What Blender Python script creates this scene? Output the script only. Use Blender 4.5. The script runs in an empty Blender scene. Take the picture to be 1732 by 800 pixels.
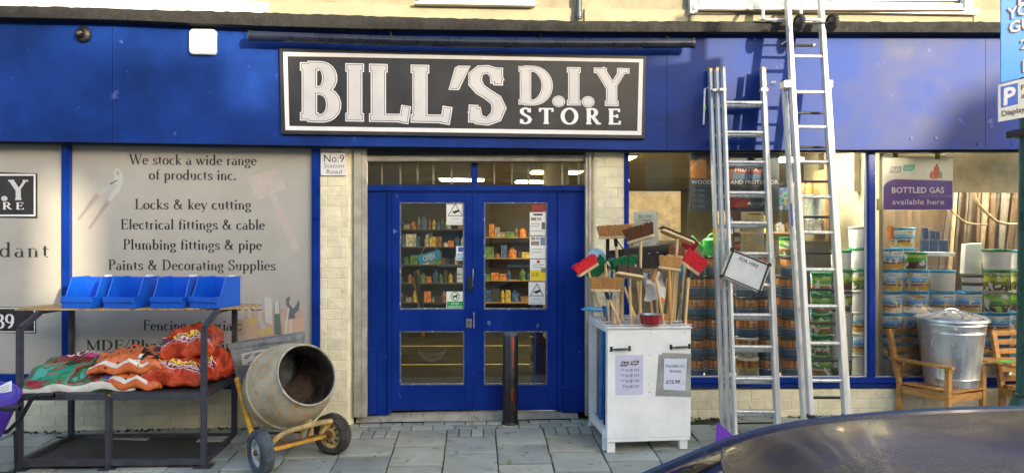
import bpy, bmesh, math, random
from mathutils import Vector, Matrix
R = random.Random(7)
sc = bpy.context.scene
# ---------------------------------------------------------------- camera
PW, PH, FPX = 1732, 800, 1300
CAM = Vector((0, -7.4, 1.79))
ROT = Matrix.Rotation(math.radians(-2.6), 3, 'Z') @ Matrix.Rotation(math.radians(90), 3, 'X') @ Matrix.Rotation(0.003, 3, 'Z')
cd = bpy.data.cameras.new('camera'); cam = bpy.data.objects.new('camera', cd); sc.collection.objects.link(cam)
cam.matrix_world = Matrix.Translation(CAM) @ ROT.to_4x4()
cd.sensor_width = 36; cd.lens = FPX / PW * 36; cd.clip_start = 0.05; cd.clip_end = 600
sc.camera = cam
# ---------------------------------------------------------------- light
SUN_AZ, SUN_EL = 35.0, 11.0          # sun stands behind the camera, to its right, low over the roofs opposite
w = bpy.data.worlds.new('World'); sc.world = w; w.use_nodes = True
nt = w.node_tree; bg = nt.nodes['Background']; sky = nt.nodes.new('ShaderNodeTexSky')
sky.sky_type = 'NISHITA'; sky.sun_disc = False; sky.sun_elevation = math.radians(SUN_EL)
sky.sun_rotation = math.radians(180 - SUN_AZ); sky.air_density = 1.0; sky.dust_density = 2.5
nt.links.new(sky.outputs[0], bg.inputs[0]); bg.inputs[1].default_value = 0.15
sd = bpy.data.lights.new('sun', 'SUN'); sd.energy = 2.0; sd.angle = math.radians(1.0); sd.color = (1, .84, .58)
sun = bpy.data.objects.new('sun', sd); sc.collection.objects.link(sun)
tosun = Vector((math.sin(math.radians(SUN_AZ)), -math.cos(math.radians(SUN_AZ)), math.tan(math.radians(SUN_EL)))).normalized()
sun.rotation_euler = tosun.to_track_quat('Z', 'Y').to_euler(); sun.location = (8, -12, 9)
sc.view_settings.view_transform = 'Standard'; sc.view_settings.look = 'None'
sc.view_settings.exposure = 2.12
sc.view_settings.use_white_balance = True; sc.view_settings.white_balance_temperature = 6600; sc.view_settings.white_balance_tint = 10; sc.view_settings.gamma = 1
# ---------------------------------------------------------------- helpers
COL = sc.collection
def at(u, v, Y):
    d = ROT @ Vector(((u - 866) / FPX, (400 - v) / FPX, -1)); return CAM + d * ((Y - CAM.y) / d.y)
def s2l(c):
    return tuple((x / 255 / 12.92) if x <= 10 else ((x / 255 + .055) / 1.055) ** 2.4 for x in c)
class G:
    def __init__(s): s.v = []; s.f = []
    def add(s, vs, fs):
        n = len(s.v); s.v += [tuple(p) for p in vs]; s.f += [tuple(i + n for i in f) for f in fs]; return s
    def merge(s, o): return s.add(o.v, o.f)
    def box(s, x0, x1, y0, y1, z0, z1, M=None):
        vs = [Vector((x, y, z)) for x in (x0, x1) for y in (y0, y1) for z in (z0, z1)]
        if M is not None: vs = [M @ p for p in vs]
        return s.add(vs, [(0, 1, 3, 2), (4, 6, 7, 5), (0, 4, 5, 1), (2, 3, 7, 6), (0, 2, 6, 4), (1, 5, 7, 3)])
    def prism(s, pts, off):
        # pts: 3D loop, counter-clockwise seen from the front; off: vector to the back
        n = len(pts); off = Vector(off); a = [Vector(p) for p in pts]; b = [p + off for p in a]
        fs = [tuple(range(n)), tuple(range(2 * n - 1, n - 1, -1))] + [(i, i + n, (i + 1) % n + n, (i + 1) % n) for i in range(n)]
        return s.add(a + b, fs)
    def tube(s, pts, r, n=8, caps=True, flat=1.0):
        pts = [Vector(p) for p in pts]; rr = r if isinstance(r, (list, tuple)) else [r] * len(pts)
        rings = []; up = None
        for i, p in enumerate(pts):
            t = (pts[min(i + 1, len(pts) - 1)] - pts[max(i - 1, 0)])
            t = t.normalized() if t.length > 1e-9 else Vector((0, 0, 1))
            if up is None: up = t.orthogonal().normalized()
            a = (up - t * up.dot(t)); a = a.normalized() if a.length > 1e-6 else t.orthogonal().normalized(); up = a; b = t.cross(a)
            rings.append([p + a * (rr[i] * math.cos(2 * math.pi * k / n)) + b * (rr[i] * flat * math.sin(2 * math.pi * k / n)) for k in range(n)])
        vs = [q for g in rings for q in g]; fs = []
        for i in range(len(rings) - 1):
            for k in range(n): fs.append((i * n + k, i * n + (k + 1) % n, (i + 1) * n + (k + 1) % n, (i + 1) * n + k))
        if caps: fs.append(tuple(range(n - 1, -1, -1))); fs.append(tuple((len(rings) - 1) * n + k for k in range(n)))
        return s.add(vs, fs)
    def bar(s, p0, p1, w, h, up=(0, 0, 1)):
        # square bar from p0 to p1, w across, h along up
        p0 = Vector(p0); p1 = Vector(p1); t = (p1 - p0).normalized(); u = Vector(up); u = (u - t * u.dot(t))
        u = u.normalized() if u.length > 1e-5 else t.orthogonal().normalized()
        a = t.cross(u)
        vs = [p + a * (i * w / 2) + u * (j * h / 2) for p in (p0, p1) for i, j in ((-1, -1), (1, -1), (1, 1), (-1, 1))]
        return s.add(vs, [(0, 3, 2, 1), (4, 5, 6, 7), (0, 1, 5, 4), (1, 2, 6, 5), (2, 3, 7, 6), (3, 0, 4, 7)])
    def lathe(s, prof, M=None, n=24, caps=False):
        vs = []; fs = []
        for r, z in prof:
            for k in range(n):
                a = 2 * math.pi * k / n; p = Vector((r * math.cos(a), r * math.sin(a), z)); vs.append(M @ p if M is not None else p)
        for i in range(len(prof) - 1):
            for k in range(n): fs.append((i * n + k, i * n + (k + 1) % n, (i + 1) * n + (k + 1) % n, (i + 1) * n + k))
        if caps: fs.append(tuple(range(n - 1, -1, -1))); fs.append(tuple((len(prof) - 1) * n + k for k in range(n)))
        return s.add(vs, fs)
    def grid(s, nx, ny, fn):
        vs = [fn(i / nx, j / ny) for j in range(ny + 1) for i in range(nx + 1)]
        return s.add(vs, [(j * (nx + 1) + i, j * (nx + 1) + i + 1, (j + 1) * (nx + 1) + i + 1, (j + 1) * (nx + 1) + i) for j in range(ny) for i in range(nx)])
def org(o):
    p = Vector((0, 0, 0))
    while o is not None: p = p + o.location; o = o.parent
    return p
def mesh(name, g, m, smooth=False, bevel=0, fixn=False, off=None):
    me = bpy.data.meshes.new(name)
    vs = g.v if off is None else [(a - off.x, b - off.y, c - off.z) for a, b, c in g.v]
    me.from_pydata(vs, [], g.f); me.validate()
    if bevel or fixn:
        b = bmesh.new(); b.from_mesh(me)
        bmesh.ops.recalc_face_normals(b, faces=b.faces)
        if bevel: bmesh.ops.bevel(b, geom=b.edges[:], offset=bevel, segments=1 if bevel < .004 else 2, affect='EDGES', clamp_overlap=True)
        b.to_mesh(me); b.free()
    if smooth:
        me.polygons.foreach_set('use_smooth', [True] * len(me.polygons))
        me.set_sharp_from_angle(angle=math.radians(smooth if smooth is not True else 40))
    if m is not None: me.materials.append(m)
    return me
def obj(name, g, m, parent=None, smooth=False, bevel=0, fixn=False, local=False, loc=None, kind=None, label=None):
    o = bpy.data.objects.new(name, None if g is None else (g if isinstance(g, bpy.types.Mesh) else
        mesh(name, g, m, smooth, bevel, fixn, None if local else ((org(parent) if parent else Vector((0, 0, 0))) + (Vector(loc) if loc else Vector((0, 0, 0)))))))
    if loc: o.location = loc
    COL.objects.link(o); o.parent = parent
    if kind: o['kind'] = kind
    if label: o['label'] = label
    return o
def tag(o, label, cat, group=None):
    o['label'] = label; o['category'] = cat
    if group: o['group'] = group
    return o
def thing(name, label, cat, loc=(0, 0, 0), group=None, rz=0):
    o = bpy.data.objects.new(name, None); o.location = loc; o.rotation_euler = (0, 0, rz); COL.objects.link(o); o.empty_display_size = .1
    return tag(o, label, cat, group)
def single(name, g, m, label, cat, group=None, base=None, **k):
    # thing that is one mesh; origin at base
    loc = base if base is not None else tuple(sum(p[i] for p in g.v) / len(g.v) for i in range(3))
    return tag(obj(name, g, m, None, loc=tuple(loc), **k), label, cat, group)
def copy_tree(o, parent=None):
    c = o.copy(); COL.objects.link(c); c.parent = parent
    for ch in list(o.children): copy_tree(ch, c)
    return c
# ---------------------------------------------------------------- materials
def mat(name, col, rough=.6, metal=0, var=.12, scale=6, bump=0, bscale=60, coat=0, col2=None, spec=None, stretch=None, rvar=.1, emit=None, estr=0, scr=None, orand=0):
    m = bpy.data.materials.new(name); m.use_nodes = True; n = m.node_tree.nodes; l = m.node_tree.links; b = n['Principled BSDF']
    tc = n.new('ShaderNodeTexCoord'); mp = n.new('ShaderNodeMapping'); l.new(tc.outputs['Object'], mp.inputs[0])
    if stretch: mp.inputs['Scale'].default_value = stretch
    nz = n.new('ShaderNodeTexNoise'); nz.inputs['Scale'].default_value = scale; nz.inputs['Detail'].default_value = 6; nz.inputs['Roughness'].default_value = .65
    l.new(mp.outputs[0], nz.inputs[0])
    oi = n.new('ShaderNodeObjectInfo')
    cr = n.new('ShaderNodeValToRGB'); l.new(nz.outputs[0], cr.inputs[0])
    c2 = col2 or tuple(min(1, x * (1 + var * 1.6) + .003) for x in col); c1 = tuple(x * (1 - var * 1.4) for x in col)
    cr.color_ramp.elements[0].position = .36; cr.color_ramp.elements[0].color = (*(c1 if not col2 else col), 1)
    cr.color_ramp.elements[1].position = .66; cr.color_ramp.elements[1].color = (*c2, 1)
    out = cr.outputs[0]
    if scr:   # scratches / chips: (colour, amount)
        n2 = n.new('ShaderNodeTexNoise'); n2.inputs['Scale'].default_value = scale * 5; n2.inputs['Detail'].default_value = 8; l.new(mp.outputs[0], n2.inputs[0])
        r2 = n.new('ShaderNodeValToRGB'); l.new(n2.outputs[0], r2.inputs[0]); r2.color_ramp.elements[0].position = 1 - scr[1]; r2.color_ramp.elements[1].position = min(1, 1.03 - scr[1])
        mx = n.new('ShaderNodeMixRGB'); l.new(r2.outputs[0], mx.inputs[0]); l.new(out, mx.inputs[1]); mx.inputs[2].default_value = (*scr[0], 1); out = mx.outputs[0]
    if orand:
        hv = n.new('ShaderNodeHueSaturation'); vm = n.new('ShaderNodeMapRange'); l.new(oi.outputs['Random'], vm.inputs[0]); vm.inputs[3].default_value = 1 - orand; vm.inputs[4].default_value = 1 + orand * .6
        l.new(vm.outputs[0], hv.inputs['Value']); l.new(out, hv.inputs['Color']); out = hv.outputs[0]
        va = n.new('ShaderNodeVectorMath'); va.operation = 'SCALE'; cb_ = n.new('ShaderNodeCombineXYZ'); l.new(oi.outputs['Random'], cb_.inputs[0]); l.new(oi.outputs['Random'], cb_.inputs[1]); l.new(cb_.outputs[0], va.inputs[0]); va.inputs['Scale'].default_value = 37
        ad = n.new('ShaderNodeVectorMath'); ad.operation = 'ADD'; l.new(tc.outputs['Object'], ad.inputs[0]); l.new(va.outputs[0], ad.inputs[1]); l.new(ad.outputs[0], mp.inputs[0])
    l.new(out, b.inputs['Base Color'])
    mr = n.new('ShaderNodeMapRange'); l.new(nz.outputs[0], mr.inputs[0]); mr.inputs[1].default_value = .3; mr.inputs[2].default_value = .7
    mr.inputs[3].default_value = max(.02, rough - rvar); mr.inputs[4].default_value = min(1, rough + rvar); l.new(mr.outputs[0], b.inputs['Roughness'])
    b.inputs['Metallic'].default_value = metal
    if coat: b.inputs['Coat Weight'].default_value = coat; b.inputs['Coat Roughness'].default_value = .06
    if spec is not None: b.inputs['Specular IOR Level'].default_value = spec
    if bump:
        nb = n.new('ShaderNodeTexNoise'); nb.inputs['Scale'].default_value = bscale; nb.inputs['Detail'].default_value = 5; l.new(mp.outputs[0], nb.inputs[0])
        bp = n.new('ShaderNodeBump'); bp.inputs['Strength'].default_value = 1; bp.inputs['Distance'].default_value = bump; l.new(nb.outputs[0], bp.inputs['Height']); l.new(bp.outputs[0], b.inputs['Normal'])
    if emit: b.inputs['Emission Color'].default_value = (*emit, 1); b.inputs['Emission Strength'].default_value = estr
    return m
def flatm(name, col, rough=.5): return mat(name, col, rough, var=.04, rvar=.04)
def glassm(name, tint=(.93, .95, .93), refl=1.0, grime=0.03):
    m = bpy.data.materials.new(name); m.use_nodes = True; n = m.node_tree.nodes; l = m.node_tree.links; n.remove(n['Principled BSDF'])
    out = n['Material Output']; tr = n.new('ShaderNodeBsdfTransparent'); tr.inputs[0].default_value = (*tint, 1)
    gl = n.new('ShaderNodeBsdfGlossy'); gl.inputs['Roughness'].default_value = .015
    fr = n.new('ShaderNodeFresnel'); fr.inputs[0].default_value = 1.5
    mu = n.new('ShaderNodeMath'); mu.operation = 'MULTIPLY'; mu.inputs[1].default_value = 1.8 * refl; l.new(fr.outputs[0], mu.inputs[0])
    mx = n.new('ShaderNodeMixShader'); l.new(mu.outputs[0], mx.inputs[0]); l.new(tr.outputs[0], mx.inputs[1]); l.new(gl.outputs[0], mx.inputs[2])
    df = n.new('ShaderNodeBsdfDiffuse'); df.inputs[0].default_value = (.6, .58, .5, 1)
    tc = n.new('ShaderNodeTexCoord'); nz = n.new('ShaderNodeTexNoise'); nz.inputs['Scale'].default_value = 3.5; nz.inputs['Detail'].default_value = 8; l.new(tc.outputs['Object'], nz.inputs[0])
    mr = n.new('ShaderNodeMapRange'); mr.inputs[1].default_value = .45; mr.inputs[2].default_value = .75; mr.inputs[3].default_value = grime * .3; mr.inputs[4].default_value = grime * 2; l.new(nz.outputs[0], mr.inputs[0])
    m2 = n.new('ShaderNodeMixShader'); l.new(mr.outputs[0], m2.inputs[0]); l.new(mx.outputs[0], m2.inputs[1]); l.new(df.outputs[0], m2.inputs[2]); l.new(m2.outputs[0], out.inputs[0])
    return m
# ---------------------------------------------------------------- serif lettering (drawn letters, cap height 1)
def A(cx, cy, rx, ry, a0, a1, n=11):
    return [(cx + rx * math.cos(math.radians(a0 + (a1 - a0) * i / n)), cy + ry * math.sin(math.radians(a0 + (a1 - a0) * i / n))) for i in range(n + 1)]
def c_(*p): return ('c', list(p))
def t_(*p): return ('t', list(p))
def s_(x0, x1, y): return ('s', [(x0, y), (x1, y)])
def st(x, y0=0, y1=1, k=3, e=.13):
    # stem with serifs: k bit 1 foot, bit 2 full head, bit 4 left flag head
    r = [c_((x, y0), (x, y1))]
    if k & 1: r.append(s_(x - e, x + e, y0))
    if k & 2: r.append(s_(x - e, x + e, y1))
    if k & 4: r.append(('t', [(x - e, y1 - .07), (x + .02, y1)]))
    return r
SC = [(.40, .47), (.35, .56), (.25, .585), (.14, .56), (.09, .46), (.14, .36), (.25, .3), (.36, .24), (.40, .15), (.35, .05), (.24, .01), (.12, .04), (.07, .14)]
GL = {
 ' ': (.3, []), '.': (.26, [('d', [(.12, .07)])]), ':': (.26, [('d', [(.12, .07)]), ('d', [(.12, .5)])]), '/': (.42, [t_((.0, -.12), (.4, 1.05))]),
 "'": (.25, [('q', [(.16, 1.0), (.04, .62)])]),
 'a': (.5, [c_((.38, .02), (.38, .42)), t_(*A(.23, .42, .15, .165, 0, 150)), s_(.36, .48, .02), c_(*A(.22, .17, .15, .165, 75, 320))]),
 'b': (.57, st(.12, 0.03, 1, 4) + [c_(*A(.29, .3, .2, .285, -150, 150))]),
 'c': (.48, [c_(*A(.27, .3, .21, .285, 48, 315))]),
 'd': (.6, [c_(*A(.27, .3, .2, .285, 35, 325))] + st(.46, 0, 1, 4) + [s_(.46, .56, .015)]),
 'e': (.5, [c_(*A(.26, .3, .2, .285, 8, 318)), t_((.08, .34), (.46, .34))]),
 'f': (.34, st(.16, 0, .82, 1, .11) + [t_(*A(.3, .82, .14, .165, 50, 180)), t_((.03, .57), (.34, .57))]),
 'g': (.5, [c_(*A(.23, .41, .165, .175, 0, 360, 14)), c_(*A(.24, -.13, .2, .14, 0, 360, 14)), t_((.14, .25), (.1, .14), (.16, .06), (.3, .02)), t_((.34, .53), (.48, .58))]),
 'i': (.28, st(.14, 0, .59, 5, .11) + [('d', [(.13, .84)])]),
 'k': (.55, st(.13, 0, 1, 5, .11) + [t_((.15, .24), (.42, .58)), c_((.22, .32), (.47, .02)), s_(.33, .52, .585), s_(.4, .56, .01)]),
 'l': (.28, st(.14, 0, 1, 5, .11)),
 'm': (.88, st(.13, 0, .59, 5, .1) + st(.43, 0, .42, 1, .1) + st(.74, 0, .42, 1, .1) + [t_(*A(.28, .42, .15, .165, 0, 150)), t_(*A(.59, .42, .15, .165, 0, 150))]),
 'n': (.58, st(.13, 0, .59, 5, .1) + st(.44, 0, .42, 1, .1) + [t_(*A(.285, .42, .155, .165, 0, 150))]),
 'o': (.55, [c_(*A(.27, .3, .21, .285, 0, 360, 18))]),
 'p': (.58, st(.13, -.3, .59, 5, .1) + [c_(*A(.3, .3, .2, .285, -150, 150))]),
 'r': (.4, st(.13, 0, .59, 5, .11) + [c_(*A(.28, .43, .13, .15, 55, 150))]),
 's': (.44, [c_(*SC)]),
 't': (.35, [c_((.15, .12), (.15, .76)), t_(*A(.26, .13, .11, .12, 180, 300)), t_((.02, .57), (.33, .57))]),
 'u': (.58, [c_((.13, .2), (.13, .59)), t_((.02, .56), (.13, .59)), t_(*A(.285, .18, .155, .165, 180, 340)), c_((.44, 0.02), (.44, .59)), t_((.33, .56), (.44, .59)), s_(.44, .53, .015)]),
 'v': (.52, [c_((.06, .58), (.27, .02)), t_((.27, .02), (.46, .58)), s_(-.03, .15, .585), s_(.38, .54, .585)]),
 'w': (.8, [c_((.06, .58), (.24, .02)), t_((.24, .02), (.4, .56)), c_((.38, .58), (.56, .02)), t_((.56, .02), (.73, .58)), s_(-.03, .15, .585), s_(.65, .81, .585), s_(.3, .46, .585)]),
 'y': (.52, [c_((.06, .58), (.27, .02)), t_((.46, .58), (.27, .02), (.18, -.2), (.05, -.28)), s_(-.03, .15, .585), s_(.38, .54, .585)]),
 'h': (.58, st(.13, 0, 1, 5, .1) + st(.44, 0, .42, 1, .1) + [t_(*A(.285, .42, .155, .165, 0, 150))]),
 'W': (1.1, [c_((.08, .98), (.34, .02)), t_((.34, .02), (.56, .9)), c_((.52, .98), (.78, .02)), t_((.78, .02), (1.0, .98)), s_(-.03, .2, .98), s_(.42, .62, .98), s_(.9, 1.1, .98)]),
 'L': (.68, st(.17) + [s_(.17, .64, .0), ('x', [(.62, -.02), (.66, .24)])]),
 'E': (.68, st(.17) + [s_(.17, .58, 1), s_(.17, .62, 0), s_(.17, .48, .53), ('x', [(.58, 1.0), (.58, .8)]), ('x', [(.61, 0), (.63, .22)]), ('x', [(.48, .43), (.48, .63)])]),
 'F': (.62, st(.17) + [s_(.17, .58, 1), s_(.17, .48, .53), ('x', [(.58, 1.0), (.58, .8)]), ('x', [(.48, .43), (.48, .63)])]),
 'P': (.64, st(.17) + [c_((.17, .985), (.3, .985), *A(.34, .74, .22, .245, 90, -90), (.17, .49))]),
 'B': (.72, st(.17) + [c_((.17, .985), (.28, .985), *A(.33, .755, .2, .23, 88, -90), (.2, .525)), c_((.3, .525), *A(.36, .265, .24, .255, 88, -90), (.17, .015))]),
 'D': (.82, st(.17) + [c_((.17, .985), (.26, .985), *A(.3, .5, .4, .485, 90, -90, 16), (.17, .015))]),
 'R': (.76, st(.17) + [c_((.17, .985), (.3, .985), *A(.34, .75, .21, .235, 90, -90), (.17, .51)), c_((.36, .5), (.66, .03)), s_(.6, .8, .0)]),
 'S': (.6, [c_((.5, .78), (.46, .92), (.33, .98), (.2, .96), (.11, .86), (.11, .72), (.2, .6), (.34, .51), (.48, .41), (.54, .27), (.48, .1), (.33, .015), (.17, .04), (.1, .2)), ('x', [(.52, .72), (.52, .98)]), ('x', [(.07, .02), (.08, .28)])]),
 'M': (1.0, [('x', [(.16, 0), (.16, 1)]), c_((.16, .98), (.5, .05)), t_((.5, .05), (.84, .98)), c_((.86, 0), (.86, 1)), s_(.04, .28, 0), s_(.72, .98, 0), s_(.04, .2, 1), s_(.84, .98, 1)]),
 'I': (.38, st(.19)), 'T': (.74, st(.37, 0, 1, 1) + [s_(.05, .69, 1), ('x', [(.05, 1), (.04, .78)]), ('x', [(.69, 1), (.7, .78)])]),
 'O': (.86, [c_(*A(.43, .5, .36, .49, 0, 360, 22))]),
 'Y': (.8, st(.4, 0, .5, 1) + [c_((.12, .98), (.4, .46)), ('x', [(.42, .5), (.68, .98)]), s_(.0, .24, 1), s_(.57, .8, 1)]),
 'C': (.76, [c_(*A(.42, .5, .34, .49, 40, 320, 16)), ('x', [(.69, .7), (.69, .97)])]),
 '&': (.86, [c_((.7, .06), (.24, .66), (.22, .82), (.32, .95), (.43, .9), (.46, .78), (.38, .64), (.16, .42), (.1, .22), (.2, .05), (.38, .01), (.56, .14), (.68, .46)), s_(.58, .8, .48), s_(.62, .84, .015)]),
 '8': (.6, [c_(*A(.29, .74, .17, .225, 0, 360, 14)), c_(*A(.29, .26, .22, .245, 0, 360, 14))]),
 '9': (.6, [c_(*A(.28, .68, .2, .29, 0, 360, 14)), c_((.48, .68), (.47, .4), (.38, .16), (.2, .02))]),
}
def glyph_geo(text, T=.13, t=.04, grow=0, track=0):
    """list of (polygon, order) in letter space"""
    x = 0; polys = []
    for ch in text:
        adv, strokes = GL.get(ch, GL['o'])
        for kind, pts in strokes:
            P = [Vector((px + x, py)) for px, py in pts]
            if kind in 'dq':
                if kind == 'd':
                    r = T * .62 + grow; polys.append([P[0] + Vector((r * math.cos(k * .5236), r * math.sin(k * .5236))) for k in range(12)])
                else:
                    a, b = P; g = grow; polys.append([a + Vector((-T * .35 - g, 0)), b + Vector((-T * .32 - g, -g)), b + Vector((T * .25 + g, -.0 - g)), a + Vector((T * .7 + g, g)), a + Vector((-T * .1 - g * .5, g))][::-1])
                continue
            if kind == 's':
                (x0, y0), (x1, _) = P[0], P[1]
                yy0 = y0 - t * .5 - grow; yy1 = y0 + t * .5 + grow
                if y0 < .02 and y0 > -.1: yy0 = -grow; yy1 = t + grow
                if abs(y0 - 1) < .03: yy1 = 1 + grow; yy0 = 1 - t - grow
                polys.append([Vector((x0 - grow, yy0)), Vector((x1 + grow, yy0)), Vector((x1 + grow, yy1)), Vector((x0 - grow, yy1))]); continue
            n = len(P)
            closed = n > 6 and (P[0] - P[-1]).length < 1e-4
            L = []; Rr = []
            for i, p in enumerate(P):
                a = P[i - 1] if i > 0 else (P[-2] if closed else P[0]); b = P[i + 1] if i < n - 1 else (P[1] if closed else P[-1])
                d = (b - a).normalized()
                w = math.sqrt((T * d.y) ** 2 + (t * d.x) ** 2) if kind == 'c' else (t * 1.05 if kind == 't' else t * 1.25)
                if kind == 'x' and abs(d.x) < .2 and len(P) == 2 and (P[1] - P[0]).length > .5: w = T * .45
                q = p
                if not closed and i == 0: q = p - d * grow
                if not closed and i == n - 1: q = p + d * grow
                nn = Vector((-d.y, d.x)); L.append(q + nn * (w / 2 + grow)); Rr.append(q - nn * (w / 2 + grow))
            for i in range(n - 1): polys.append([Rr[i], Rr[i + 1], L[i + 1], L[i]])
        x += adv + track
    return polys, x - track
def place_polys(polys, W_, o, ex, ey, nrm, step=.00012, thick=0):
    g = G(); k = 0
    for P in polys:
        o2 = o + nrm * (step * (k % 9)); k += 1
        pts = [o2 + ex * (p.x) + ey * p.y for p in P]
        ar = sum((P[i].x * P[(i + 1) % len(P)].y - P[(i + 1) % len(P)].x * P[i].y) for i in range(len(P)))
        if ar < 0: pts = pts[::-1]
        if thick: g.prism(pts, -nrm * thick)
        else: g.add(pts, [tuple(range(len(pts)))])
    return g
def serif_px(name, text, u0, v0, u1, v1, cap, Y, m, parent=None, T=.13, t=.045, grow=0, track=.02, thick=0, lift=0, **k):
    polys, wd = glyph_geo(text, T, t, grow, track)
    a = at(u0, v0, Y); b = at(u1, v1, Y); up = at(u0, v0 - cap, Y) - a
    g = place_polys(polys, wd, a + Vector((0, -lift, 0)), (b - a) / wd, up, Vector((0, -1, 0)), thick=thick)
    return obj(name, g, m, parent, **k)
def serif_letters(name, text, u0, v0, u1, v1, cap, Y, m, parent, T, t, grow, track, lift):
    # one object per letter
    _, wd = glyph_geo(text, T, t, grow, track); a = at(u0, v0, Y); b = at(u1, v1, Y); up = at(u0, v0 - cap, Y) - a; ex = (b - a) / wd; x = 0
    for ch in text:
        polys, _w = glyph_geo(ch, T, t, grow, track)
        if polys: obj(name, place_polys(polys, wd, a + ex * x + Vector((0, -lift, 0)), ex, up, Vector((0, -1, 0))), m, parent)
        x += GL.get(ch, GL['o'])[0] + track
# ---------------------------------------------------------------- plain lettering from the built-in font
_tc = {}
def text_mesh(s, res=2):
    if s not in _tc:
        cu = bpy.data.curves.new('tmp', 'FONT'); cu.body = s; cu.size = 1; cu.resolution_u = res; cu.fill_mode = 'FRONT'
        o = bpy.data.objects.new('tmp', cu); COL.objects.link(o)
        me = bpy.data.meshes.new_from_object(o.evaluated_get(bpy.context.evaluated_depsgraph_get()))
        v = [p.co.copy() for p in me.vertices]; f = [tuple(p.vertices) for p in me.polygons]
        bpy.data.objects.remove(o); bpy.data.curves.remove(cu); bpy.data.meshes.remove(me)
        x0 = min(p.x for p in v); x1 = max(p.x for p in v)
        _tc[s] = ([Vector(((p.x - x0), p.y)) for p in v], f, x1 - x0)
    return _tc[s]
def text_geo(s, o, ex, ey, cap=1.0):
    """text whose full width is vector ex and whose cap height is vector ey"""
    v, f, wd = text_mesh(s); g = G()
    ch = .72
    g.add([o + ex * (p.x / wd) + ey * (p.y / ch) for p in v], f)
    n = ex.cross(ey)
    return g
def text_bold(s, o, ex, ey, nrm, b=.02):
    g = G()
    for k, (dx, dy) in enumerate(((0, 0), (b, 0), (-b, 0), (0, b), (0, -b), (b * .7, b * .7), (-b * .7, -b * .7), (b * .7, -b * .7), (-b * .7, b * .7))):
        g.merge(text_geo(s, o + ey * (dy * 1.4) + ey.length * dx * 1.4 * ex.normalized() + nrm * (.00012 * k), ex, ey))
    return g
def text_px(name, s, u0, v0, u1, v1, cap, Y, m, parent=None, bold=0, lift=0, **k):
    a = at(u0, v0, Y) + Vector((0, -lift, 0)); b = at(u1, v1, Y) + Vector((0, -lift, 0)); up = at(u0, v0 - cap, Y) - at(u0, v0, Y)
    g = text_bold(s, a, b - a, up, Vector((0, -1, 0)), bold) if bold else text_geo(s, a, b - a, up)
    return obj(name, g, m, parent, **k)
def quad_px(pts, Yf, Yb):
    """pixel polygon (clockwise in the picture from top left) at depth Yf, extruded back to Yb"""
    P = [at(u, v, Yf) for u, v in pts]
    return G().prism(P[::-1], (0, Yb - Yf, 0))
def rect_px(u0, v0, u1, v1, Yf, Yb): return quad_px([(u0, v0), (u1, v0), (u1, v1), (u0, v1)], Yf, Yb)
def lerp_tab(tab, u):
    if u <= tab[0][0]: (a, b), (c, d) = tab[0], tab[1]; return b + (d - b) * (u - a) / (c - a)
    for (a, b), (c, d) in zip(tab, tab[1:]):
        if u <= c: return b + (d - b) * (u - a) / (c - a)
    (a, b), (c, d) = tab[-2], tab[-1]; return d
def strip_px(us, top, bot, Yf, Yb):
    ft = (lambda u: lerp_tab(top, u)) if isinstance(top, list) else (lambda u: top)
    fb = (lambda u: lerp_tab(bot, u)) if isinstance(bot, list) else (lambda u: bot)
    g = G()
    return g.prism([at(u, fb(u), Yf) for u in us] + [at(u, ft(u), Yf) for u in us[::-1]], (0, Yb - Yf, 0))
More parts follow.
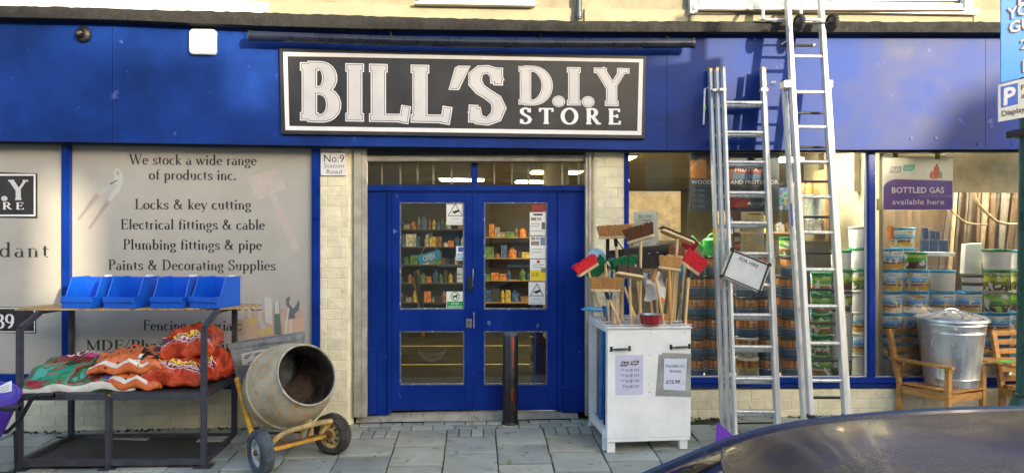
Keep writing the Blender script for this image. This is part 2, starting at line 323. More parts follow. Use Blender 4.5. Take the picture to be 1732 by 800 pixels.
# ---------------------------------------------------------------- materials in use
CREAM = (.56, .48, .29)
M = dict(
 render=mat('cream_render', (.26, .24, .17), .85, bump=.006, bscale=45, var=.16, scale=2.2, scr=((.33, .29, .17), .36)),
 render2=mat('cream_band', (.30, .28, .20), .8, bump=.002, bscale=30, var=.08, scale=2, scr=((.42, .36, .22), .33)),
 brick=mat('cream_painted_brick', (.80, .75, .54), .62, bump=.004, bscale=40, var=.09, scale=5, scr=((.55, .48, .30), .31), orand=.07),
 mortar=mat('painted_mortar', (.74, .68, .48), .8, bump=.003, bscale=70, var=.12, scale=9),
 lead=mat('weathered_lead_and_moss', (.016, .016, .016), .85, bump=.006, bscale=60, col2=(.010, .010, .012), scale=11, scr=((.03, .036, .010), .38)),
 blue=mat('gloss_blue_paint', (.001, .028, .25), .34, spec=.2, var=.12, scale=3, bump=.0008, bscale=30, rvar=.09),
 fascia=mat('aged_blue_fascia_paint', (.001, .031, .22), .5, var=.2, scale=1.6, bump=.0006, bscale=160, rvar=.06, scr=((.05, .09, .36), .30), spec=.24),
 blued=mat('worn_blue_door_paint', (.001, .026, .23), .38, spec=.2, var=.14, scale=2.5, bump=.0012, bscale=22, rvar=.1, scr=((.12, .16, .34), .30), stretch=(1, 1, .6)),
 vinyl=mat('grey_window_vinyl', (.42, .41, .38), .45, var=.05, scale=1.2, rvar=.05),
 rail=mat('grey_galvanised_shutter_metal', (.50, .47, .40), .42, .35, var=.14, scale=7, bump=.0008),
 darkm=mat('dark_gap', (.012, .012, .014), .7), black=mat('black_plastic', (.018, .018, .02), .42, var=.3, scale=12),
 upvc=mat('white_upvc', (.72, .73, .72), .35, var=.05, scale=3), white=mat('white_paint', (.74, .75, .74), .5, var=.06, scale=6),
 silver=mat('silver_print', (.62, .62, .64), .4, var=.04, scale=5), signdark=mat('dark_grey_sign_face', (.028, .028, .031), .38, var=.12, scale=4),
 ink=mat('dark_vinyl_lettering', (.02, .02, .022), .5), wht=mat('white_lettering', (.80, .80, .82), .45, var=.03),
 glass=glassm('shop_window_glass', (.985, .99, .98), .6, .012), glassd=glassm('door_glass', (.955, .96, .95), .8, .010),
 skyglass=mat('upstairs_window_glass', (.20, .26, .32), .04, 0, var=.05, spec=1.0, rvar=.01),
 concrete=mat('worn_concrete', (.33, .32, .28), .85, bump=.004, bscale=60, var=.22, scale=4, scr=((.12, .12, .08), .36)),
 slab=mat('grey_paving_slab', (.345, .37, .335), .8, bump=.003, bscale=90, var=.15, scale=1.6, scr=((.24, .24, .17), .37), orand=.16),
 slab2=mat('buff_paving_slab', (.375, .385, .33), .8, bump=.003, bscale=90, var=.15, scale=1.8, scr=((.25, .25, .17), .38), orand=.16),
 slab3=mat('pale_paving_slab', (.32, .345, .325), .82, bump=.003, bscale=90, var=.18, scale=1.5, scr=((.22, .22, .16), .39), orand=.16),
 joint=mat('mossy_joint', (.035, .042, .02), .95, bump=.006, bscale=90, var=.4, scale=14),
 asphalt=mat('asphalt', (.05, .05, .052), .9, bump=.008, bscale=150, var=.25, scale=30),
 yellowline=mat('yellow_road_paint', (.55, .38, .03), .7, var=.2, scale=10),
 kerb=mat('kerb_stone', (.30, .29, .27), .85, bump=.004, var=.2),
)
# ---------------------------------------------------------------- ground
def gz(x, y): return .063 * max(y, -3.2) + .012 * x if y > -3.2 else .063 * -3.2 + .012 * x
TILT = Matrix(((1, 0, 0, 0), (0, 1, 0, 0), (.012, .063, 1, 0), (0, 0, 0, 1)))
ground = obj('ground', G().grid(2, 2, lambda s, t: (-150 + 300 * s, -150 + 300 * t, -.62)), M['asphalt'], kind='structure')
def road_fn(s, t):
    x = -40 + 80 * s; y = -12.6 + 9.28 * t; return (x, y, -.33 + .012 * x + .06 * math.sin(math.pi * t))
road = obj('road', G().grid(20, 12, road_fn), M['asphalt'], kind='structure')
for i, yy in enumerate((-3.62, -3.86)):
    obj('yellow_line', G().grid(20, 1, lambda s, t, yy=yy: (-40 + 80 * s, yy + .08 * t, road_fn(s, (yy + .04 + 12.6) / 9.28)[2] + .006)), M['yellowline'], road)
pav = obj('pavement', G().grid(20, 1, lambda s, t: (-30 + 60 * s, -3.2 + 3.6 * t, .012 * (-30 + 60 * s) + .063 * (-3.2 + 3.6 * t) - .012)), M['joint'], kind='structure')
obj('pavement_bed', G().box(-30, 30, -3.2, .3, -.7, -.6), M['concrete'], pav)
for k in range(-8, 9):
    obj('kerb_stone', G().box(k * .915 - .4555, k * .915 + .4555, -3.33, -3.2, -.5, gz(k * .915, -3.2)), M['kerb'], pav, bevel=.008)
def slab_mesh(wx, wy, m, seed):
    r = random.Random(seed); g = G(); h = .016; e = .006
    vs = []
    for (x, y) in ((0, 0), (wx, 0), (wx, wy), (0, wy)): vs.append((x + r.uniform(-.002, .002), y + r.uniform(-.002, .002), -.03))
    for (x, y) in ((0, 0), (wx, 0), (wx, wy), (0, wy)): vs.append((x, y, h - e - .006))
    for (x, y) in ((e, e), (wx - e, e), (wx - e, wy - e), (e, wy - e)): vs.append((x, y, h - .006 + r.uniform(-.0015, .0015)))
    f = [(8, 9, 10, 11)] + [(a + i, a + (i + 1) % 4, b + (i + 1) % 4, b + i) for a, b in ((0, 4), (4, 8)) for i in range(4)]
    g.add(vs, f); return mesh('paving_slab', g, m)
SW, SD, JT = .447, .47, .009
SLM = [slab_mesh(SW - JT, SD - JT, M[k], i) for i, k in enumerate(('slab', 'slab2', 'slab3', 'slab', 'slab2'))]
PVM = [slab_mesh(.2 - .007, .1 - .007, M[k], 20 + i) for i, k in enumerate(('slab', 'slab3', 'slab2'))]
PVS = [slab_mesh(.109 - .006, .2 - .007, M[k], 30 + i) for i, k in enumerate(('slab', 'slab3', 'slab2'))]
def lay(name, me, x, y, dz=0):
    o = bpy.data.objects.new(name, me); COL.objects.link(o); o.parent = pav
    o.matrix_world = TILT @ Matrix.Translation((x, y, dz)) @ Matrix.Rotation(R.uniform(-.004, .004), 4, 'Z'); return o
rest = G()
for c in range(-13, 14):
    x = .18 + c * .4475
    hasp = -3 <= c <= 4
    if hasp:
        off = (-.17, -.38)[c % 2]
        if c % 2:
            for k in range(4): lay('block_paver', R.choice(PVS), x + k * .112, off + .005)
    else: off = (.06, -.18)[c % 2]
    y = off; n = 0
    if not hasp and c % 2 : rest.add([TILT @ Vector(p) for p in ((x, y, .006), (x + .438, y, .006), (x + .438, .1, .006), (x, .1, .006))], [(0, 1, 2, 3)])
    while y > -3.0:
        y0 = y - SD; vis = y > -1.55 and -10 <= c <= 9
        if vis: lay('paving_slab', R.choice(SLM), x, y0, R.uniform(-.001, .002))
        else: rest.add([TILT @ Vector(p) for p in ((x, max(y0, -3.2), .008), (x + .438, max(y0, -3.2), .008), (x + .438, y - .009, .008), (x, y - .009, .008))], [(0, 1, 2, 3)])
        y -= SD; n += 1
obj('outer_paving_slabs', rest, M['slab'], pav, kind='stuff')
for r_, yy in enumerate((-.165, -.063)):
    for k in range(-7, 10): lay('block_paver', R.choice(PVM), k * .202 + (.1 if r_ else 0) - .0, yy)
# concrete step in front of the doors
g = G(); nx = 14
xa, xb = -1.16, .99
g.grid(nx, 4, lambda s, t: (xa + (xb - xa) * s, .045 + .13 * t, gz(xa + (xb - xa) * s, .045) + .008 + .075 * t ** .8 + .004 * math.sin(9 * s + 4 * t)))
g.box(xa, xb, .17, .3, -.1, .09)
obj('door_step', g, M['concrete'], pav, smooth=True)
# far side of the street
fp = obj('far_pavement', G().box(-40, 40, -17, -12.6, -.6, -.2), M['concrete'], kind='structure')
# ---------------------------------------------------------------- the shop building
shop = thing('shop_building', 'shop with cream upper wall, deep blue fascia, blue double doors and painted cream brick', 'building', (0, 0, 0))
US = [-260, -120, 0, 60, 120, 200, 300, 440, 540, 620, 740, 860, 930, 1000, 1100, 1200, 1280, 1360, 1440, 1540, 1640, 1732, 1860, 2000]
LT = [(-260, 4), (0, 9.5), (100, 12), (300, 18), (420, 21), (600, 27), (860, 34), (1000, 36.5), (1280, 37), (1732, 37.5), (2000, 38)]
LB = [(-260, 22), (0, 29.5), (120, 32), (200, 34), (440, 44), (620, 49), (860, 52), (1000, 54), (1280, 54.5), (1732, 55.5), (2000, 56)]
FB = [(-260, 234), (0, 238.5), (80, 239.5), (500, 246), (960, 251.5), (1100, 254), (1440, 253.5), (1732, 252.5), (2000, 250)]
# ledge : lumpy front with moss
usd = []
for a, b in zip(US, US[1:]):
    k = max(1, int((b - a) / 9)); usd += [a + (b - a) * i / k for i in range(k)]
usd.append(US[-1]); r = random.Random(3); jt = {u: r.uniform(-1.3, 1.0) for u in usd}
g = G(); n = len(usd)
top = [at(u, lerp_tab(LT, u) + jt[u] * .8, -.30) for u in usd]; bot = [at(u, lerp_tab(LB, u), -.305) for u in usd]
mid = [a.lerp(b, .45) + Vector((0, -.012 - .006 * jt[usd[i]], 0)) for i, (a, b) in enumerate(zip(top, bot))]
tb = [p + Vector((0, .3, .05)) for p in top]; bb = [p + Vector((0, .16, 0)) for p in bot]
vs = tb + top + mid + bot + bb
fs = [(j * n + i, (j + 1) * n + i, (j + 1) * n + i + 1, j * n + i + 1) for j in range(4) for i in range(n - 1)]
g.add(vs, fs); obj('lead_ledge', g, M['lead'], shop, smooth=50)
# fascia board, split by the seams in the photograph
seams = [-260, 190, 1128, 1667, 2000]
for a, b in zip(seams, seams[1:]):
    us = [a + .35] + [u for u in US if a < u < b] + [b - .35]
    obj('fascia_panel', strip_px(us, [(u, v - 2) for u, v in LB], FB, -.18, -.12), M['fascia'], shop)
obj('fascia_core', strip_px(US, [(u, v - 2) for u, v in LB], [(u, v - 1.5) for u, v in FB], -.119, .12), M['darkm'], shop)
obj('fascia_shadow_strip', strip_px(US, [(u, v - .2) for u, v in FB], [(u, v + 4.2) for u, v in FB], -.10, .0), M['black'], shop)  # black strip painted in place of the shadow line under the fascia
for u, v in ((1541, 234), (1583, 234), (1655, 244), (1713, 244)):
    p = at(u, v, -.18); g = G().lathe([(.0, .006), (.014, .006), (.017, 0)], Matrix.Translation(p) @ Matrix.Rotation(math.pi / 2, 4, 'X'), 10)
    obj('bolt_cap', g, M['blue'], shop)
# upper wall
def up_px(u, v, Y=0): return at(u, v, Y)
zt = 7.2
g = G()
g.prism([at(-260, 30, 0), at(2000, 45, 0), Vector((at(2000, 45, 0).x, 0, zt)), Vector((at(-260, 30, 0).x, 0, zt))], (0, .3, 0))
obj('upper_wall', g, M['render'], shop)
obj('wall_band', strip_px([455, 600, 760, 983], [(455, 1), (703, 10.5), (983, 15)], [(455, 26), (1000, 40)], -.022, 0), M['render2'], shop)
obj('wall_band', strip_px([989, 1100, 1168], [(989, 15), (1168, 17)], [(989, 40), (1168, 42)], -.022, 0), M['render2'], shop)
obj('wall_band', strip_px([1647, 1732, 2000], 17, 42, -.022, 0), M['render2'], shop)
def upwin(u0, u1, sill_u0, sill_u1, vs, vb, two=True, lit=0):
    wdw = obj('upper_window', quad_px([(u0, vs - 260), (u1, vs - 260), (u1, vs), (u0, vs)], -.02, .02), M['skyglass'], shop)
    x0 = at(u0, vs, 0); x1 = at(u1, vs, 0); z0 = x0.z; z1 = z0 + 1.4
    g = G(); fw = .06
    for a, b, c, d in ((x0.x - fw, x0.x, z0 - fw, z1 + fw), (x1.x, x1.x + fw, z0 - fw, z1 + fw), (x0.x, x1.x, z0 - fw, z0), (x0.x, x1.x, z1, z1 + fw), ((x0.x + x1.x) / 2 - .03, (x0.x + x1.x) / 2 + .03, z0, z1)):
        g.box(a, b, -.06, -.005, c, d)
    obj('window_frame', g, M['upvc'], wdw, bevel=.006)
    a = at(sill_u0, vb, 0); b = at(sill_u1, vb, 0)
    obj('window_sill', G().box(a.x, b.x, -.11, 0.0, a.z, z0 - fw - .004), M['upvc'], wdw, bevel=.008)
    return wdw
upwin(720, 893, 703, 905, -3, 12)
wR = upwin(1190, 1622, 1168, 1645, 2, 22)
# white surround and stepped frame of the right upstairs window, and white boarding at the left
obj('window_surround', strip_px([1168, 1400, 1645], 22.3, 41, -.05, -.0), M['render2'], wR)
obj('painted_sill_shadow', strip_px([1182, 1400, 1632], 16.2, 18.6, -.135, -.112), mat('shadow_line_brown', (.10, .07, .04), .8), wR)  # brown strip standing in for the shadow line of the sash frame
for u0, u1 in ((1168, 1180), (1633, 1646)): obj('frame_jamb', rect_px(u0, -240, u1, 23, -.085, -.001), M['upvc'], wR)
wL = obj('upper_window', rect_px(-200, -240, 420, -8, -.02, .02), M['skyglass'], shop)
obj('white_boarding', strip_px([-260, 0, 200, 453], [(-260, -20), (0, -8), (453, 3)], [(-260, -4), (0, 2), (453, 15)], -.05, 0), M['upvc'], wL)
obj('white_boarding', strip_px([-260, 0, 200, 453], [(-260, -3.5), (0, 3), (453, 15.6)], [(-260, 8), (0, 12), (453, 24)], -.065, 0), M['upvc'], wL)
pipe = obj('downpipe', G().tube([at(979, -300, -.07), at(979, 22, -.07), at(979, 33, -.07)], .030, 12), mat('blue_grey_downpipe', (.03, .045, .07), .4, scale=5), shop, smooth=True)
obj('pipe_collar', G().tube([at(979, 23, -.07), at(979, 30, -.07)], .037, 12), mat('blue_grey_collar', (.04, .07, .10), .45), pipe, smooth=True)
# ---------------------------------------------------------------- painted brick
CH, BL = .0975, .265
_bm = {}
def brick_mesh(wd, hh, seed):
    key = (round(wd, 3), round(hh, 3), seed)
    if key not in _bm:
        r = random.Random(seed); e = .006; d = .0045
        q = lambda: r.uniform(-.0015, .0015)
        vs = [(.0025, 0, .0025), (wd - .0025, 0, .0025), (wd - .0025, 0, hh - .0025), (.0025, 0, hh - .0025)]
        vs += [(e + q(), -d + q(), e + q()), (wd - e + q(), -d + q(), e + q()), (wd - e + q(), -d + q(), hh - e + q()), (e + q(), -d + q(), hh - e + q())]
        _bm[key] = mesh('brick', G().add(vs, [(4, 5, 6, 7)] + [(i, (i + 1) % 4, (i + 1) % 4 + 4, i + 4) for i in range(4)]), M['brick'])
    return _bm[key]
def brick_wall(x0, x1, z0, z1, Y, zref=0.0, label=None, back=.2):
    wall = obj('brick_wall', G().box(x0, x1, Y, Y + back, z0 - .35, z1), M['mortar'], shop)
    k0 = math.floor((z0 - zref) / CH); k = k0
    while zref + k * CH < z1 - .01:
        za = zref + k * CH; zb = min(za + CH, z1); off = (k % 2) * BL / 2 + .03
        i = math.floor((x0 - off) / BL)
        while off + i * BL < x1 - .01:
            a = max(x0, off + i * BL); b = min(x1, off + (i + 1) * BL)
            if b - a > .03:
                o = bpy.data.objects.new('brick', brick_mesh(b - a, zb - za, R.randint(0, 3) if abs(b - a - BL) < .001 else 0)); COL.objects.link(o); o.parent = wall; o.location = (a, Y, za)
            i += 1
        k += 1
    return wall
zl = at(200, 657, 0).z; zr = at(1500, 655, 0).z
xpl0, xpl1 = at(541, 400, 0).x, at(589, 400, 0).x
xpr0, xpr1 = at(1007.5, 400, 0).x, at(1056, 400, 0).x
bw = brick_wall(-4.95, xpl0 - .002, -.03, zl - .012, .0)
brick_wall(xpr1 + .002, 5.6, .03, zr - .012, .0, .01)
ztop = at(560, 246, 0).z
brick_wall(xpl0, xpl1, .0, ztop, -.012, .02); brick_wall(xpr0, xpr1, .0, ztop, -.012, .02)
# the rounded return of each pillar into the doorway
for a, b in ((xpl1, at(598, 400, 0).x), (at(999.5, 400, 0).x, xpr0)):
    g = G(); n = 5
    flip = a == xpl1
    prof = [(a + (b - a) * t, (-.012 + .05 * t * t) if flip else (-.012 + .05 * (1 - t) ** 2)) for t in [i / n for i in range(n + 1)]]
    vs = [(x, y, z) for z in (-.05, ztop) for x, y in prof] ; m_ = n + 1
    g.add(vs, [(i, i + 1, m_ + i + 1, m_ + i) for i in range(n)])
    obj('pillar_return', g, M['brick'], shop, smooth=True)
# base stain line: grit and moss in the corner between wall and pavement
g = G(); r = random.Random(5)
for k in range(620):
    x = r.choice((r.uniform(-4.9, xpl1), r.uniform(xpr0, 5.4))); s = r.uniform(.006, .02); y = -.01 - r.random() ** 2 * .07; z = gz(x, y) - .002
    g.add([(x - s, y - s * .7, z), (x + s, y - s * .5, z), (x + s * .6, y + s, z), (x - s * .5, y + s * .8, z), (x, y, z + s * r.uniform(.5, 1.3))], [(0, 1, 4), (1, 2, 4), (2, 3, 4), (3, 0, 4)])
obj('wall_foot_moss', g, M['joint'], pav, kind='stuff')
# ---------------------------------------------------------------- left windows with printed vinyl
def bars(name, lst, m, parent, bevel=.004):
    g = G()
    for a in lst: g.merge(rect_px(*a))
    return obj(name, g, m, parent, bevel=bevel)
for (u0, u1) in ((-240, 104), (117, 527)):
    wdw = obj('display_window', strip_px([u0, (u0 + u1) / 2, u1], [(-240, 238), (0, 243), (540, 250)], [(-240, 628), (0, 634), (540, 641)], .012, .03), M['vinyl'], shop)
    if u0 < 0: WL1 = wdw
    else: WL2 = wdw
fr = bars('window_post', [(104, 241, 117, 641, -.045, .05)], M['blue'], WL2, .006)
bars('window_post', [(527.3, 247, 541, 646, -.04, .05)], M['blue'], WL2, .006)
obj('window_sill', strip_px([-240, 0, 150, 340, 541], [(-240, 626), (0, 633), (541, 641)], [(-240, 641), (0, 649.5), (366, 658), (541, 660)], -.05, .06), M['blue'], WL2, bevel=.006)
for args in (("We stock a wide range", 219, 278.5, 434, 280), ("of products inc.", 252, 304, 400, 305), ("Locks & key cutting", 228, 354, 425, 354.5), ("Electrical fittings & cable", 204, 388, 448, 388.6), ("Plumbing fittings & pipe", 208, 422, 443, 422.6), ("Paints & Decorating Supplies", 183, 456.5, 466, 457.2), ("Wood stains & Preserves", 196, 524.5, 442, 525), ("Fencing materials", 242, 558.5, 408, 558.5), ("MDF/Plywood/Chip", 145, 592, 396, 592)):
    serif_px('lettering', args[0], args[1], args[2], args[3], args[4], 17.5, .012, M['ink'], WL2, T=.15, t=.055, track=.045, lift=.001)
# faint printed pictures on the vinyl
def poly_px(name, pts, Y, m, parent, lift=.001):
    P = [at(u, v, Y) + Vector((0, -lift, 0)) for u, v in pts]
    return obj(name, G().add(P, [tuple(range(len(P)))]), m, parent)
p_pink = flatm('faded_pink_print', (.48, .435, .41)); p_grey = flatm('faded_steel_print', (.42, .44, .46)); p_red = flatm('faded_red_print', (.40, .31, .29)); p_dk = flatm('faded_dark_grip_print', (.29, .275, .27))
p_tan = flatm('faded_leather_print', (.44, .34, .28)); p_yel = flatm('faded_yellow_print', (.52, .42, .16)); p_dg = flatm('dark_steel_print', (.12, .14, .16)); p_lt = flatm('pale_steel_print', (.50, .51, .51))
mal = obj('mallet_print', G(), p_pink, WL2)
poly_px('mallet_head', [(418, 300), (470, 284), (484, 318), (434, 340)], .012, p_pink, mal); poly_px('mallet_handle', [(455, 330.5), (467, 327.5), (508, 420), (495, 426)], .012, p_pink, mal, .0014)
pl = obj('pliers_print', G(), p_grey, WL2)
poly_px('jaw', [(193, 290), (197, 284), (203, 287), (209, 299), (208, 311), (200, 316), (193, 309)], .012, p_lt, pl, .0016)
poly_px('jaw_slot', [(197, 290), (200, 289), (202, 296), (199, 297)], .012, p_dk, pl, .002)
poly_px('jaw_slot', [(185, 311), (198, 304), (199, 306), (187, 313)], .012, p_dg, pl, .002)
poly_px('arm', [(168, 327), (184, 308), (200, 303), (203, 312), (186, 319), (172, 330)], .012, p_grey, pl, .0012)
poly_px('arm', [(183, 338), (194, 318), (205, 312), (203, 322), (187, 341)], .012, p_lt, pl, .0013)
for a in ([(163, 326), (170, 332), (134, 374), (130, 371)], [(180, 338), (187, 342), (153, 389), (148, 387)]): poly_px('red_grip', a, .012, p_red, pl, .0018)
for a in ([(160, 329), (166, 332), (135, 371), (132, 370)], [(178, 343), (184, 345), (153, 387), (150, 386)]): poly_px('dark_grip', a, .012, p_dk, pl, .0022)
tp = obj('tool_pouch_print', G(), p_tan, WL2)
poly_px('leather', [(398, 579), (398, 553), (412, 540), (414, 525), (436, 522), (470, 521), (512, 522), (513, 580)], .012, p_tan, tp, .0008)
poly_px('leather', [(480, 541), (514, 537), (513, 582), (480, 582)], .012, flatm('pale_leather_print', (.54, .38, .28)), tp, .0013)
for a, m_, l_ in (([(414, 540), (436, 537), (434, 582), (418, 580)], flatm('mesh_pocket_print', (.5, .38, .28)), .0013), ([(419, 538), (434, 536), (433, 546), (421, 548)], p_yel, .0018), ([(436, 558), (447, 556), (448, 566), (438, 568)], p_yel, .0018), ([(449, 556), (458, 553), (461, 562), (451, 566)], p_yel, .0018),
     ([(436, 505), (442, 505), (443, 540), (452, 556), (441, 556), (437, 540)], p_grey, .0015), ([(447, 503), (458, 502), (460, 512), (460, 548), (449, 545)], p_lt, .0016), ([(463, 510), (473, 509), (474, 528), (476, 566), (464, 566)], flatm('dark_tool_print', (.12, .17, .16)), .0015), ([(464, 510), (472, 509), (473, 530), (465, 531)], p_lt, .0019),
     ([(484, 505), (491, 500), (489, 513), (496, 522), (503, 512), (503, 505), (507, 513), (506, 524), (498, 531), (500, 538), (486, 540), (489, 524), (484, 514)], p_dg, .0015), ([(487, 520), (490, 520), (484, 566), (481, 564)], p_lt, .0019), ([(491, 540), (489, 566), (494, 566), (494, 540)], p_lt, .0019), ([(421, 501), (424, 501), (424, 538), (420, 538)], p_grey, .0015), ([(399, 540), (410, 541), (412, 570), (402, 566)], flatm('brown_wood_print', (.36, .30, .22)), .0014)):
    poly_px('tool', a, .012, m_, tp, l_)
# left window: small copy of the shop sign, word and number plate
lg = obj('printed_shop_sign', strip_px([-150, -60, 63], [(-150, 287), (0, 291), (63, 293.5)], [(-150, 366), (63, 369.5)], .009, .0119), M['signdark'], WL1)
g = G()
for a in ((-150, 294.5, 60, 297.5), (57, 297, 60, 366), (-150, 363, 60, 366)):
    g.merge(rect_px(a[0], a[1] , a[2], a[3], .0065, .0085))
obj('sign_border', g, M['wht'], lg)
serif_letters('letter', "D.I.Y", -62, 338, 48, 338.5, 34, .009, M['silver'], lg, .21, .085, 0, .02, .002)
serif_letters('letter', "STORE", -62, 354, 41, 354.5, 12, .009, M['wht'], lg, .17, .07, 0, .3, .002)
serif_px('lettering', "Independant", -165, 434, 83, 435, 25, .012, M['ink'], WL1, T=.12, t=.045, track=.14, lift=.001)
nb = obj('phone_number_plate', strip_px([-150, -50, 61], [(-150, 516), (61, 520)], [(-150, 561), (61, 563.5)], .009, .0119), M['black'], WL1)
g = G()
for a in ((-150, 520.5, 59, 522), (57.5, 522, 59, 561.5), (-150, 560, 59, 561.5)): g.merge(rect_px(*a, .0065, .0085))
obj('plate_border', g, M['wht'], nb)
serif_letters('digit', "89", -8, 555, 25, 555, 24, .009, M['wht'], nb, .17, .06, 0, .02, .002)
# ---------------------------------------------------------------- right windows
WR1 = obj('display_window', rect_px(1064, 251, 1466, 640, .03, .036), M['glass'], shop)
WR2 = obj('display_window', rect_px(1481, 251, 1960, 640, .03, .036), M['glass'], shop)
bars('window_post', [(1056, 252, 1064, 641, -.03, .07)], M['blue'], WR1, .005)
for q_ in ((1469.5, 252, 1481, 640, -.035, .07), (1960, 252, 1975, 640, -.035, .07)): bars('window_post', [q_], M['blue'], WR2, .005)
bars('glazing_bead', [(1464, 254, 1469.3, 637, .0, .028)], M['upvc'], WR1, .002)
bars('white_bead', [(1066, 636.2, 1469, 638.4, .0, .025)], M['upvc'], WR1, .002)
bars('white_bead', [(1481.5, 636.5, 1958, 638.4, .0, .025)], M['upvc'], WR2, .002)
obj('window_sill', strip_px([1056, 1250, 1480, 1732, 1960], [(1056, 638.6), (1960, 638.6)], [(1056, 648), (1960, 648)], -.05, .08), M['blue'], WR1, bevel=.005)
obj('window_sill', strip_px([1056, 1250, 1480, 1732, 1960], [(1056, 648.3), (1960, 648.3)], [(1056, 654.8), (1960, 654.8)], -.03, .08), M['blue'], WR1, bevel=.004)
# ---------------------------------------------------------------- doorway
dy = .11
shut = obj('roller_shutter', G(), None, shop)
for a in ((598.2, 248, 611, 705.5, -.03, .03), (611.6, 248, 620.5, 705, -.018, .05), (990.5, 252, 995, 703, -.018, .05), (995.6, 252, 1000, 700, -.03, .03)):
    obj('guide_rail', rect_px(*a), M['rail'], shut, bevel=.003)
obj('shutter_housing', rect_px(620.5, 249, 990.5, 262, -.005, .09), M['black'], shut)
obj('shutter_end_slat', rect_px(620.5, 263, 990.5, 272.5, .03, .06), M['rail'], shut, bevel=.004)
obj('shutter_seal', rect_px(621, 272.8, 990, 275.6, .035, .055), M['black'], shut)
obj('transom_window', rect_px(622, 275, 797, 313, dy + .02, dy + .026), M['glassd'], shop)
obj('transom_window', rect_px(808, 275, 986, 313, dy + .02, dy + .026), M['glassd'], shop)
obj('transom_mullion', rect_px(797, 262, 808, 314, dy - .01, dy + .05), M['blued'], shop, bevel=.004)
slat = mat('pale_blind_slat', (.55, .50, .38), .6, var=.1)
for u in (646, 677, 706, 733, 764, 794, 836, 866, 894, 922, 951, 979): obj('transom_bar', rect_px(u - 1.5, 276, u + 1.5, 312, dy + .05, dy + .06), slat, shop)
obj('door_frame', quad_px([(620.5, 313), (990.5, 314), (990.5, 323), (620.5, 323)], dy - .03, dy + .08), M['blued'], shop, bevel=.004)
obj('door_frame', quad_px([(655, 323.3), (950, 323.3), (950, 326), (655, 326)], dy - .01, dy + .06), M['blued'], shop)
def panel(u0, u1, v0, v1, Y): return rect_px(u0, v0, u1, v1, Y, Y + .04)
obj('side_panel', panel(620.5, 655, 323.3, 702, dy), M['blued'], shop)
obj('side_panel', panel(950, 990.5, 323.3, 697, dy), M['blued'], shop)
obj('panel_post', rect_px(655.3, 326.3, 662, 699, dy - .025, dy + .05), M['blued'], shop, bevel=.004)
obj('panel_post', rect_px(943.5, 326.3, 950.5, 694, dy - .025, dy + .05), M['blued'], shop, bevel=.004)
obj('skirting_block', rect_px(622, 594, 637, 701, dy - .035, dy - .001), M['blued'], shop, bevel=.006)
obj('skirting_block', rect_px(951, 660, 990, 696.5, dy - .02, dy - .001), M['blued'], shop, bevel=.004)
def leaf(u0, u1, gu0, gu1, v1):
    d = obj('door_leaf', G(), None, shop); Y = dy - .005
    for i, a in enumerate(((u0, 326.3, gu0, v1), (gu1, 326.3, u1, v1), (gu0, 326.3, gu1, 342), (gu0, 523.5, gu1, 559.5), (gu0, 651, gu1, v1))):
        obj(('stile', 'stile', 'top_rail', 'lock_rail', 'bottom_rail')[i], rect_px(*a, Y, Y + .045), M['blued'], d, bevel=.002)
    g = G()
    for (a, b) in ((342, 523.5), (559.5, 651)):
        for q in ((gu0, a, gu0 + 2.2, b), (gu1 - 2.2, a, gu1, b), (gu0 + 2.2, a, gu1 - 2.2, a + 2.2), (gu0 + 2.2, b - 2.2, gu1 - 2.2, b)): g.merge(rect_px(*q, Y + .006, Y + .04))
    obj('glazing_bead', g, mat('worn_bead', (.10, .12, .22), .5, scr=((.4, .4, .42), .4), scale=8), d)
    for a, b in ((342, 523.5), (559.5, 651)): obj('pane', rect_px(gu0 + 2.2, a + 2.2, gu1 - 2.2, b - 2.2, Y + .02, Y + .025), M['glassd'], d)
    return d
dl = leaf(662.3, 802, 676, 785.5, 693); dr = leaf(803, 943.2, 818.5, 926, 693)
metal = mat('aged_metal', (.33, .32, .30), .4, .8, var=.2, scale=20)
obj('lock_plate', rect_px(788.5, 539, 798, 554, dy - .009, dy - .005), metal, dl, bevel=.001)
obj('keyhole', rect_px(792.5, 544, 794.2, 549, dy - .0105, dy - .009), M['black'], dl)
obj('latch', rect_px(791, 468, 798, 494, dy - .014, dy - .005), M['black'], dl, bevel=.002)
obj('pull_handle', G().tube([at(794.5, 470, dy - .014), at(794.5, 472, dy - .04), at(794.5, 488, dy - .04), at(794.5, 490, dy - .014)], .005, 8), M['black'], dl, smooth=True)
obj('pull_handle', G().tube([at(800, 455, dy - .012), at(800.3, 462, dy - .025), at(799, 478, dy - .02), at(799, 484, dy - .01)], .004, 8), metal, dl, smooth=True)
obj('meeting_strip', rect_px(799.2, 327, 803.2, 691, dy - .012, dy - .0052), M['blued'], dl, bevel=.002)
obj('letter_slot', rect_px(800.5, 528, 802.6, 555, dy - .016, dy - .012), metal, dl)
# ---------------------------------------------------------------- interior shell
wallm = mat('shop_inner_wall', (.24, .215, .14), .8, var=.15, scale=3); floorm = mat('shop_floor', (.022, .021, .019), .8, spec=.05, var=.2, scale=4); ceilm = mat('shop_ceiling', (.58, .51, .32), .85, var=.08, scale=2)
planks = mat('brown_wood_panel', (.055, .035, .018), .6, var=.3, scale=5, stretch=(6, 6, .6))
x0i, x1i = -5.1, 6.3
def part(name, g, m, **k): return obj(name, g, m, shop, **k)
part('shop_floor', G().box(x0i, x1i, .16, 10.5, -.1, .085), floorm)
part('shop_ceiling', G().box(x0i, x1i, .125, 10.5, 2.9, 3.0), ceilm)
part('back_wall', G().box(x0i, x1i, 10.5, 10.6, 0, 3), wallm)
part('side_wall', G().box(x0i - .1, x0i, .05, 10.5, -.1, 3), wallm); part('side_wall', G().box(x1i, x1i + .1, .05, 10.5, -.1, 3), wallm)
part('window_back_board', G().box(x0i, -1.25, .07, .1, .0, 2.7), wallm)
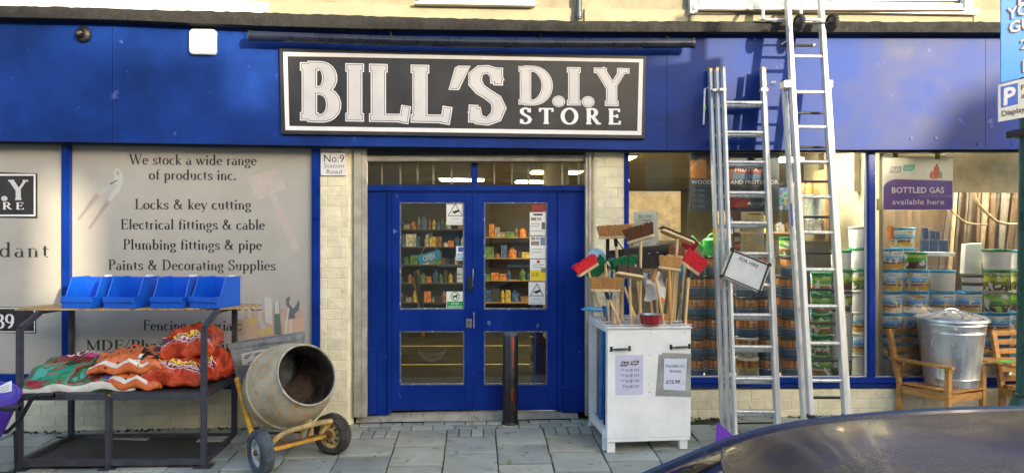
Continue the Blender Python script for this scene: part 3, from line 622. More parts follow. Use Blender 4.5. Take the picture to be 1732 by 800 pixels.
part('roof_slab', G().box(x0i - .1, x1i + .1, .3, 10.6, 7.1, 7.2), M['lead'])
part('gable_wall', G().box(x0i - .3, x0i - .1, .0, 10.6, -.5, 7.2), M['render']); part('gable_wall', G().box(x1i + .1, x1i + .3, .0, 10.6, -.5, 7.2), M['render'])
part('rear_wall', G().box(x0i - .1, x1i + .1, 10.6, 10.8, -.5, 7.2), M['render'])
# partitions: each side of the doorway, and between the two right windows
part('partition', G().box(.86, .92, .3, 2.6, .085, 2.9), wallm)
part('partition', G().box(4.02, 4.06, .12, 1.9, .3, 2.85), wallm)
part('display_deck', G().box(1.07, 6.3, .045, 1.35, .1, .375), mat('display_deck_board', (.40, .36, .28), .6))
part('window_header', G().box(3.95, 6.3, .5, .56, 2.27, 2.9), mat('cream_header_board', (.55, .47, .33), .7))
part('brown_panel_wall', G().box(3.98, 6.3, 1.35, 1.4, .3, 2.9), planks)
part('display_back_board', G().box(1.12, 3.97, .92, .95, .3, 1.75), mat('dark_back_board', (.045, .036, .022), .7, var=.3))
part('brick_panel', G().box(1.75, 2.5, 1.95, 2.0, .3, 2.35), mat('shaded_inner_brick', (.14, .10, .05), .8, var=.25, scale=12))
window_fill_panel = mat('added_window_fill_panel', (.9, .85, .7), .5, emit=(1, .93, .72), estr=20)  # glow of the unseen panels added to brighten the window displays
lampn = 0
panel_deep = mat('dimmer_lit_ceiling_panel', (.9, .8, .5), .5, emit=(1, .84, .42), estr=11)
for x, y in ((1.75, 3.3), (1.35, 5.7), (1.2, 8.0), (-.2, 3.6), (-2.6, 5.0), (4.6, 3.3), (4.4, 6.0), (-.3, 7.6), (1.9, .75), (3.3, .75), (4.9, .75), (6.0, .75)):  # front row over the display decks is added out of view as fill light
    lab = {0: 'long yellow lit ceiling panel highest in the right window beside the wood poster', 1: 'lit ceiling panel in the right window, second one down at the pillar edge', 2: 'small lit ceiling panel in the right window, lowest and nearest the pillar', 3: 'yellow lit ceiling strip seen through the glass above the blue doors'}.get(lampn, None)
    t = thing('ceiling_light', lab or ('lit ceiling panel inside the shop above the %s' % ('', '', '', '', 'blanked left windows', 'far right window at the front row', 'far right window at the back row', 'far aisle behind the doors', 'display deck behind the brooms, added unseen to brighten it', 'display deck behind the ladders, added unseen to brighten it', 'blue lidded tubs by the middle post, added unseen to brighten them', 'tubs beyond the lamp post, added unseen to brighten them')[lampn]), 'ceiling light', (x, y, 2.885), 'lit ceiling panels inside the shop')
    wx = .42 if lampn != 3 else .5
    obj('lit_panel', G().box(-wx, wx, -.28, .28, -.006, .002), window_fill_panel if y < 1 else panel_deep, t, local=True)
    obj('frame', G().box(-wx - .03, wx + .03, -.31, .31, .003, .013), M['white'], t, local=True)
    lampn += 1
t = thing('strip_lamp', 'short white lit strip lamp behind the price notice in the right window', 'strip lamp', tuple(at(1100, 358, 2.2)))
g = G().bar(at(1087, 360, 2.2), at(1121, 354.5, 2.2), .03, .03); obj('tube', g, mat('lit_tube', (1, 1, .9), .4, emit=(1, .95, .8), estr=5), t)
obj('batten', G().bar(at(1087, 357, 2.24), at(1121, 351.5, 2.24), .05, .03), M['white'], t)
tape = flatm('yellow_reflection_paint', (.42, .30, .08))  # yellow lines on the floor stand in for reflections in the door glass
for y in (2.86, 4.6): obj('reflection_line', G().box(-3, 3, y - .03, y + .03, .0855, .088), tape, shop)
obj('aisle_wall', G().box(-1.62, -1.56, .3, 4.2, .085, 2.0), mat('cream_aisle_wall', (.30, .28, .20), .7), shop)

# ---------------------------------------------------------------- the other side of the street (behind the camera)
obrick = mat('red_brown_brick', (.24, .12, .075), .85, var=.3, scale=3, bump=.004, bscale=40); oren = mat('buff_render', (.42, .36, .27), .85, var=.12, scale=2)
roofm = mat('grey_roof', (.08, .08, .085), .8, var=.2)
def front(poly): # polygon in (x, z) at y=-17
    return G().prism([Vector((x, -17.0, z)) for x, z in poly][::-1], (0, -.35, 0))
def house(x0, x1, fronts, h, m, label):  # unseen houses; front heights, dips and opening shaped to shade and sunlight the shop
    t = thing('terraced_house', label, 'house', ((x0 + x1) / 2, -17, 0), 'houses across the street')
    obj('wall', G().box(x0, x1, -25, -17.352, -.4, h), m, t); obj('roof', G().box(x0, x1, -25.1, -17.36, h + .002, h + .12), roofm, t)
    g = G()
    for p in fronts: g.merge(front(p))
    obj('light_shaping_front', g, m, t, fixn=True)
    n = max(2, int((x1 - x0) / 2))
    for i in range(n):
        for z0, z1 in ((.9, 2.3), (3.2, 4.3)):
            xc = x0 + (i + .5) * (x1 - x0) / n
            w_ = obj('window', G().box(xc - .45, xc + .45, -16.97, -16.94, z0, z1), M['skyglass'], t)
            obj('sill', G().box(xc - .55, xc + .55, -16.99, -16.85, z0 - .1, z0 - .01), M['white'], w_)
house(-16, -6.2, [[(-16, -.4), (-6.2, -.4), (-6.2, 7.9), (-11, 8.8), (-16, 7.9)]], 4.4, obrick, 'brown brick house with a stepped front across the street, far left')
house(-6.15, .4, [[(-6.15, -.4), (.4, -.4), (.4, 8.0), (-6.15, 8.0)]], 4.4, oren, 'buff rendered house with a flat parapet across the street')
house(.45, 6.9, [[(.45, -.4), (6.9, -.4), (6.9, 7.75), (.45, 7.75)]], 4.4, obrick, 'brown brick house with a straight parapet across the street')
house(6.95, 13.6, [[(6.95, -.4), (13.6, -.4), (13.6, 5.15), (6.95, 5.15)], [(6.95, 5.15), (7.85, 5.15), (7.85, 7.75), (6.95, 7.75)],
     [(7.85, 6.3), (8.2, 6.5), (8.5, 6.2), (8.5, 7.5), (7.85, 7.75)],
     [(8.5, 6.2), (8.5, 5.15), (13.6, 5.15), (13.6, 7.52), (12.6, 7.66), (11.2, 7.66), (10.3, 7.6), (10.1, 7.0), (9.55, 6.95), (9.4, 7.55), (9.1, 7.4), (8.51, 7.5)]],
     4.4, oren, 'buff rendered house across the street, its high front opening shaped to pass a sun patch')
house(13.65, 21, [[(13.65, -.4), (21, -.4), (21, 7.3), (17.2, 7.42), (16.6, 7.2), (16.2, 6.5), (14.4, 6.45), (14.1, 7.0), (13.65, 7.4)]], 4.4, obrick, 'brown brick house across the street, its parapet dip shaped to let sun onto the fascia')
house(21.05, 32, [[(21.05, -.4), (32, -.4), (32, 8.2), (21.05, 8.2)]], 4.4, oren, 'buff rendered house at the far right across the street')
# ---------------------------------------------------------------- fascia furniture
def P(u, v, Y): return at(u, v, Y)
Ys = -.215
t = thing('shop_sign', "long dark grey sign with a white border reading BILL'S D.I.Y STORE", 'shop sign', tuple(P(782, 231, -.2)))
obj('sign_panel', quad_px([(472.5, 82.5), (1093, 95), (1090.5, 235), (475.5, 227)], Ys, -.183), M['signdark'], t, bevel=.002)
def quad4(a, b, c, d, Y=Ys - .0015, Yb=Ys - .0002): return quad_px([a, b, c, d], Y, Yb)
bo = [(479, 88.5), (1088, 100.5), (1085, 229), (482.5, 220.5)]; bi = [(486, 95.5), (1081, 106), (1078, 222), (489.5, 213.5)]
g = G()
for i in range(4): g.merge(quad4(bo[i], bo[(i + 1) % 4], bi[(i + 1) % 4], bi[i]))
obj('white_border', g, M['wht'], t)
g = G()
for (u, v) in ((480, 86), (596, 87), (725, 90), (853, 93), (975, 95.5), (1089, 98), (478, 223), (600, 226.5), (728, 229), (850, 231), (972, 232.5), (1087, 233.5)):
    o = obj('screw', G().lathe([(.0, .004), (.006, .003), (.008, 0)], Matrix.Translation(P(u, v, Ys)) @ Matrix.Rotation(math.pi / 2, 4, 'X'), 8), M['black'], t)
for name, gr_, m_, lf in (('letter_outline', .036, M['wht'], .0018), ('letter_keyline', .016, M['ink'], .0032), ('letter_face', .006, M['silver'], .0046)):
    serif_letters(name, "BILL'S", 507, 201, 850, 207.5, 92, Ys, m_, t, .20, .085, gr_, .06, lf)
    serif_letters(name, "D.I.Y", 877, 175, 1062, 178, 60, Ys, m_, t, .195, .075, gr_ * 1.1, .04, lf)
serif_letters('letter', "STORE", 879, 209.5, 1050, 211, 26.5, Ys, M['wht'], t, .19, .08, .012, .42, .002)
# light trough
t = thing('light_trough', 'long dark horizontal trough light fixed above the shop sign', 'sign light', tuple(P(800, 70, -.3)))
a = P(424, 61, -.33); b = P(1172, 73.5, -.33)
n = 24; pts = [a.lerp(b, i / n) + Vector((0, 0, -.028 * math.sin(math.pi * i / n))) for i in range(n + 1)]
trm = mat('dark_blue_trough', (.010, .014, .03), .3, var=.2, scale=6)
obj('tube', G().tube(pts, .044, 14), trm, t, smooth=True)
for p, d in ((a, -1), (b, 1)): obj('end_cap', G().tube([p + Vector((-.012 * d, 0, 0)), p + Vector((.012 * d, 0, 0))], .048, 14), M['black'], t, smooth=True)
for u, v in ((661, 52), (914, 57), (1128, 62)):
    obj('bracket', G().tube([P(u, v, -.19), P(u, v + 3, -.25), P(u, v + 12, -.33)], .008, 6).box(P(u, 0, -.2).x - .022, P(u, 0, -.2).x + .022, -.195, -.182, P(u, v, -.2).z - .014, P(u, v, -.2).z + .014), M['black'], t)
obj('cable', G().tube([P(425, 58, -.3), P(417, 52, -.24), P(420, 45, -.21), P(432, 43, -.2), P(441, 48, -.2), P(450, 50, -.2), P(458, 47, -.19)], .004, 6), M['black'], t, smooth=True)
# alarm box
t = thing('alarm_box', 'white rounded square alarm box high on the blue fascia', 'alarm box', tuple(P(343, 92, -.2)))
c = P(341.5, 70.5, -.23)
def rsq(w_, h_, r_, n=6):
    out = []
    for cx, cz, a0 in ((w_ - r_, h_ - r_, 0), (-w_ + r_, h_ - r_, 90), (-w_ + r_, -h_ + r_, 180), (w_ - r_, -h_ + r_, 270)):
        out += [(cx + r_ * math.cos(math.radians(a0 + 90 * k / n)), cz + r_ * math.sin(math.radians(a0 + 90 * k / n))) for k in range(n + 1)]
    return out
def rbox(c, w_, h_, r_, d, e=.012):
    g = G(); rings = []
    for s_k, yy in ((0, d), (0, e), (e * .35, e * .3), (e, 0)): rings.append([(c.x + x, c.y + yy, c.z + z) for x, z in rsq(w_ - s_k, h_ - s_k, max(.003, r_ - s_k * .5))])
    n = len(rings[0]); vs = [p for rr in rings for p in rr]
    return g.add(vs, [(j * n + i, (j + 1) * n + i, (j + 1) * n + (i + 1) % n, j * n + (i + 1) % n) for j in range(3) for i in range(n)] + [tuple(range(4 * n - 1, 3 * n - 1, -1))])
obj('cover', rbox(c, .124, .118, .04, .05, .02), mat('white_alarm_plastic', (.78, .79, .78), .35, var=.02), t, smooth=True, fixn=True)
obj('back_plate', rbox(c + Vector((.006, .03, -.006)), .118, .112, .038, .018, .004), mat('grey_plastic', (.4, .42, .45), .5), t, smooth=True, fixn=True)
# camera ball
t = thing('security_camera', 'small black round security camera at the left end of the fascia', 'camera', tuple(P(141, 68, -.2)))
c = P(141, 59, -.2)
obj('base_ring', G().lathe([(0, .03), (.05, .028), (.068, .012), (.07, 0), (.07, -.01)], Matrix.Translation(c) @ Matrix.Rotation(math.pi / 2, 4, 'X'), 20), M['black'], t, smooth=True)
obj('eyeball', G().lathe([(0, .045), (.02, .042), (.036, .028), (.042, .01), (.038, -.01)], Matrix.Translation(c + Vector((-.012, -.03, .004))) @ Matrix.Rotation(math.pi / 2 + .3, 4, 'X'), 16), mat('glossy_black', (.01, .01, .012), .12, rvar=.02), t, smooth=True)
obj('lens', G().lathe([(0, .004), (.014, .003), (.016, 0)], Matrix.Translation(c + Vector((-.012, -.072, -.008))) @ Matrix.Rotation(math.pi / 2 + .3, 4, 'X'), 12), metal, t)
obj('cable', G().tube([c + Vector((.03, -.02, .02)), c + Vector((.055, -.03, .055)), c + Vector((.02, -.02, .075)), c + Vector((-.03, -.01, .06))], .006, 6), M['black'], t, smooth=True)
# house number
t = thing('number_sign', 'white notice reading No:9 Station Road on the cream pillar left of the doors', 'sign', tuple(P(565, 297, -.03)))
obj('board', rect_px(542.5, 258.5, 584.5, 297, -.034, -.0215), M['wht'], t, bevel=.001)
text_px('lettering', 'No:9', 548, 274.5, 582, 274.5, 13, -.034, M['ink'], t, lift=.001)
text_px('lettering', 'Station', 548, 284, 582, 284, 7.5, -.034, flatm('grey_ink', (.12, .13, .14)), t, lift=.001)
text_px('lettering', 'Road', 552.5, 294, 578, 294, 7.5, -.034, flatm('grey_ink2', (.12, .13, .14)), t, lift=.001)
# ---------------------------------------------------------------- notices on the door glass
Yg = dy + .013
paper = flatm('white_paper', (.74, .75, .74)); green = flatm('green_print', (.02, .33, .10)); bluep = flatm('blue_print', (.03, .12, .42)); yellow = flatm('yellow_print', (.75, .55, .03)); redp = flatm('red_print', (.45, .03, .03)); greyp = flatm('grey_print', (.35, .36, .36)); cyan = flatm('cyan_sign', (.02, .45, .72))
def sheet(name, label, cat, u0, v0, u1, v1, m=paper, Y=Yg, th=.002, pts=None):
    t = thing(name, label, cat, tuple(P((u0 + u1) / 2, v1, Y)))
    obj('sheet', quad_px(pts or [(u0, v0), (u1, v0), (u1, v1), (u0, v1)], Y, Y + th), m, t); return t
def px_rect(t, name, u0, v0, u1, v1, m, Y=Yg, l=.001): return obj(name, G().add([P(u, v, Y) + Vector((0, -l, 0)) for u, v in ((u0, v1), (u1, v1), (u1, v0), (u0, v0))], [(0, 1, 2, 3)]), m, t)
def px_poly(t, name, pts, m, Y=Yg, l=.0014): return obj(name, G().add([P(u, v, Y) + Vector((0, -l, 0)) for u, v in pts], [tuple(range(len(pts)))]), m, t)
def px_line(t, name, pts, wpx, m, Y=Yg, l=.0014, closed=False):
    g = G(); n = len(pts)
    for i in range(n if closed else n - 1):
        a = Vector(pts[i]); b = Vector(pts[(i + 1) % n]); d = (b - a).normalized(); nn = Vector((-d.y, d.x)) * wpx / 2; a = a - d * wpx * .4; b = b + d * wpx * .4
        g.add([P(*(a + nn), Y) + Vector((0, -l - i * .0001, 0)), P(*(b + nn), Y) + Vector((0, -l - i * .0001, 0)), P(*(b - nn), Y) + Vector((0, -l - i * .0001, 0)), P(*(a - nn), Y) + Vector((0, -l - i * .0001, 0))], [(0, 1, 2, 3)])
    return obj(name, g, m, t)
def cctv(u, v, label, u1, v1):
    t = sheet('cctv_sticker', label, 'sticker', u, v, u1, v1)
    cx = (u + u1) / 2
    px_line(t, 'triangle', [(cx, v + 3), (u1 - 3, v + 23), (u + 3, v + 23)], 1.1, M['ink'], closed=True)
    px_poly(t, 'camera_symbol', [(cx - 6, v + 18), (cx - 4, v + 15.5), (cx + 6, v + 12.5), (cx + 7.5, v + 15.5), (cx + 1, v + 18.5), (cx - 1, v + 20), (cx - 3, v + 18)], M['ink'])
    text_px('lettering', 'CCTV', cx - 7.5, v + 31.5, cx + 6, v + 31.5, 5, Yg, greyp, t, lift=.0012)
    text_px('lettering', 'in operation', cx - 12, v + 36.5, cx + 11, v + 36.5, 3, Yg, greyp, t, lift=.0012)
cctv(755, 342, 'white CCTV sticker with a triangle at the top of the left door glass', 785, 380.5)
cctv(894, 477, 'white CCTV sticker with a triangle at the bottom of the right door glass', 922, 515)
t = sheet('dog_sticker', 'green and white sticker with a dog in a ring low on the left door glass', 'sticker', 755, 493, 785, 521.5)
px_rect(t, 'green_band', 756, 509.5, 784, 520.5, green)
px_line(t, 'ring', [(770 + 7 * math.cos(k * .3927), 501 + 7 * math.sin(k * .3927)) for k in range(16)], 1.5, green, closed=True)
px_poly(t, 'dog_symbol', [(766.5, 505), (766, 500), (771, 499.5), (772.5, 497), (775, 498.5), (773, 501), (773.5, 505), (772, 505), (771, 502.5), (768.5, 502.5), (768, 505)], M['ink'])
text_px('lettering', 'Dogs', 764, 514.5, 776, 514.5, 3.6, Yg, M['wht'], t, lift=.0014); text_px('lettering', 'welcome', 759, 519.5, 781, 519.5, 3.6, Yg, M['wht'], t, lift=.0014)
t = sheet('card_sticker', 'small blue and white sticker at the right edge of the left door glass', 'sticker', 771.5, 416.5, 785, 440.5)
px_rect(t, 'blue_box', 775, 418, 785, 426, bluep); px_rect(t, 'blue_box', 773, 429, 784, 439.5, flatm('light_blue_print', (.15, .4, .62))); text_px('lettering', 'NEF', 774, 437, 782, 436, 6, Yg, M['wht'], t, lift=.0018)
for i, (a, b, lab) in enumerate(((453, 463, 'upper'), (465, 470, 'middle'), (471.5, 477, 'lower'))):
    sheet('small_sticker', lab + ' one of three tiny pale stickers below the blue sticker on the left door', 'sticker', 773, a, 783, b, flatm('pale_sticker', (.45, .47, .45)))
t = sheet('notice', 'top white notice of small photographs on the right door glass', 'notice', 896, 359, 923.5, 398)
for (a, b, c_x, d, m_) in ((898, 368, 907, 373, flatm('photo_brown', (.28, .2, .13))), (908, 368, 916, 373, greyp), (916, 376, 922, 388, flatm('photo_dark', (.12, .12, .11))), (898, 378, 913, 379.5, greyp), (898, 382, 912, 383.5, greyp), (898, 390, 919, 391.5, greyp)): px_rect(t, 'print', a, b, c_x, d, m_)
px_rect(t, 'heading', 902, 361.5, 918, 364.5, M['ink'])
t = sheet('notice', 'second white notice on the right door glass with a row of photographs', 'notice', 896, 399.5, 923.5, 437)
for (a, b, c_x, d, m_) in ((898, 401, 905, 406, flatm('photo_mix', (.3, .2, .18))), (906, 401, 913, 406, greyp), (914, 401, 922, 415, flatm('photo_blue', (.14, .2, .3))), (898, 408, 912, 415, flatm('photo_tan', (.22, .2, .2))), (899, 421, 919, 422.5, greyp), (899, 426, 917, 427.5, greyp)): px_rect(t, 'print', a, b, c_x, d, m_)
t = sheet('notice', 'third notice on the right door glass, white above and yellow below', 'notice', 896.5, 438.5, 923.5, 475)
px_rect(t, 'yellow_block', 897, 457, 923, 474.5, yellow); px_rect(t, 'print', 908, 440.5, 913, 445, redp); px_rect(t, 'print', 900, 447, 920, 448.5, greyp); px_rect(t, 'print', 900, 451, 918, 452.5, greyp); px_rect(t, 'photo', 915, 453, 923, 461, flatm('photo_sage', (.18, .22, .16)), l=.002); text_px('lettering', 'CLUB', 899, 467, 910, 467, 6, Yg, M['ink'], t, lift=.002)
sheet('red_sticker', 'plain red strip sticker at the top corner of the right door glass', 'sticker', 899, 343.5, 924, 357, flatm('dull_red_sticker', (.28, .03, .035)))
# open sign on string
t = thing('open_sign', 'small cyan OPEN sign hanging crooked on a string behind the left door glass', 'open sign', tuple(P(726, 446, dy + .05)))
Yo = dy + .04
obj('plate', quad_px([(705.5, 432), (743, 422), (746, 437), (709.5, 448)], Yo, Yo + .006), cyan, t, bevel=.001)
a = P(716.5, 442.5, Yo) + Vector((0, -.0012, 0)); b = P(736, 437, Yo) + Vector((0, -.0012, 0)); up = P(714.3, 432.5, Yo) - P(716.5, 442.5, Yo)
obj('lettering', text_bold('OPEN', a, b - a, up, Vector((0, -1, 0)), .03), M['wht'], t)
strg = flatm('white_string', (.6, .6, .55))
obj('string', G().tube([P(712, 430.5, Yo + .003), P(725.5, 404, Yo + .003), P(739.5, 423.5, Yo + .003)], .0022, 5), strg, t)
obj('suction_cup', G().lathe([(0, .018), (.008, .018), (.01, .008), (.022, .003), (.024, 0)], Matrix.Translation(P(727.5, 398, dy + .021)) @ Matrix.Rotation(-math.pi / 2, 4, 'X'), 16), mat('grey_rubber_cup', (.35, .35, .35), .2), t, smooth=True)
# ---------------------------------------------------------------- posters in the right windows (hung just behind the glass)
Yw = .06
slate = flatm('slate_poster', (.055, .075, .10)); orangep = flatm('orange_print', (.62, .24, .02)); purple = flatm('purple_print', (.13, .05, .36)); teal = flatm('teal_print', (.10, .52, .48)); beige = flatm('beige_card', (.50, .40, .22))
t = sheet('poster', 'dark slate poster reading WOOD STAIN AND PROTECTOR with an orange top corner', 'poster', 1167, 258, 1318, 357, slate, Y=Yw)
px_rect(t, 'photo_panel', 1168, 271, 1195, 302, orangep, Yw); px_rect(t, 'photo_panel', 1180, 266, 1240, 303.5, flatm('brown_wood_photo', (.20, .075, .045)), Yw, .0008); px_line(t, 'plank_stripe', [(1169, 290), (1187, 271)], 1.2, flatm('pale_stripe', (.5, .45, .4)), Yw, .002); px_line(t, 'plank_stripe', [(1168, 286), (1183, 270)], 1.2, paper, Yw, .002)
px_rect(t, 'photo_panel', 1240, 274, 1290, 303.5, flatm('blue_photo', (.10, .22, .42)), Yw, .001)
px_poly(t, 'red_flash', [(1238, 286), (1245, 278), (1288, 278), (1288, 296), (1262, 293), (1244, 294)], flatm('red_brown_flash', (.32, .05, .04)), Yw, .0018)
text_px('lettering', 'PROTEK', 1243, 290.5, 1283, 290.5, 7, Yw, M['wht'], t, bold=.02, lift=.0026)
text_px('lettering', 'WOOD STAIN AND PROTECTOR', 1169.5, 311.5, 1316, 311.5, 7, Yw, M['wht'], t, bold=.03, lift=.0026)
text_px('lettering', 'for sheds fences and decking outdoors', 1169.5, 315.5, 1290, 315.5, 2.4, Yw, greyp, t, lift=.0026)
for k in range(4):
    v = 322 + k * 9
    px_line(t, 'icon', [(1174 + 2.6 * math.cos(a * 1.047), v + 2.6 * math.sin(a * 1.047)) for a in range(6)], .8, greyp, Yw, .0016, True); px_rect(t, 'small_print', 1180, v - 1.6, 1190 + 2 * (k % 2), v - .4, greyp, Yw); px_rect(t, 'small_print', 1180, v + .8, 1193, v + 1.8, greyp, Yw)
px_rect(t, 'red_box', 1236, 329, 1267, 351, flatm('bright_red_box', (.50, .04, .03)), Yw); 
for k in range(3): px_rect(t, 'small_print', 1239, 335 + 5 * k, 1258, 336 + 5 * k, redp, Yw, .0016)
px_line(t, 'round_badge', [(1279 + 12 * math.cos(a * .314), 339 + 13 * math.sin(a * .314)) for a in range(20)], .9, greyp, Yw, .0016, True); px_rect(t, 'badge_mark', 1273, 330, 1286, 336, orangep, Yw, .0016)
t = sheet('card_poster', 'beige card with a small picture hanging under the slate poster behind the ladder', 'poster', 1254, 358.5, 1292, 425, beige, Y=Yw + .03)
px_poly(t, 'tool_picture', [(1276, 380), (1286, 380), (1290, 388), (1289, 412), (1283, 415), (1279, 408), (1281, 392)], greyp, Yw + .03); px_rect(t, 'heading', 1266, 361, 1287, 363, M['ink'], Yw + .03)
for k in range(5): px_rect(t, 'small_print', 1257, 382 + 7 * k, 1262, 384 + 7 * k, flatm('brown_ink', (.3, .2, .1)), Yw + .03)
t = sheet('photo_strip', 'dark strip of product photographs beside the beige card behind the ladder', 'poster', 1240, 358.5, 1252, 425, flatm('maroon_card', (.06, .02, .025)), Y=Yw + .05)
for v, m_ in ((376, greyp), (386, paper), (401, greyp), (413, redp)): px_rect(t, 'photo', 1242, v, 1251, v + 7, m_, Yw + .05)
t = sheet('colour_poster', 'colourful blue and green patterned sheet between the two ladders', 'poster', 1307, 318, 1345, 354, flatm('yellow_map', (.50, .45, .22)), Y=Yw + .1)
r = random.Random(9)
for k in range(26):
    u = r.uniform(1316, 1342); v = r.uniform(300, 352); s = r.uniform(2, 6)
    px_poly(t, 'patch', [(u, v - s), (u + s, v), (u + s * .3, v + s), (u - s, v + s * .4)], flatm('patch_colour', r.choice(((.02, .12, .5), (.02, .3, .4), (.05, .4, .08), (.5, .5, .5), (.05, .08, .3)))), Yw + .1, .001 + k * .0001)
t = sheet('shop_notice', "white notice headed BILL'S DIY behind the brooms in the right window", 'notice', 1071.5, 358, 1113, 416, flatm('pale_notice', (.55, .62, .64)), Y=Yw)
text_px('lettering', "BILL'S DIY", 1081, 369, 1103, 369, 6, Yw, M['ink'], t, lift=.0012); px_poly(t, 'swash', [(1081, 371.5), (1092, 372.5), (1103, 371.5), (1092, 374)], M['ink'], Yw)
for k in range(3): px_rect(t, 'small_print', 1088 - 2 * k, 378 + 5 * k, 1097 + k, 379.2 + 5 * k, greyp, Yw)
for u in (1074, 1110.5):
    for v in (361, 413): px_poly(t, 'pin', [(u - 1, v - 1), (u + 1, v - 1), (u + 1, v + 1), (u - 1, v + 1)], M['ink'], Yw)
t = sheet('gas_poster', 'white and purple poster reading BOTTLED GAS available here in the far right window', 'poster', 1493, 265, 1612, 355, flatm('gloss_white_poster', (.78, .78, .70)), Y=Yw)
arc = [(1494 + 26 * (1 - math.cos(a * .157)), 319 - 16 * math.sin(a * .157)) for a in range(1, 10)]
px_poly(t, 'purple_band', [(1494, 354.5), (1494, 322)] + arc + [(1611, 306), (1611, 354.5)], purple, Yw)
text_px('lettering', 'BOTTLED GAS', 1508.5, 326.5, 1596.5, 326.5, 10, Yw, M['wht'], t, bold=.02, lift=.0022); text_px('lettering', 'available here', 1509, 346, 1597, 346, 9.5, Yw, M['wht'], t, lift=.0022)
px_poly(t, 'logo_tile', [(1505, 291), (1507, 282), (1525, 281.5), (1524, 291), (1519, 293), (1504, 292.5)], greyp, Yw); text_px('lettering', 'FLO', 1507.5, 290.5, 1521, 290.5, 6.5, Yw, M['wht'], t, bold=.02, lift=.002)
px_poly(t, 'logo_tile', [(1527, 289), (1528, 280), (1532, 279), (1548, 279), (1546, 288), (1541, 290)], teal, Yw); text_px('lettering', 'GAS', 1530, 287.5, 1544, 287.5, 6.5, Yw, flatm('pale_teal', (.5, .72, .68)), t, bold=.02, lift=.002)
bt = flatm('red_bottle_print', (.62, .12, .06))
for (u, v, w_, h_, m_) in ((1584, 290, 5, 21, bt), (1576.5, 296, 4, 11, bt), (1590, 296, 3.5, 11, flatm('green_bottle_print', (.25, .45, .08))), (1581, 296, 4.5, 14, flatm('orange_bottle_print', (.7, .25, .1)))):
    px_poly(t, 'gas_bottle_print', [(u - w_, v + h_ / 2), (u - w_, v - h_ / 4), (u - w_ * .4, v - h_ * .45), (u - w_ * .3, v - h_ * .6), (u + w_ * .4, v - h_ * .6), (u + w_ * .5, v - h_ * .45), (u + w_, v - h_ / 4), (u + w_, v + h_ / 2)], m_, Yw, .0014 + h_ * .00003)
for u, v in ((1515, 262), (1586, 265)): obj('clip', rect_px(u - 4, v - 5, u + 4, v + 5, Yw - .006, Yw + .004), mat('brass_clip', (.25, .2, .1), .4, .6), t)
t = sheet('small_poster', 'small yellowish notice edge at the left of the far right window', 'notice', 1482.5, 336, 1492, 356, flatm('yellowish_notice', (.45, .38, .18)), Y=Yw + .02)
# ---------------------------------------------------------------- left side: shelf unit, bins, bags, barrow, mixer, bollard
XV = Vector((1, 0, 0)); ZV = Vector((0, 0, 1))
def frame_mat(o, ex, ey, ez):
    return Matrix(((ex.x, ey.x, ez.x, o.x), (ex.y, ey.y, ez.y, o.y), (ex.z, ey.z, ez.z, o.z), (0, 0, 0, 1)))
steel = mat('dark_grey_steel_frame', (.055, .057, .075), .5, .2, var=.2, scale=9, bump=.0008, scr=((.10, .08, .06), .27))
deckm = mat('dark_steel_tray', (.045, .045, .048), .5, .2, var=.3, scale=5, scr=((.10, .09, .08), .33))
chip = mat('chipboard', (.42, .27, .12), .8, var=.3, scale=22, bump=.002, scr=((.20, .11, .05), .36))
xl, xr, yf, yb = -3.68, -2.22, -1.03, -.24
zs = at(190, 664, yf).z
t = thing('shelf_trolley', 'dark grey steel shelf unit with a chipboard top shelf against the left window', 'shelf unit', (-2.95, -.63, gz(-2.95, -.63)), None)
def leg(x, y, z1): return obj('leg', G().bar((x, y, gz(x, y) + .012), (x, y, z1), .045, .045, (0, 1, 0)), steel, t, bevel=.004)
zk = at(33, 556, yf).z; ztb = at(200, 521, -.7).z
for x in (xl, xr): leg(x, yf, zk)
xm = at(184, 700, yf).x
leg(xm, yf, zs - .03)
leg(xl + .0, yb, ztb - .01); leg(xr, yb, at(391, 489, yb).z)
for x in (xl, xr):
    obj('sloping_arm', G().bar((x, yf, zk), (x, -.72, ztb - .02), .042, .042, (1, 0, 0)), steel, t, bevel=.004)
    obj('top_arm', G().bar((x, -.735, ztb - .025), (x, yb, ztb - .03), .04, .04, (0, 0, 1)), steel, t, bevel=.004)
zb0 = gz(-2.95, yf) + .055
for name, z in (('shelf_rail', zs - .026), ('base_rail', zb0)):
    obj(name, G().bar((xl + .023, yf, z), (xm - .023, yf, z - .0), .042, .055), steel, t, bevel=.004)
    obj(name, G().bar((xm + .023, yf, z), (xr - .023, yf, z), .042, .055), steel, t, bevel=.004)
    obj(name, G().bar((xl + .023, yb, z), (xr - .023, yb, z), .042, .055), steel, t, bevel=.004)
    for x in (xl, xr): obj(name, G().bar((x, yf + .023, z), (x, yb - .023, z), .042, .055), steel, t, bevel=.004)
obj('shelf_tray', G().box(xl + .02, xr - .02, yf + .02, yb - .02, zs - .008, zs + .004), deckm, t)
obj('base_tray', G().box(xl + .02, xr - .02, yf + .02, yb - .02, zb0 - .015, zb0 - .006), deckm, t)
for x in (xl, xm, xr): obj('foot_pad', G().box(x - .07, x + .07, yf - .05, yf + .05, gz(x, yf) + .002, gz(x, yf) + .012), steel, t)
g = G(); r = random.Random(4); n = 30; x0 = at(30, 515, -.72).x; x1 = at(430, 515, -.55).x
for j in range(2):
    pass
fr_ = [(x0 + (x1 - x0) * i / n, -.76 + r.uniform(-.012, .012) + (.12 * (i / n) ** 6)) for i in range(n + 1)]
loop = [Vector((x, y, ztb)) for x, y in fr_] + [Vector((x1 + .02, -.42, ztb)), Vector((x1 - .05, -.28, ztb)), Vector((x0 + .05, -.3, ztb)), Vector((x0 - .02, -.5, ztb))]
obj('top_shelf', g.prism(loop, (0, 0, -.013)), chip, t, fixn=True)
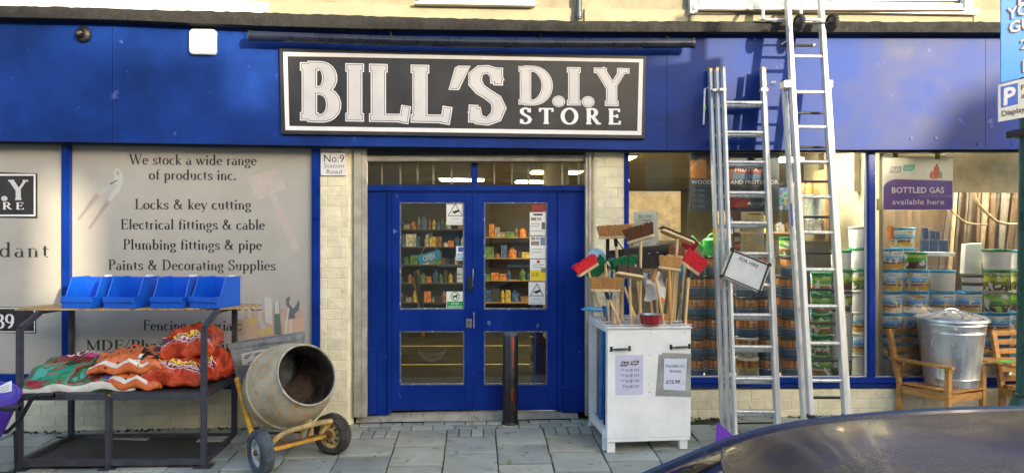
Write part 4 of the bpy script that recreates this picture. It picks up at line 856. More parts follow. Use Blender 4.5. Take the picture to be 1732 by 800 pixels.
# picking bins
binm = mat('blue_polypropylene_bin', (.004, .10, .62), .34, var=.06, scale=4)
nails = mat('galvanised_fixings', (.35, .34, .32), .4, .7, var=.4, scale=60)
def make_bin():
    t = thing('storage_bin', 'x', 'storage bin', (0, 0, 0))
    w_, d, h, th = .142, .36, .245, .006
    prof = [(0, 0), (d, 0), (d, h), (d * .36, h), (.05, .088), (.0, .088)]
    for s in (-1, 1):
        x = s * w_
        f = 1.0
        obj('side', G().prism([Vector((x, y, z)) for y, z in (prof if s > 0 else prof[::-1])], (-s * th, 0, 0)), binm, t, local=True, fixn=True)
        rim = [(-.004, .092), (.052, .092), (d * .365, h + .003), (d + .004, h + .003)]
        obj('rim', G().tube([Vector((x, y, z)) for y, z in rim], .0065, 6), binm, t, local=True, smooth=True)
    obj('floor', G().box(-w_, w_, .001, d, 0, th), binm, t, local=True)
    obj('back', G().box(-w_, w_, d - th, d, .001, h), binm, t, local=True)
    obj('front', G().box(-w_ + th, w_ - th, .0, th, .0, .05).box(-w_ - .004, w_ + .004, -.012, .0, .05, .094), binm, t, local=True, bevel=.003)
    obj('label_slot', G().box(.055, .125, .30, .306, h + .004, h + .022), M['white'], t, local=True)
    g = G(); r = random.Random(8)
    for k in range(70):
        p = Vector((r.uniform(-.1, .1), r.uniform(.03, .2), .012 + r.random() * .04)); q_ = p + Vector((r.uniform(-.03, .03), r.uniform(-.03, .03), r.uniform(-.006, .012))); g.bar(p, q_, .006, .006)
    obj('loose_fixings', g, nails, t, local=True, kind='stuff')
    return t
b0 = make_bin(); labs = ('leftmost blue storage bin on the chipboard shelf, nearest the window post', 'second blue storage bin from the left on the chipboard shelf', 'third blue storage bin from the left on the chipboard shelf, holding loose fixings', 'rightmost blue storage bin on the chipboard shelf, turned slightly')
for i, (u0, u1) in enumerate(((98, 160), (168, 232), (249, 312), (312, 372))):
    b = b0 if i == 0 else copy_tree(b0); a = at(u0, 518, -.75); c = at(u1, 518, -.75)
    b.location = ((a.x + c.x) / 2, -.74, ztb + .001); b.rotation_euler = (0, 0, (-.13, -.16, -.10, -.26)[i]); s = (c.x - a.x) / .318; b.scale = (s, 1, 1.02)
    b['label'] = labs[i]; b['group'] = 'blue bins on the shelf unit'
# bags -----------------------------------------------------------
def bagm(name, cols, scale, rough=.35, stretch=None, emb=None, thr=(.4, .6)):
    m = bpy.data.materials.new(name); m.use_nodes = True; n = m.node_tree.nodes; l = m.node_tree.links; b = n['Principled BSDF']
    tc = n.new('ShaderNodeTexCoord'); mp = n.new('ShaderNodeMapping'); l.new(tc.outputs['Object'], mp.inputs[0])
    if stretch: mp.inputs['Scale'].default_value = stretch
    nz = n.new('ShaderNodeTexNoise'); nz.inputs['Scale'].default_value = scale; nz.inputs['Detail'].default_value = 3; nz.inputs['Distortion'].default_value = .8; l.new(mp.outputs[0], nz.inputs[0])
    cr = n.new('ShaderNodeValToRGB'); l.new(nz.outputs[0], cr.inputs[0]); cr.color_ramp.interpolation = 'CONSTANT'
    el = cr.color_ramp.elements
    while len(el) > 1: el.remove(el[-1])
    for i, (p_, c) in enumerate(cols):
        e = el[0] if i == 0 else el.new(p_)
        e.position = p_; e.color = (*c, 1)
    l.new(cr.outputs[0], b.inputs['Base Color']); b.inputs['Roughness'].default_value = rough
    nb = n.new('ShaderNodeTexNoise'); nb.inputs['Scale'].default_value = 14; nb.inputs['Detail'].default_value = 4; l.new(tc.outputs['Object'], nb.inputs[0])
    bp = n.new('ShaderNodeBump'); bp.inputs['Distance'].default_value = .016; bp.inputs['Strength'].default_value = .8; l.new(nb.outputs[0], bp.inputs['Height']); l.new(bp.outputs[0], b.inputs['Normal'])
    return m
compm = bagm('compost_bag_print', [(0, (.30, .012, .025)), (.36, (.03, .18, .07)), (.42, (.02, .26, .17)), (.49, (.40, .10, .05)), (.53, (.10, .03, .02)), (.57, (.04, .12, .03)), (.62, (.06, .32, .24)), (.68, (.45, .05, .12))], 3.2, rough=.2, stretch=(1, 1.5, 2))
tigm = bagm('orange_bark_bag_print', [(0, (.012, .012, .014)), (.33, (.60, .13, .035)), (.47, (.66, .17, .05)), (.62, (.56, .10, .03))], 13, rough=.25, stretch=(.8, 2.2, 1.4))
redm = bagm('red_log_net', [(0, (.30, .03, .01)), (.42, (.48, .055, .02)), (.52, (.58, .09, .035)), (.63, (.44, .04, .015))], 8, rough=.27)
stripm = mat('crinkled_white_plastic', (.66, .65, .60), .4, bump=.004, bscale=40); blackp = mat('glossy_black_plastic', (.012, .012, .014), .25, var=.3, bump=.004, bscale=20)
crim = mat('crimson_bag_end', (.24, .01, .02), .3, bump=.005, bscale=16)
def bag_surf(c, ex, ey, ez, lx, ly, h, seed, sag=.5, puff=.42, wr=.012):
    r = random.Random(seed); ph = [r.uniform(0, 6.28) for _ in range(12)]
    def z(u, v):
        a = max(0, 1 - abs(u) ** 3.2) ** puff * max(0, 1 - abs(v) ** 3.0) ** puff
        return a
    def wob(u, v, k): return wr * (math.sin(5 * u + ph[0] + k) * math.cos(6 * v + ph[1]) + .6 * math.sin(11 * u + 7 * v + ph[2] + k) + .45 * math.sin(17 * v - 9 * u + ph[3]) + .3 * math.sin(29 * u + 4 * v + ph[4]))
    def f(s, top, d=0):
        def fn(i, j):
            u = math.sin((i - .5) * math.pi) * .35 + (2 * i - 1) * .65; v = math.sin((j - .5) * math.pi); a = z(u, v)
            pin = 1 - .06 * (1 - abs(v)) * abs(u) ** 4
            hz = (h * a * (.75 if top else .25) + wob(u, v, 0) * min(1, a * 1.5)) if top else -h * a * .25
            edge = .018 * math.sin(9 * u + ph[5]) * abs(v) ** 6 + .018 * math.sin(8 * v + ph[6]) * abs(u) ** 6
            return c + ex * (u * lx / 2 * pin) + ey * (v * ly / 2 * (1 - .05 * (1 - abs(u)) * 0)) + ez * (h * .3 + hz + edge + d)
        return fn
    return f
def make_bag(name, label, c, rz, lx, ly, h, m, seed, tilt=0, roll=0, cat='bag', group=None, ends=None, band=None, puff=.42, wr=.012):
    ex = Vector((math.cos(rz), math.sin(rz), math.tan(roll))).normalized(); ey = Vector((-math.sin(rz), math.cos(rz), math.tan(tilt))); ey = (ey - ex * ey.dot(ex)).normalized(); ez = ex.cross(ey)
    t = thing(name, label, cat, tuple(c), group); f = bag_surf(Vector(c), ex, ey, ez, lx, ly, h, seed, puff=puff, wr=wr)
    g = G().grid(34, 24, f(1, True)); g2 = G().grid(34, 24, f(1, False)); g.add(g2.v, [x[::-1] for x in g2.f])
    obj('sack', g, m, t, smooth=60)
    for (e, m_, nm) in ends or ():   # e: (u0,u1,v0,v1) patch of the top surface laid 1.5 mm proud
        ft = f(1, True, .002); fb_ = f(1, False, -.002)
        u0, u1, v0, v1 = e
        gg = G().grid(24, 10, lambda i, j: ft(u0 + (u1 - u0) * i, v0 + (v1 - v0) * j))
        obj(nm, gg, m_, t, smooth=60)
    return t, f, ex, ey, ez
def text_on(f, s, u0, u1, v0, v1, m, parent, name='lettering', bold=0, arch=0, d=.004):
    """text wrapped on a surface f(1, True, d): s runs from u0 to u1, v0 bottom to v1 top"""
    v_, fc, wd = text_mesh(s); ff = f(1, True, d); g = G()
    offs = ((0, 0),) if not bold else ((0, 0), (bold, 0), (-bold, 0), (0, bold), (0, -bold))
    for k, (dx, dy) in enumerate(offs):
        fk = f(1, True, d + .00015 * k)
        g.add([fk(u0 + (u1 - u0) * (p.x / wd) + dx * .1, v0 + (v1 - v0) * (p.y / .72) + dy * .1 + arch * (1 - (2 * p.x / wd - 1) ** 2)) for p in v_], fc)
    return obj(name, g, m, parent)
zsh = zs + .006
cb, f, *_ = make_bag('compost_bag', 'green and red compost bag with a white seam, leftmost on the shelf', (-3.30, -.66, zsh + .0), .06, .98, .68, .21, compm, 11, tilt=.20, roll=.04, group=None,
    ends=[((.0, 1, .0, .085), stripm, 'white_seam'), ((.22, 1, .50, 1.0), crim, 'crimson_end'), ((.80, 1, .09, .5), crim, 'crimson_end')])
text_on(f, 'COMPOST', .30, .78, .60, .72, M['wht'], cb, bold=.03)
for (a, b, c_, d, m_) in ((.45, .6, .55, .62, flatm('pink_flower', (.7, .05, .25))), (.70, .79, .12, .22, flatm('violet_badge', (.10, .04, .22))), (.38, .46, .38, .6, flatm('dark_leaf', (.01, .05, .02))), (.16, .3, .2, .36, flatm('teal_leaf', (.05, .38, .3))), (.55, .68, .3, .5, flatm('brown_soil_print', (.07, .03, .015)))):
    fn = f(1, True, .003); obj('print', G().grid(8, 6, lambda i, j: fn(a + (b - a) * (i + .18 * j), c_ + (d - c_) * (j + .1 * math.sin(9 * i)))), m_, cb, smooth=60)
obj('yellow_fold', G().grid(6, 4, lambda i, j: f(1, True, -.05)(.72 + .2 * i, .02) + Vector((0, -.012 * j, -.04 * j))), flatm('yellow_plastic', (.60, .55, .03), .35), cb, smooth=60)
for i, (dz, lab, sd_) in enumerate(((0.0, 'lower orange and black striped bark bag folded in a white seam on the shelf', 21), (.13, 'upper orange and black striped bark bag with a black end on the shelf', 22))):
    bb, f, *_ = make_bag('bark_bag', lab, (-2.87 - .02 * i, -.70, zsh + dz), -.05 + .1 * i, .60, .58, .16, tigm, sd_, tilt=.05, roll=-.02 + .05 * i, group='striped bark bags on the shelf', wr=.016, puff=.36,
        ends=[((0, .78, .07, .13), stripm, 'white_seam'), ((.62, .98, .20, .98), blackp, 'black_end')] + ([((.60, .66, .1, .32), stripm, 'white_seam')] if i else [((.0, .06, .05, .3), stripm, 'white_seam')]))
    if i:
        text_on(f, 'BARK', .64, .94, .62, .78, flatm('grey_lettering', (.4, .45, .5)), bb, bold=.03)
    g = G(); r = random.Random(31 + i); fn = f(1, True, .0025)
    for k in range(26):
        u = r.uniform(.05, .66); v = r.uniform(.03, .6); a = r.uniform(.02, .05); tt = r.uniform(-.6, .6)
        g.add([fn(u, v), fn(u + a * math.cos(tt) * .35, v + .012), fn(u + a, v + a * math.sin(tt) + .01), fn(u + a * .4, v - .018)], [(0, 3, 2, 1)])
    obj('black_stripes', g, blackp, bb, kind='stuff')
maroon = flatm('maroon_label', (.10, .012, .025), .35); yel2 = flatm('yellow_lettering', (.85, .55, .02), .4); pinkw = flatm('pink_white_line', (.75, .5, .5), .4)
for i, (c, rz, lx, ly, h, til, rol, lab, txt) in enumerate((((-2.52, -.74, zsh), .03, .50, .46, .25, .02, -.02, 'lower red net bag of softwood logs at the right end of the shelf', True), ((-2.37, -.52, zsh + .01), -.3, .40, .40, .25, .0, -.05, 'red net bag of logs at the back right behind the metal upright', False), ((-2.43, -.66, zsh + .25), .10, .44, .44, .22, .14, .12, 'upper red net bag of softwood logs leaning on top of the others', True))):
    bb, f, *_ = make_bag('log_bag', lab, c, rz, lx, ly, h, redm, 40 + i, tilt=til, roll=rol, group='red net log bags on the shelf', puff=.30, wr=.014)
    ff = f(1, True, .002)
    b0_, b1_ = ((.11, .235) if i == 0 else (.15, .30) if i == 2 else (.10, .26))
    wv = lambda s, j: b0_ + (b1_ - b0_) * j + .010 * math.sin(4 * s + i)
    obj('label_band', G().grid(24, 10, lambda s, j: ff(s, wv(s, j))), maroon, bb, smooth=60)
    fw = f(1, True, .003)
    for jj in (-.03, 1.0): obj('white_line', G().grid(24, 1, lambda s, j: fw(s, wv(s, jj + .07 * j))), pinkw, bb, smooth=60)
    text_on(f, 'WARMA', .3, .86, wv(.5, .5), wv(.5, .98), yel2, bb, bold=.10, arch=.006); text_on(f, 'SOFTWOOD', .3, .92, wv(.6, .12), wv(.6, .42), pinkw, bb, bold=.05, arch=.004)
    if i == 0: obj('flame_badge', G().grid(6, 6, lambda s, j: fw(.12 + .13 * s, wv(.2, .1 + .8 * j))), flatm('flame_orange', (.8, .25, .02)), bb, smooth=60)
# tubs of wheelbarrow at the left edge ---------------------------
t = thing('wheelbarrow', 'purple plastic wheelbarrow with a black frame cut by the left picture edge', 'wheelbarrow', (-3.9, -1.3, gz(-3.9, -1.3)))
pur = mat('purple_plastic', (.085, .035, .42), .38, var=.06)
cx, cy = -3.93, -1.32; zr_ = at(8, 680, -1.3).z
def tubfn(s, j):
    a = 2 * math.pi * s; k = 1 - j; rx = .37 - .12 * k ** 1.3; ry = .30 - .10 * k; e = .86
    ca, sa = math.cos(a), math.sin(a)
    rise = .10 * max(0, sa) * j
    return (cx + rx * abs(ca) ** e * (1 if ca > 0 else -1), cy + ry * abs(sa) ** e * (1 if sa > 0 else -1), zr_ - .27 + .27 * j + rise)
g = G().grid(36, 10, tubfn); g2 = G().grid(36, 10, lambda s, j: tuple(Vector(tubfn(s, j)) + (Vector((cx, cy, zr_)) - Vector(tubfn(s, j))).normalized() * .012)); g.add(g2.v, [x[::-1] for x in g2.f])
obj('tub', g, pur, t, smooth=60)
obj('tub_rim', G().tube([tubfn(s / 36, 1) for s in range(37)], .014, 8, caps=False), pur, t, smooth=True)
obj('tub_floor', G().prism([tubfn(s / 24, 0) for s in range(24)], (0, 0, -.01)), pur, t)
blk = mat('black_tube_frame', (.015, .015, .018), .35, var=.2)
for y in (-1.58, -1.12):
    z0 = gz(-4.2, y) + .02
    obj('frame_tube', G().tube([(-4.8, y * .6 - .53, z0 + .2), (-4.3, y, zr_ - .3), (-3.72, y, zr_ - .27), (-3.62, y, zr_ - .17), (-3.53, y, zr_ - .0), (-3.49, y, zr_ + .015), (-3.36, y, zr_ + .015)], .017, 10), blk, t, smooth=True)
    obj('leg', G().tube([(-3.66, y, zr_ - .26), (-3.65, y, z0 + .03), (-3.68, y, z0), (-3.80, y, z0), (-3.84, y, z0 + .05), (-3.92, y, zr_ - .28)], .016, 10), blk, t, smooth=True)
    obj('handle_grip', G().tube([(-3.47, y, zr_ + .015), (-3.36, y, zr_ + .015)], .022, 10), M['black'], t, smooth=True)
wh = obj('wheel', G(), None, t); Mw = Matrix.Translation((-4.8, -1.33, gz(-4.8, -1.3) + .19)) @ Matrix.Rotation(math.pi / 2, 4, 'X')
obj('tyre', G().lathe([(.12 + .045 * math.cos(a * .524), .04 * math.sin(a * .524)) for a in range(13)], Mw, 28), M['black'], wh, smooth=True)
obj('rim', G().lathe([(.0, .02), (.08, .02), (.115, .03), (.115, -.03), (.08, -.02), (0, -.02)], Mw, 20), M['white'], wh)
t = thing('paper_leaflet', 'white printed sheet lying in the purple wheelbarrow tub', 'paper', tuple(at(8, 665, -1.25)))
obj('sheet', G().grid(6, 4, lambda s, j: tuple(at(-22 + 42 * s, 672 - 13 * s - 0 + (-14) * j, -1.46 + .06 * j) + Vector((0, 0, .008 * math.sin(5 * s + 3 * j))))), paper, t, smooth=True)
for k in range(4): obj('print_line', G().grid(6, 1, lambda s, j: tuple(at(-18 + 34 * s, 669 - 12 * s - 2.6 * k - .9 * j, -1.466 + .01 * k) + Vector((0, -.004, .008 * math.sin(5 * s + 3 * .2))))), greyp, t)
# cement mixer --------------------------------------------------
t = thing('cement_mixer', 'old cement mixer with a crusted cream drum, grey motor box and yellow frame', 'cement mixer', (-1.45, -.9, gz(-1.45, -.9)))
drumm = mat('cement_crusted_drum', (.56, .48, .34), .8, var=.15, scale=3.5, bump=.004, bscale=26, col2=(.34, .29, .20), scr=((.60, .30, .07), .395))
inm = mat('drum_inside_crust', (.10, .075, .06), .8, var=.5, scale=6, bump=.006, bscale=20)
dc = at(484, 655, -.70)     # drum middle
axis = Vector((.60, -.70, .40)).normalized()
q_ = axis.to_track_quat('Z', 'Y').to_matrix().to_4x4(); MD = Matrix.Translation(dc) @ q_
prof = [(.0, -.30), (.10, -.30), (.20, -.285), (.275, -.24), (.325, -.16), (.352, -.06), (.358, .0), (.36, .012), (.368, .016), (.368, .034), (.36, .038), (.356, .05), (.348, .14), (.325, .23), (.292, .31), (.262, .36), (.252, .385), (.258, .392), (.262, .402)]
obj('drum', G().lathe(prof, MD, 56), drumm, t, smooth=50)
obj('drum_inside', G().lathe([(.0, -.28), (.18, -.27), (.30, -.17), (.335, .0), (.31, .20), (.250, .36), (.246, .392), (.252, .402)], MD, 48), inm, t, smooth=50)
obj('mouth_rim', G().tube([MD @ Vector((.256 * math.cos(a * .1745), .256 * math.sin(a * .1745), .402)) for a in range(37)], .0085, 8, caps=False), mat('worn_drum_rim', (.40, .36, .29), .6, var=.3, scale=14), t, smooth=True)
for k in range(3):
    a = k * 2.1 + .5
    obj('mixing_blade', G().grid(8, 2, lambda s, j: MD @ Vector(((.315 - .09 * j) * math.cos(a + .5 * s) * (1 - .25 * abs(2 * s - 1)), (.315 - .09 * j) * math.sin(a + .5 * s) * (1 - .25 * abs(2 * s - 1)), -.18 + .36 * s))), inm, t, smooth=True)
# grey motor box : behind the drum, upper left
boxm = mat('blue_grey_motor_box', (.17, .20, .22), .7, var=.3, scale=6, bump=.003, bscale=30, scr=((.33, .32, .28), .38))
Yb = -.50
pts = [(386, 583), (498, 568), (500, 573), (492, 640), (470, 668), (424, 676), (410, 664), (399, 640)]
P8 = [at(u, v, Yb) for u, v in pts]
obj('motor_box', G().prism(P8[::-1], (.03, .26, .0)), boxm, t, bevel=.008)
obj('box_lid', G().prism([at(u, v, Yb - .012) for u, v in ((384, 583), (498, 567), (500, 575), (386, 591))][::-1], (.03, .285, .0)), boxm, t, bevel=.004)
px_poly(t, 'stencil_mark', [(408, 598), (436, 592), (463, 588), (460, 592), (448, 598), (455, 604), (440, 612), (424, 616), (410, 618)], flatm('worn_white_stencil', (.50, .50, .47)), Yb - .004)
for a in ([(414, 600), (430, 596), (418, 607), (412, 606)], [(432, 596), (446, 594), (436, 601), (428, 603)], [(420, 612), (434, 607), (430, 612), (418, 616)], [(440, 603), (450, 600), (444, 608), (436, 610)]): px_poly(t, 'stencil_gap', a, boxm, Yb - .005, .002)
yelm = mat('chipped_yellow_frame', (.62, .33, .03), .55, var=.25, scale=8, bump=.001, scr=((.30, .16, .07), .36)); muddy = mat('mud_caked_yellow', (.50, .36, .15), .8, var=.3, scale=9, bump=.003, scr=((.62, .33, .04), .40)); rusty = mat('rusty_steel', (.17, .065, .03), .85, var=.4, scale=14, bump=.002)
w1 = at(441, 763, -1.22); w2 = at(562, 729, -.80)
w1 = Vector((w1.x, -1.22, gz(w1.x, -1.22) + .175)); w2 = Vector((w2.x, -.80, gz(w2.x, -.8) + .175))
ax = (w2 - w1).normalized(); perp = Vector((ax.y, -ax.x, 0)) # towards the camera
obj('axle', G().tube([w1, w2], .013, 8), rusty, t, smooth=True)
obj('axle_channel', G().bar(w1 + ax * .09 + Vector((0, 0, .0)), w2 - ax * .07 + Vector((0, 0, .0)), .05, .03), yelm, t, bevel=.003)
obj('axle_channel_lip', G().bar(w1 + ax * .09 + Vector((0, 0, .021)) + perp * .01, w2 - ax * .07 + Vector((0, 0, .021)) + perp * .01, .03, .012), rusty, t, bevel=.002)
h0 = w1 + ax * .085 + Vector((0, 0, .04)); h1 = w2 - ax * .02 + Vector((0, 0, .07))
pts = [h0 + Vector((0, 0, 0)), h0 + ax * .03 + Vector((0, 0, .05)) + perp * .03, h0 + ax * .12 + Vector((0, 0, .095)) + perp * .07, h0.lerp(h1, .6) + Vector((0, 0, .085)) + perp * .08, h1 + ax * -.03 + Vector((0, 0, .065)) + perp * .07, h1 + Vector((0, 0, .035)) + perp * .02, h1 - ax * .1 + Vector((0, 0, -.04)), w2 - ax * .08]
def smooth_pts(p, k=2):
    p = [Vector(x) for x in p]
    for _ in range(k):
        q = [p[0]]
        for a, b in zip(p, p[1:]): q += [a.lerp(b, .25), a.lerp(b, .75)]
        q.append(p[-1]); p = q
    return p
obj('foot_loop', G().tube(smooth_pts(pts), .021, 10), muddy, t, smooth=True)
obj('stay', G().tube([w1.lerp(w2, .62) + Vector((0, 0, .01)), w1.lerp(w2, .66) + Vector((0, .0, .14)) + perp * .04], .011, 8), rusty, t, smooth=True)
obj('stay', G().tube([w1.lerp(w2, .45), w1.lerp(w2, .30) - perp * .22 + Vector((0, 0, .03))], .012, 8), rusty, t, smooth=True)
obj('drum_post', G().bar(w1.lerp(w2, .70) + Vector((0, 0, .02)) - perp * .02, w1.lerp(w2, .72) - perp * .10 + Vector((0, 0, .20)), .05, .04, (0, 1, 0)), muddy, t, bevel=.004)
l0 = at(400, 640, -.62); l1 = at(431, 752, -.95); l1.z = max(l1.z, gz(l1.x, l1.y) + .03)
obj('frame_leg', G().tube([l0, l0.lerp(l1, .55), l1], .024, 10), yelm, t, smooth=True)
obj('frame_sleeve', G().tube([l0.lerp(l1, .42), l0.lerp(l1, .56)], .029, 10), yelm, t, smooth=True)
bk = at(384, 700, -.35); b2 = Vector((l1.x - .06, -.62, gz(l1.x - .06, -.62) + .06)); 
obj('rear_foot', G().tube([l1 + Vector((-.03, .18, .06)), at(418, 768, -1.02)], .018, 8), yelm, t, smooth=True)
obj('rear_frame', G().tube([Vector((dc.x - .05, -.30, dc.z)), Vector((dc.x - .02, -.25, gz(dc.x, -.25) + .05)), Vector((dc.x + .1, -.55, gz(dc.x, -.5) + .12)), w1.lerp(w2, .5)], .02, 8), muddy, t, smooth=True)
tyrem = mat('dusty_tyre', (.045, .042, .038), .85, var=.4, scale=9, bump=.003, bscale=40); tyreb = mat('blue_grey_dusty_tyre', (.07, .09, .12), .8, var=.35, scale=7, bump=.002); rimw = mat('dusty_white_rim', (.45, .46, .45), .6, var=.3, scale=12)
def wheel(c, d, m_, rm, rad=.172, wd=.058):
    wl = obj('wheel', G(), None, t); Q = d.to_track_quat('Z', 'Y').to_matrix().to_4x4(); Mw = Matrix.Translation(c) @ Q; rt = .033
    obj('tyre', G().lathe([(rad - rt + rt * abs(math.cos(a * .3927)) ** .8 * (1 if math.cos(a * .3927) > 0 else -1), wd * math.sin(a * .3927)) for a in range(17)], Mw, 40), m_, wl, smooth=50)
    g = G()
    for k in range(40):
        for s in (-1, 1):
            a = (k + (.5 if s > 0 else 0)) * math.pi / 20; rr = rad - .004
            p = [Vector((rr * math.cos(a + da), rr * math.sin(a + da), z)) for da, z in ((-.04, s * .008), (.04, s * .008), (.04, s * .04), (-.04, s * .04))]
            g.add([Mw @ x for x in p] + [Mw @ Vector((x.x * 1.028, x.y * 1.028, x.z)) for x in p], [(4, 5, 6, 7), (0, 1, 5, 4), (1, 2, 6, 5), (2, 3, 7, 6), (3, 0, 4, 7)])
    obj('tread_blocks', g, m_, wl, fixn=True, kind='stuff')
    obj('rim', G().lathe([(0, .01), (.03, .03), (.035, .04), (.085, .012), (.105, .03), (.112, .034), (.112, -.034), (.085, -.012), (.035, -.04), (.0, -.03)], Mw, 28), rm, wl, smooth=30)
    obj('hub', G().lathe([(0, .055), (.018, .055), (.022, .03), (.022, -.05), (0, -.055)], Mw, 14), rusty, wl, smooth=30)
    g = G()
    for k in range(9):
        a = k * .698
        g.add([Mw @ Vector((rr * math.cos(a + da), rr * math.sin(a + da), z_)) for rr, da, z_ in ((.045, -.2, .033), (.085, -.09, .0155), (.085, .09, .0155), (.045, .2, .033))], [(0, 1, 2, 3)])
    obj('rim_hole', g, M['black'], wl, kind='stuff')
wheel(w1, (-ax + perp * .0 + Vector((-.25, -.1, 0))).normalized(), tyreb, rimw); wheel(w2, -ax + Vector((.0, -.75, 0)), tyrem, muddy)
# bollard -------------------------------------------------------
bx = at(863, 700, -.06); t = thing('bollard', 'short black metal bollard with chipped red paint in front of the right door', 'bollard', (bx.x, -.06, gz(bx.x, -.06)))
blkp = mat('chipped_black_paint', (.012, .012, .014), .38, var=.4, scale=10, bump=.0015, bscale=30, scr=((.05, .045, .045), .34))
zt_ = at(863, 563, -.06).z; Rb = .073
obj('post', G().lathe([(Rb + .012, gz(bx.x, -.06)), (Rb + .010, gz(bx.x, -.06) + .02), (Rb, gz(bx.x, -.06) + .03), (Rb, zt_ - .006), (Rb - .004, zt_), (0, zt_ + .004)], Matrix.Translation((bx.x, -.06, 0)), 28), blkp, t, smooth=40)
obj('cap', G().lathe([(Rb + .002, zt_ - .02), (Rb + .003, zt_ + .006), (Rb - .004, zt_ + .013), (0, zt_ + .016)], Matrix.Translation((bx.x, -.06, 0)), 28), mat('worn_bollard_cap', (.10, .10, .13), .4), t, smooth=40)
redc = flatm('exposed_red_paint', (.55, .02, .03))
for seed, (a0, z0, z1, wd_) in enumerate(((.28, .80, .97, .16), (.3, .62, .80, .07), (.2, .26, .42, .08), (-.95, .28, .33, .07), (.45, .15, .3, .04))):
    r = random.Random(seed + 60); n = 9; H_ = zt_ - gz(bx.x, -.06); vs = []
    for i in range(n + 1):
        z = gz(bx.x, -.06) + H_ * (z0 + (z1 - z0) * i / n)
        for s in (-1, 1):
            a = -math.pi / 2 + a0 + s * wd_ * (.2 + .8 * math.sin(math.pi * (i + .3) / (n + .6))) * r.uniform(.5, 1) ; vs.append((bx.x + (Rb + .0012) * math.cos(a), -.06 + (Rb + .0012) * math.sin(a), z))
    obj('paint_chip', G().add(vs, [(2 * i, 2 * i + 1, 2 * i + 3, 2 * i + 2) for i in range(n)]), redc, t)
# ---------------------------------------------------------------- cabinet with brooms
cabw = mat('white_cabinet_paint', (.80, .82, .83), .5, var=.05, scale=4, bump=.001, bscale=20, scr=((.50, .50, .46), .28))
FL = at(1027, 745, -.95); FR = at(1168, 745, -.89); BL_ = at(995, 690, -.14)
ztc = at(1027, 553, -.95).z; zbt = at(1027, 744, -.95).z
exc = Vector((FR.x - FL.x, FR.y - FL.y, 0)); cw = exc.length; exc.normalize(); eyc = Vector((BL_.x - FL.x, BL_.y - FL.y, 0)); cdp = eyc.length; eyc.normalize()
O = Vector((FL.x, FL.y, 0)); MC = frame_mat(O, exc, eyc, ZV)
t = thing('cabinet', 'white wooden cabinet with an open side and wire rack top, right of the doors', 'cabinet', tuple(O + exc * cw / 2 + eyc * cdp / 2 + ZV * gz(O.x, O.y)))
z0 = gz(FL.x, FL.y)
obj('front_panel', G().box(0.0, cw, 0, .02, zbt + .012, ztc, MC), cabw, t, bevel=.002)
obj('lower_rail', G().box(.0, cw - .003, .002, .05, zbt - .02, zbt + .010, MC), cabw, t, bevel=.002)
obj('side_panel', G().box(cw - .02, cw, .0205, cdp, zbt, ztc - .002, MC), cabw, t)
for x, y in ((.004, .022), (cw - .09, .022), (.0, cdp - .06), (cw - .06, cdp - .06)):
    p = O + exc * x + eyc * y; obj('leg', G().box(x, x + .07, y, y + .045, gz(p.x, p.y) + .006, zbt - .021 if y < .1 else ztc - .04, MC), cabw, t, bevel=.003)
obj('leg_block', G().box(-.02, .05, .07, .12, gz(FL.x, FL.y + .1) + .006, zbt + .06, MC), cabw, t, bevel=.003)
obj('corner_post', G().box(-.003, .05, .0205, .06, zbt, ztc - .032, MC), cabw, t, bevel=.002)
for nm, z, hh in (('side_rail', zbt + .0, .07), ('top_rail', ztc - .05, .055)):
    obj(nm, G().box(-.006, .03, .0605, cdp - .061, z, z + hh, MC), cabw, t, bevel=.002)
obj('top_rail', G().box(0.0, cw, cdp - .02, cdp, ztc - .06, ztc, MC), cabw, t, bevel=.002)
obj('floor_board', G().box(.03, cw - .03, .03, cdp - .03, zbt + .01, zbt + .03, MC), cabw, t)
obj('back_board', G().box(.05, cw - .03, cdp - .018, cdp - .012, zbt, ztc, MC), mat('grey_back_board', (.35, .36, .36), .7), t)
wire = mat('white_coated_wire', (.62, .63, .63), .35)
for k in range(34): x = .02 + (cw - .04) * k / 33; obj('rack_wire', G().tube([MC @ Vector((x, -.0, ztc + .006)), MC @ Vector((x, cdp, ztc + .006))], .003, 5), wire, t)
for y in (.0, cdp * .33, cdp * .66, cdp): obj('rack_bar', G().tube([MC @ Vector((-.01, y, ztc + .013)), MC @ Vector((cw + .01, y, ztc + .013))], .005, 6), wire, t)
obj('front_lip', G().tube([MC @ Vector((-.01, -.008, ztc - .012)), MC @ Vector((cw + .01, -.008, ztc - .012))], .008, 6), wire, t, smooth=True)
def Yc(u): return FL.y + (FR.y - FL.y) * (u - 1027) / 141
def cabinet_handle(u0, u1, v):
    h = obj('handle', G(), M['black'], t); a = at(u0, v, Yc(u0) - .003); b = at(u1, v - 1, Yc(u1) - .003); d = (b - a).normalized(); n_ = Vector((0, -1, 0))
    obj('grip', G().tube([a + n_ * .004, a + d * .012 + n_ * .028, a.lerp(b, .3) + n_ * .034, a.lerp(b, .7) + n_ * .034, b - d * .012 + n_ * .028, b + n_ * .004], [.006, .006, .010, .010, .006, .006], 8), M['black'], h, smooth=True)
    for p, s in ((a, 1), (b, -1)): obj('plate', G().box(p.x - .011, p.x + .011, p.y - .003, p.y + .002, p.z - .021, p.z + .021), M['black'], h, bevel=.0015)
cabinet_handle(1034, 1065, 590); cabinet_handle(1135, 1166, 586.5)
for u, v in ((1100, 563), (1158, 563), (1159.5, 559), (1099, 600), (1097, 650)): obj('nail_mark', G().add([at(u + a, v + b, Yc(u) - .0012) for a, b in ((-.7, .9), (.7, .9), (.7, -.9), (-.7, -.9))], [(0, 1, 2, 3)]), greyp, t)
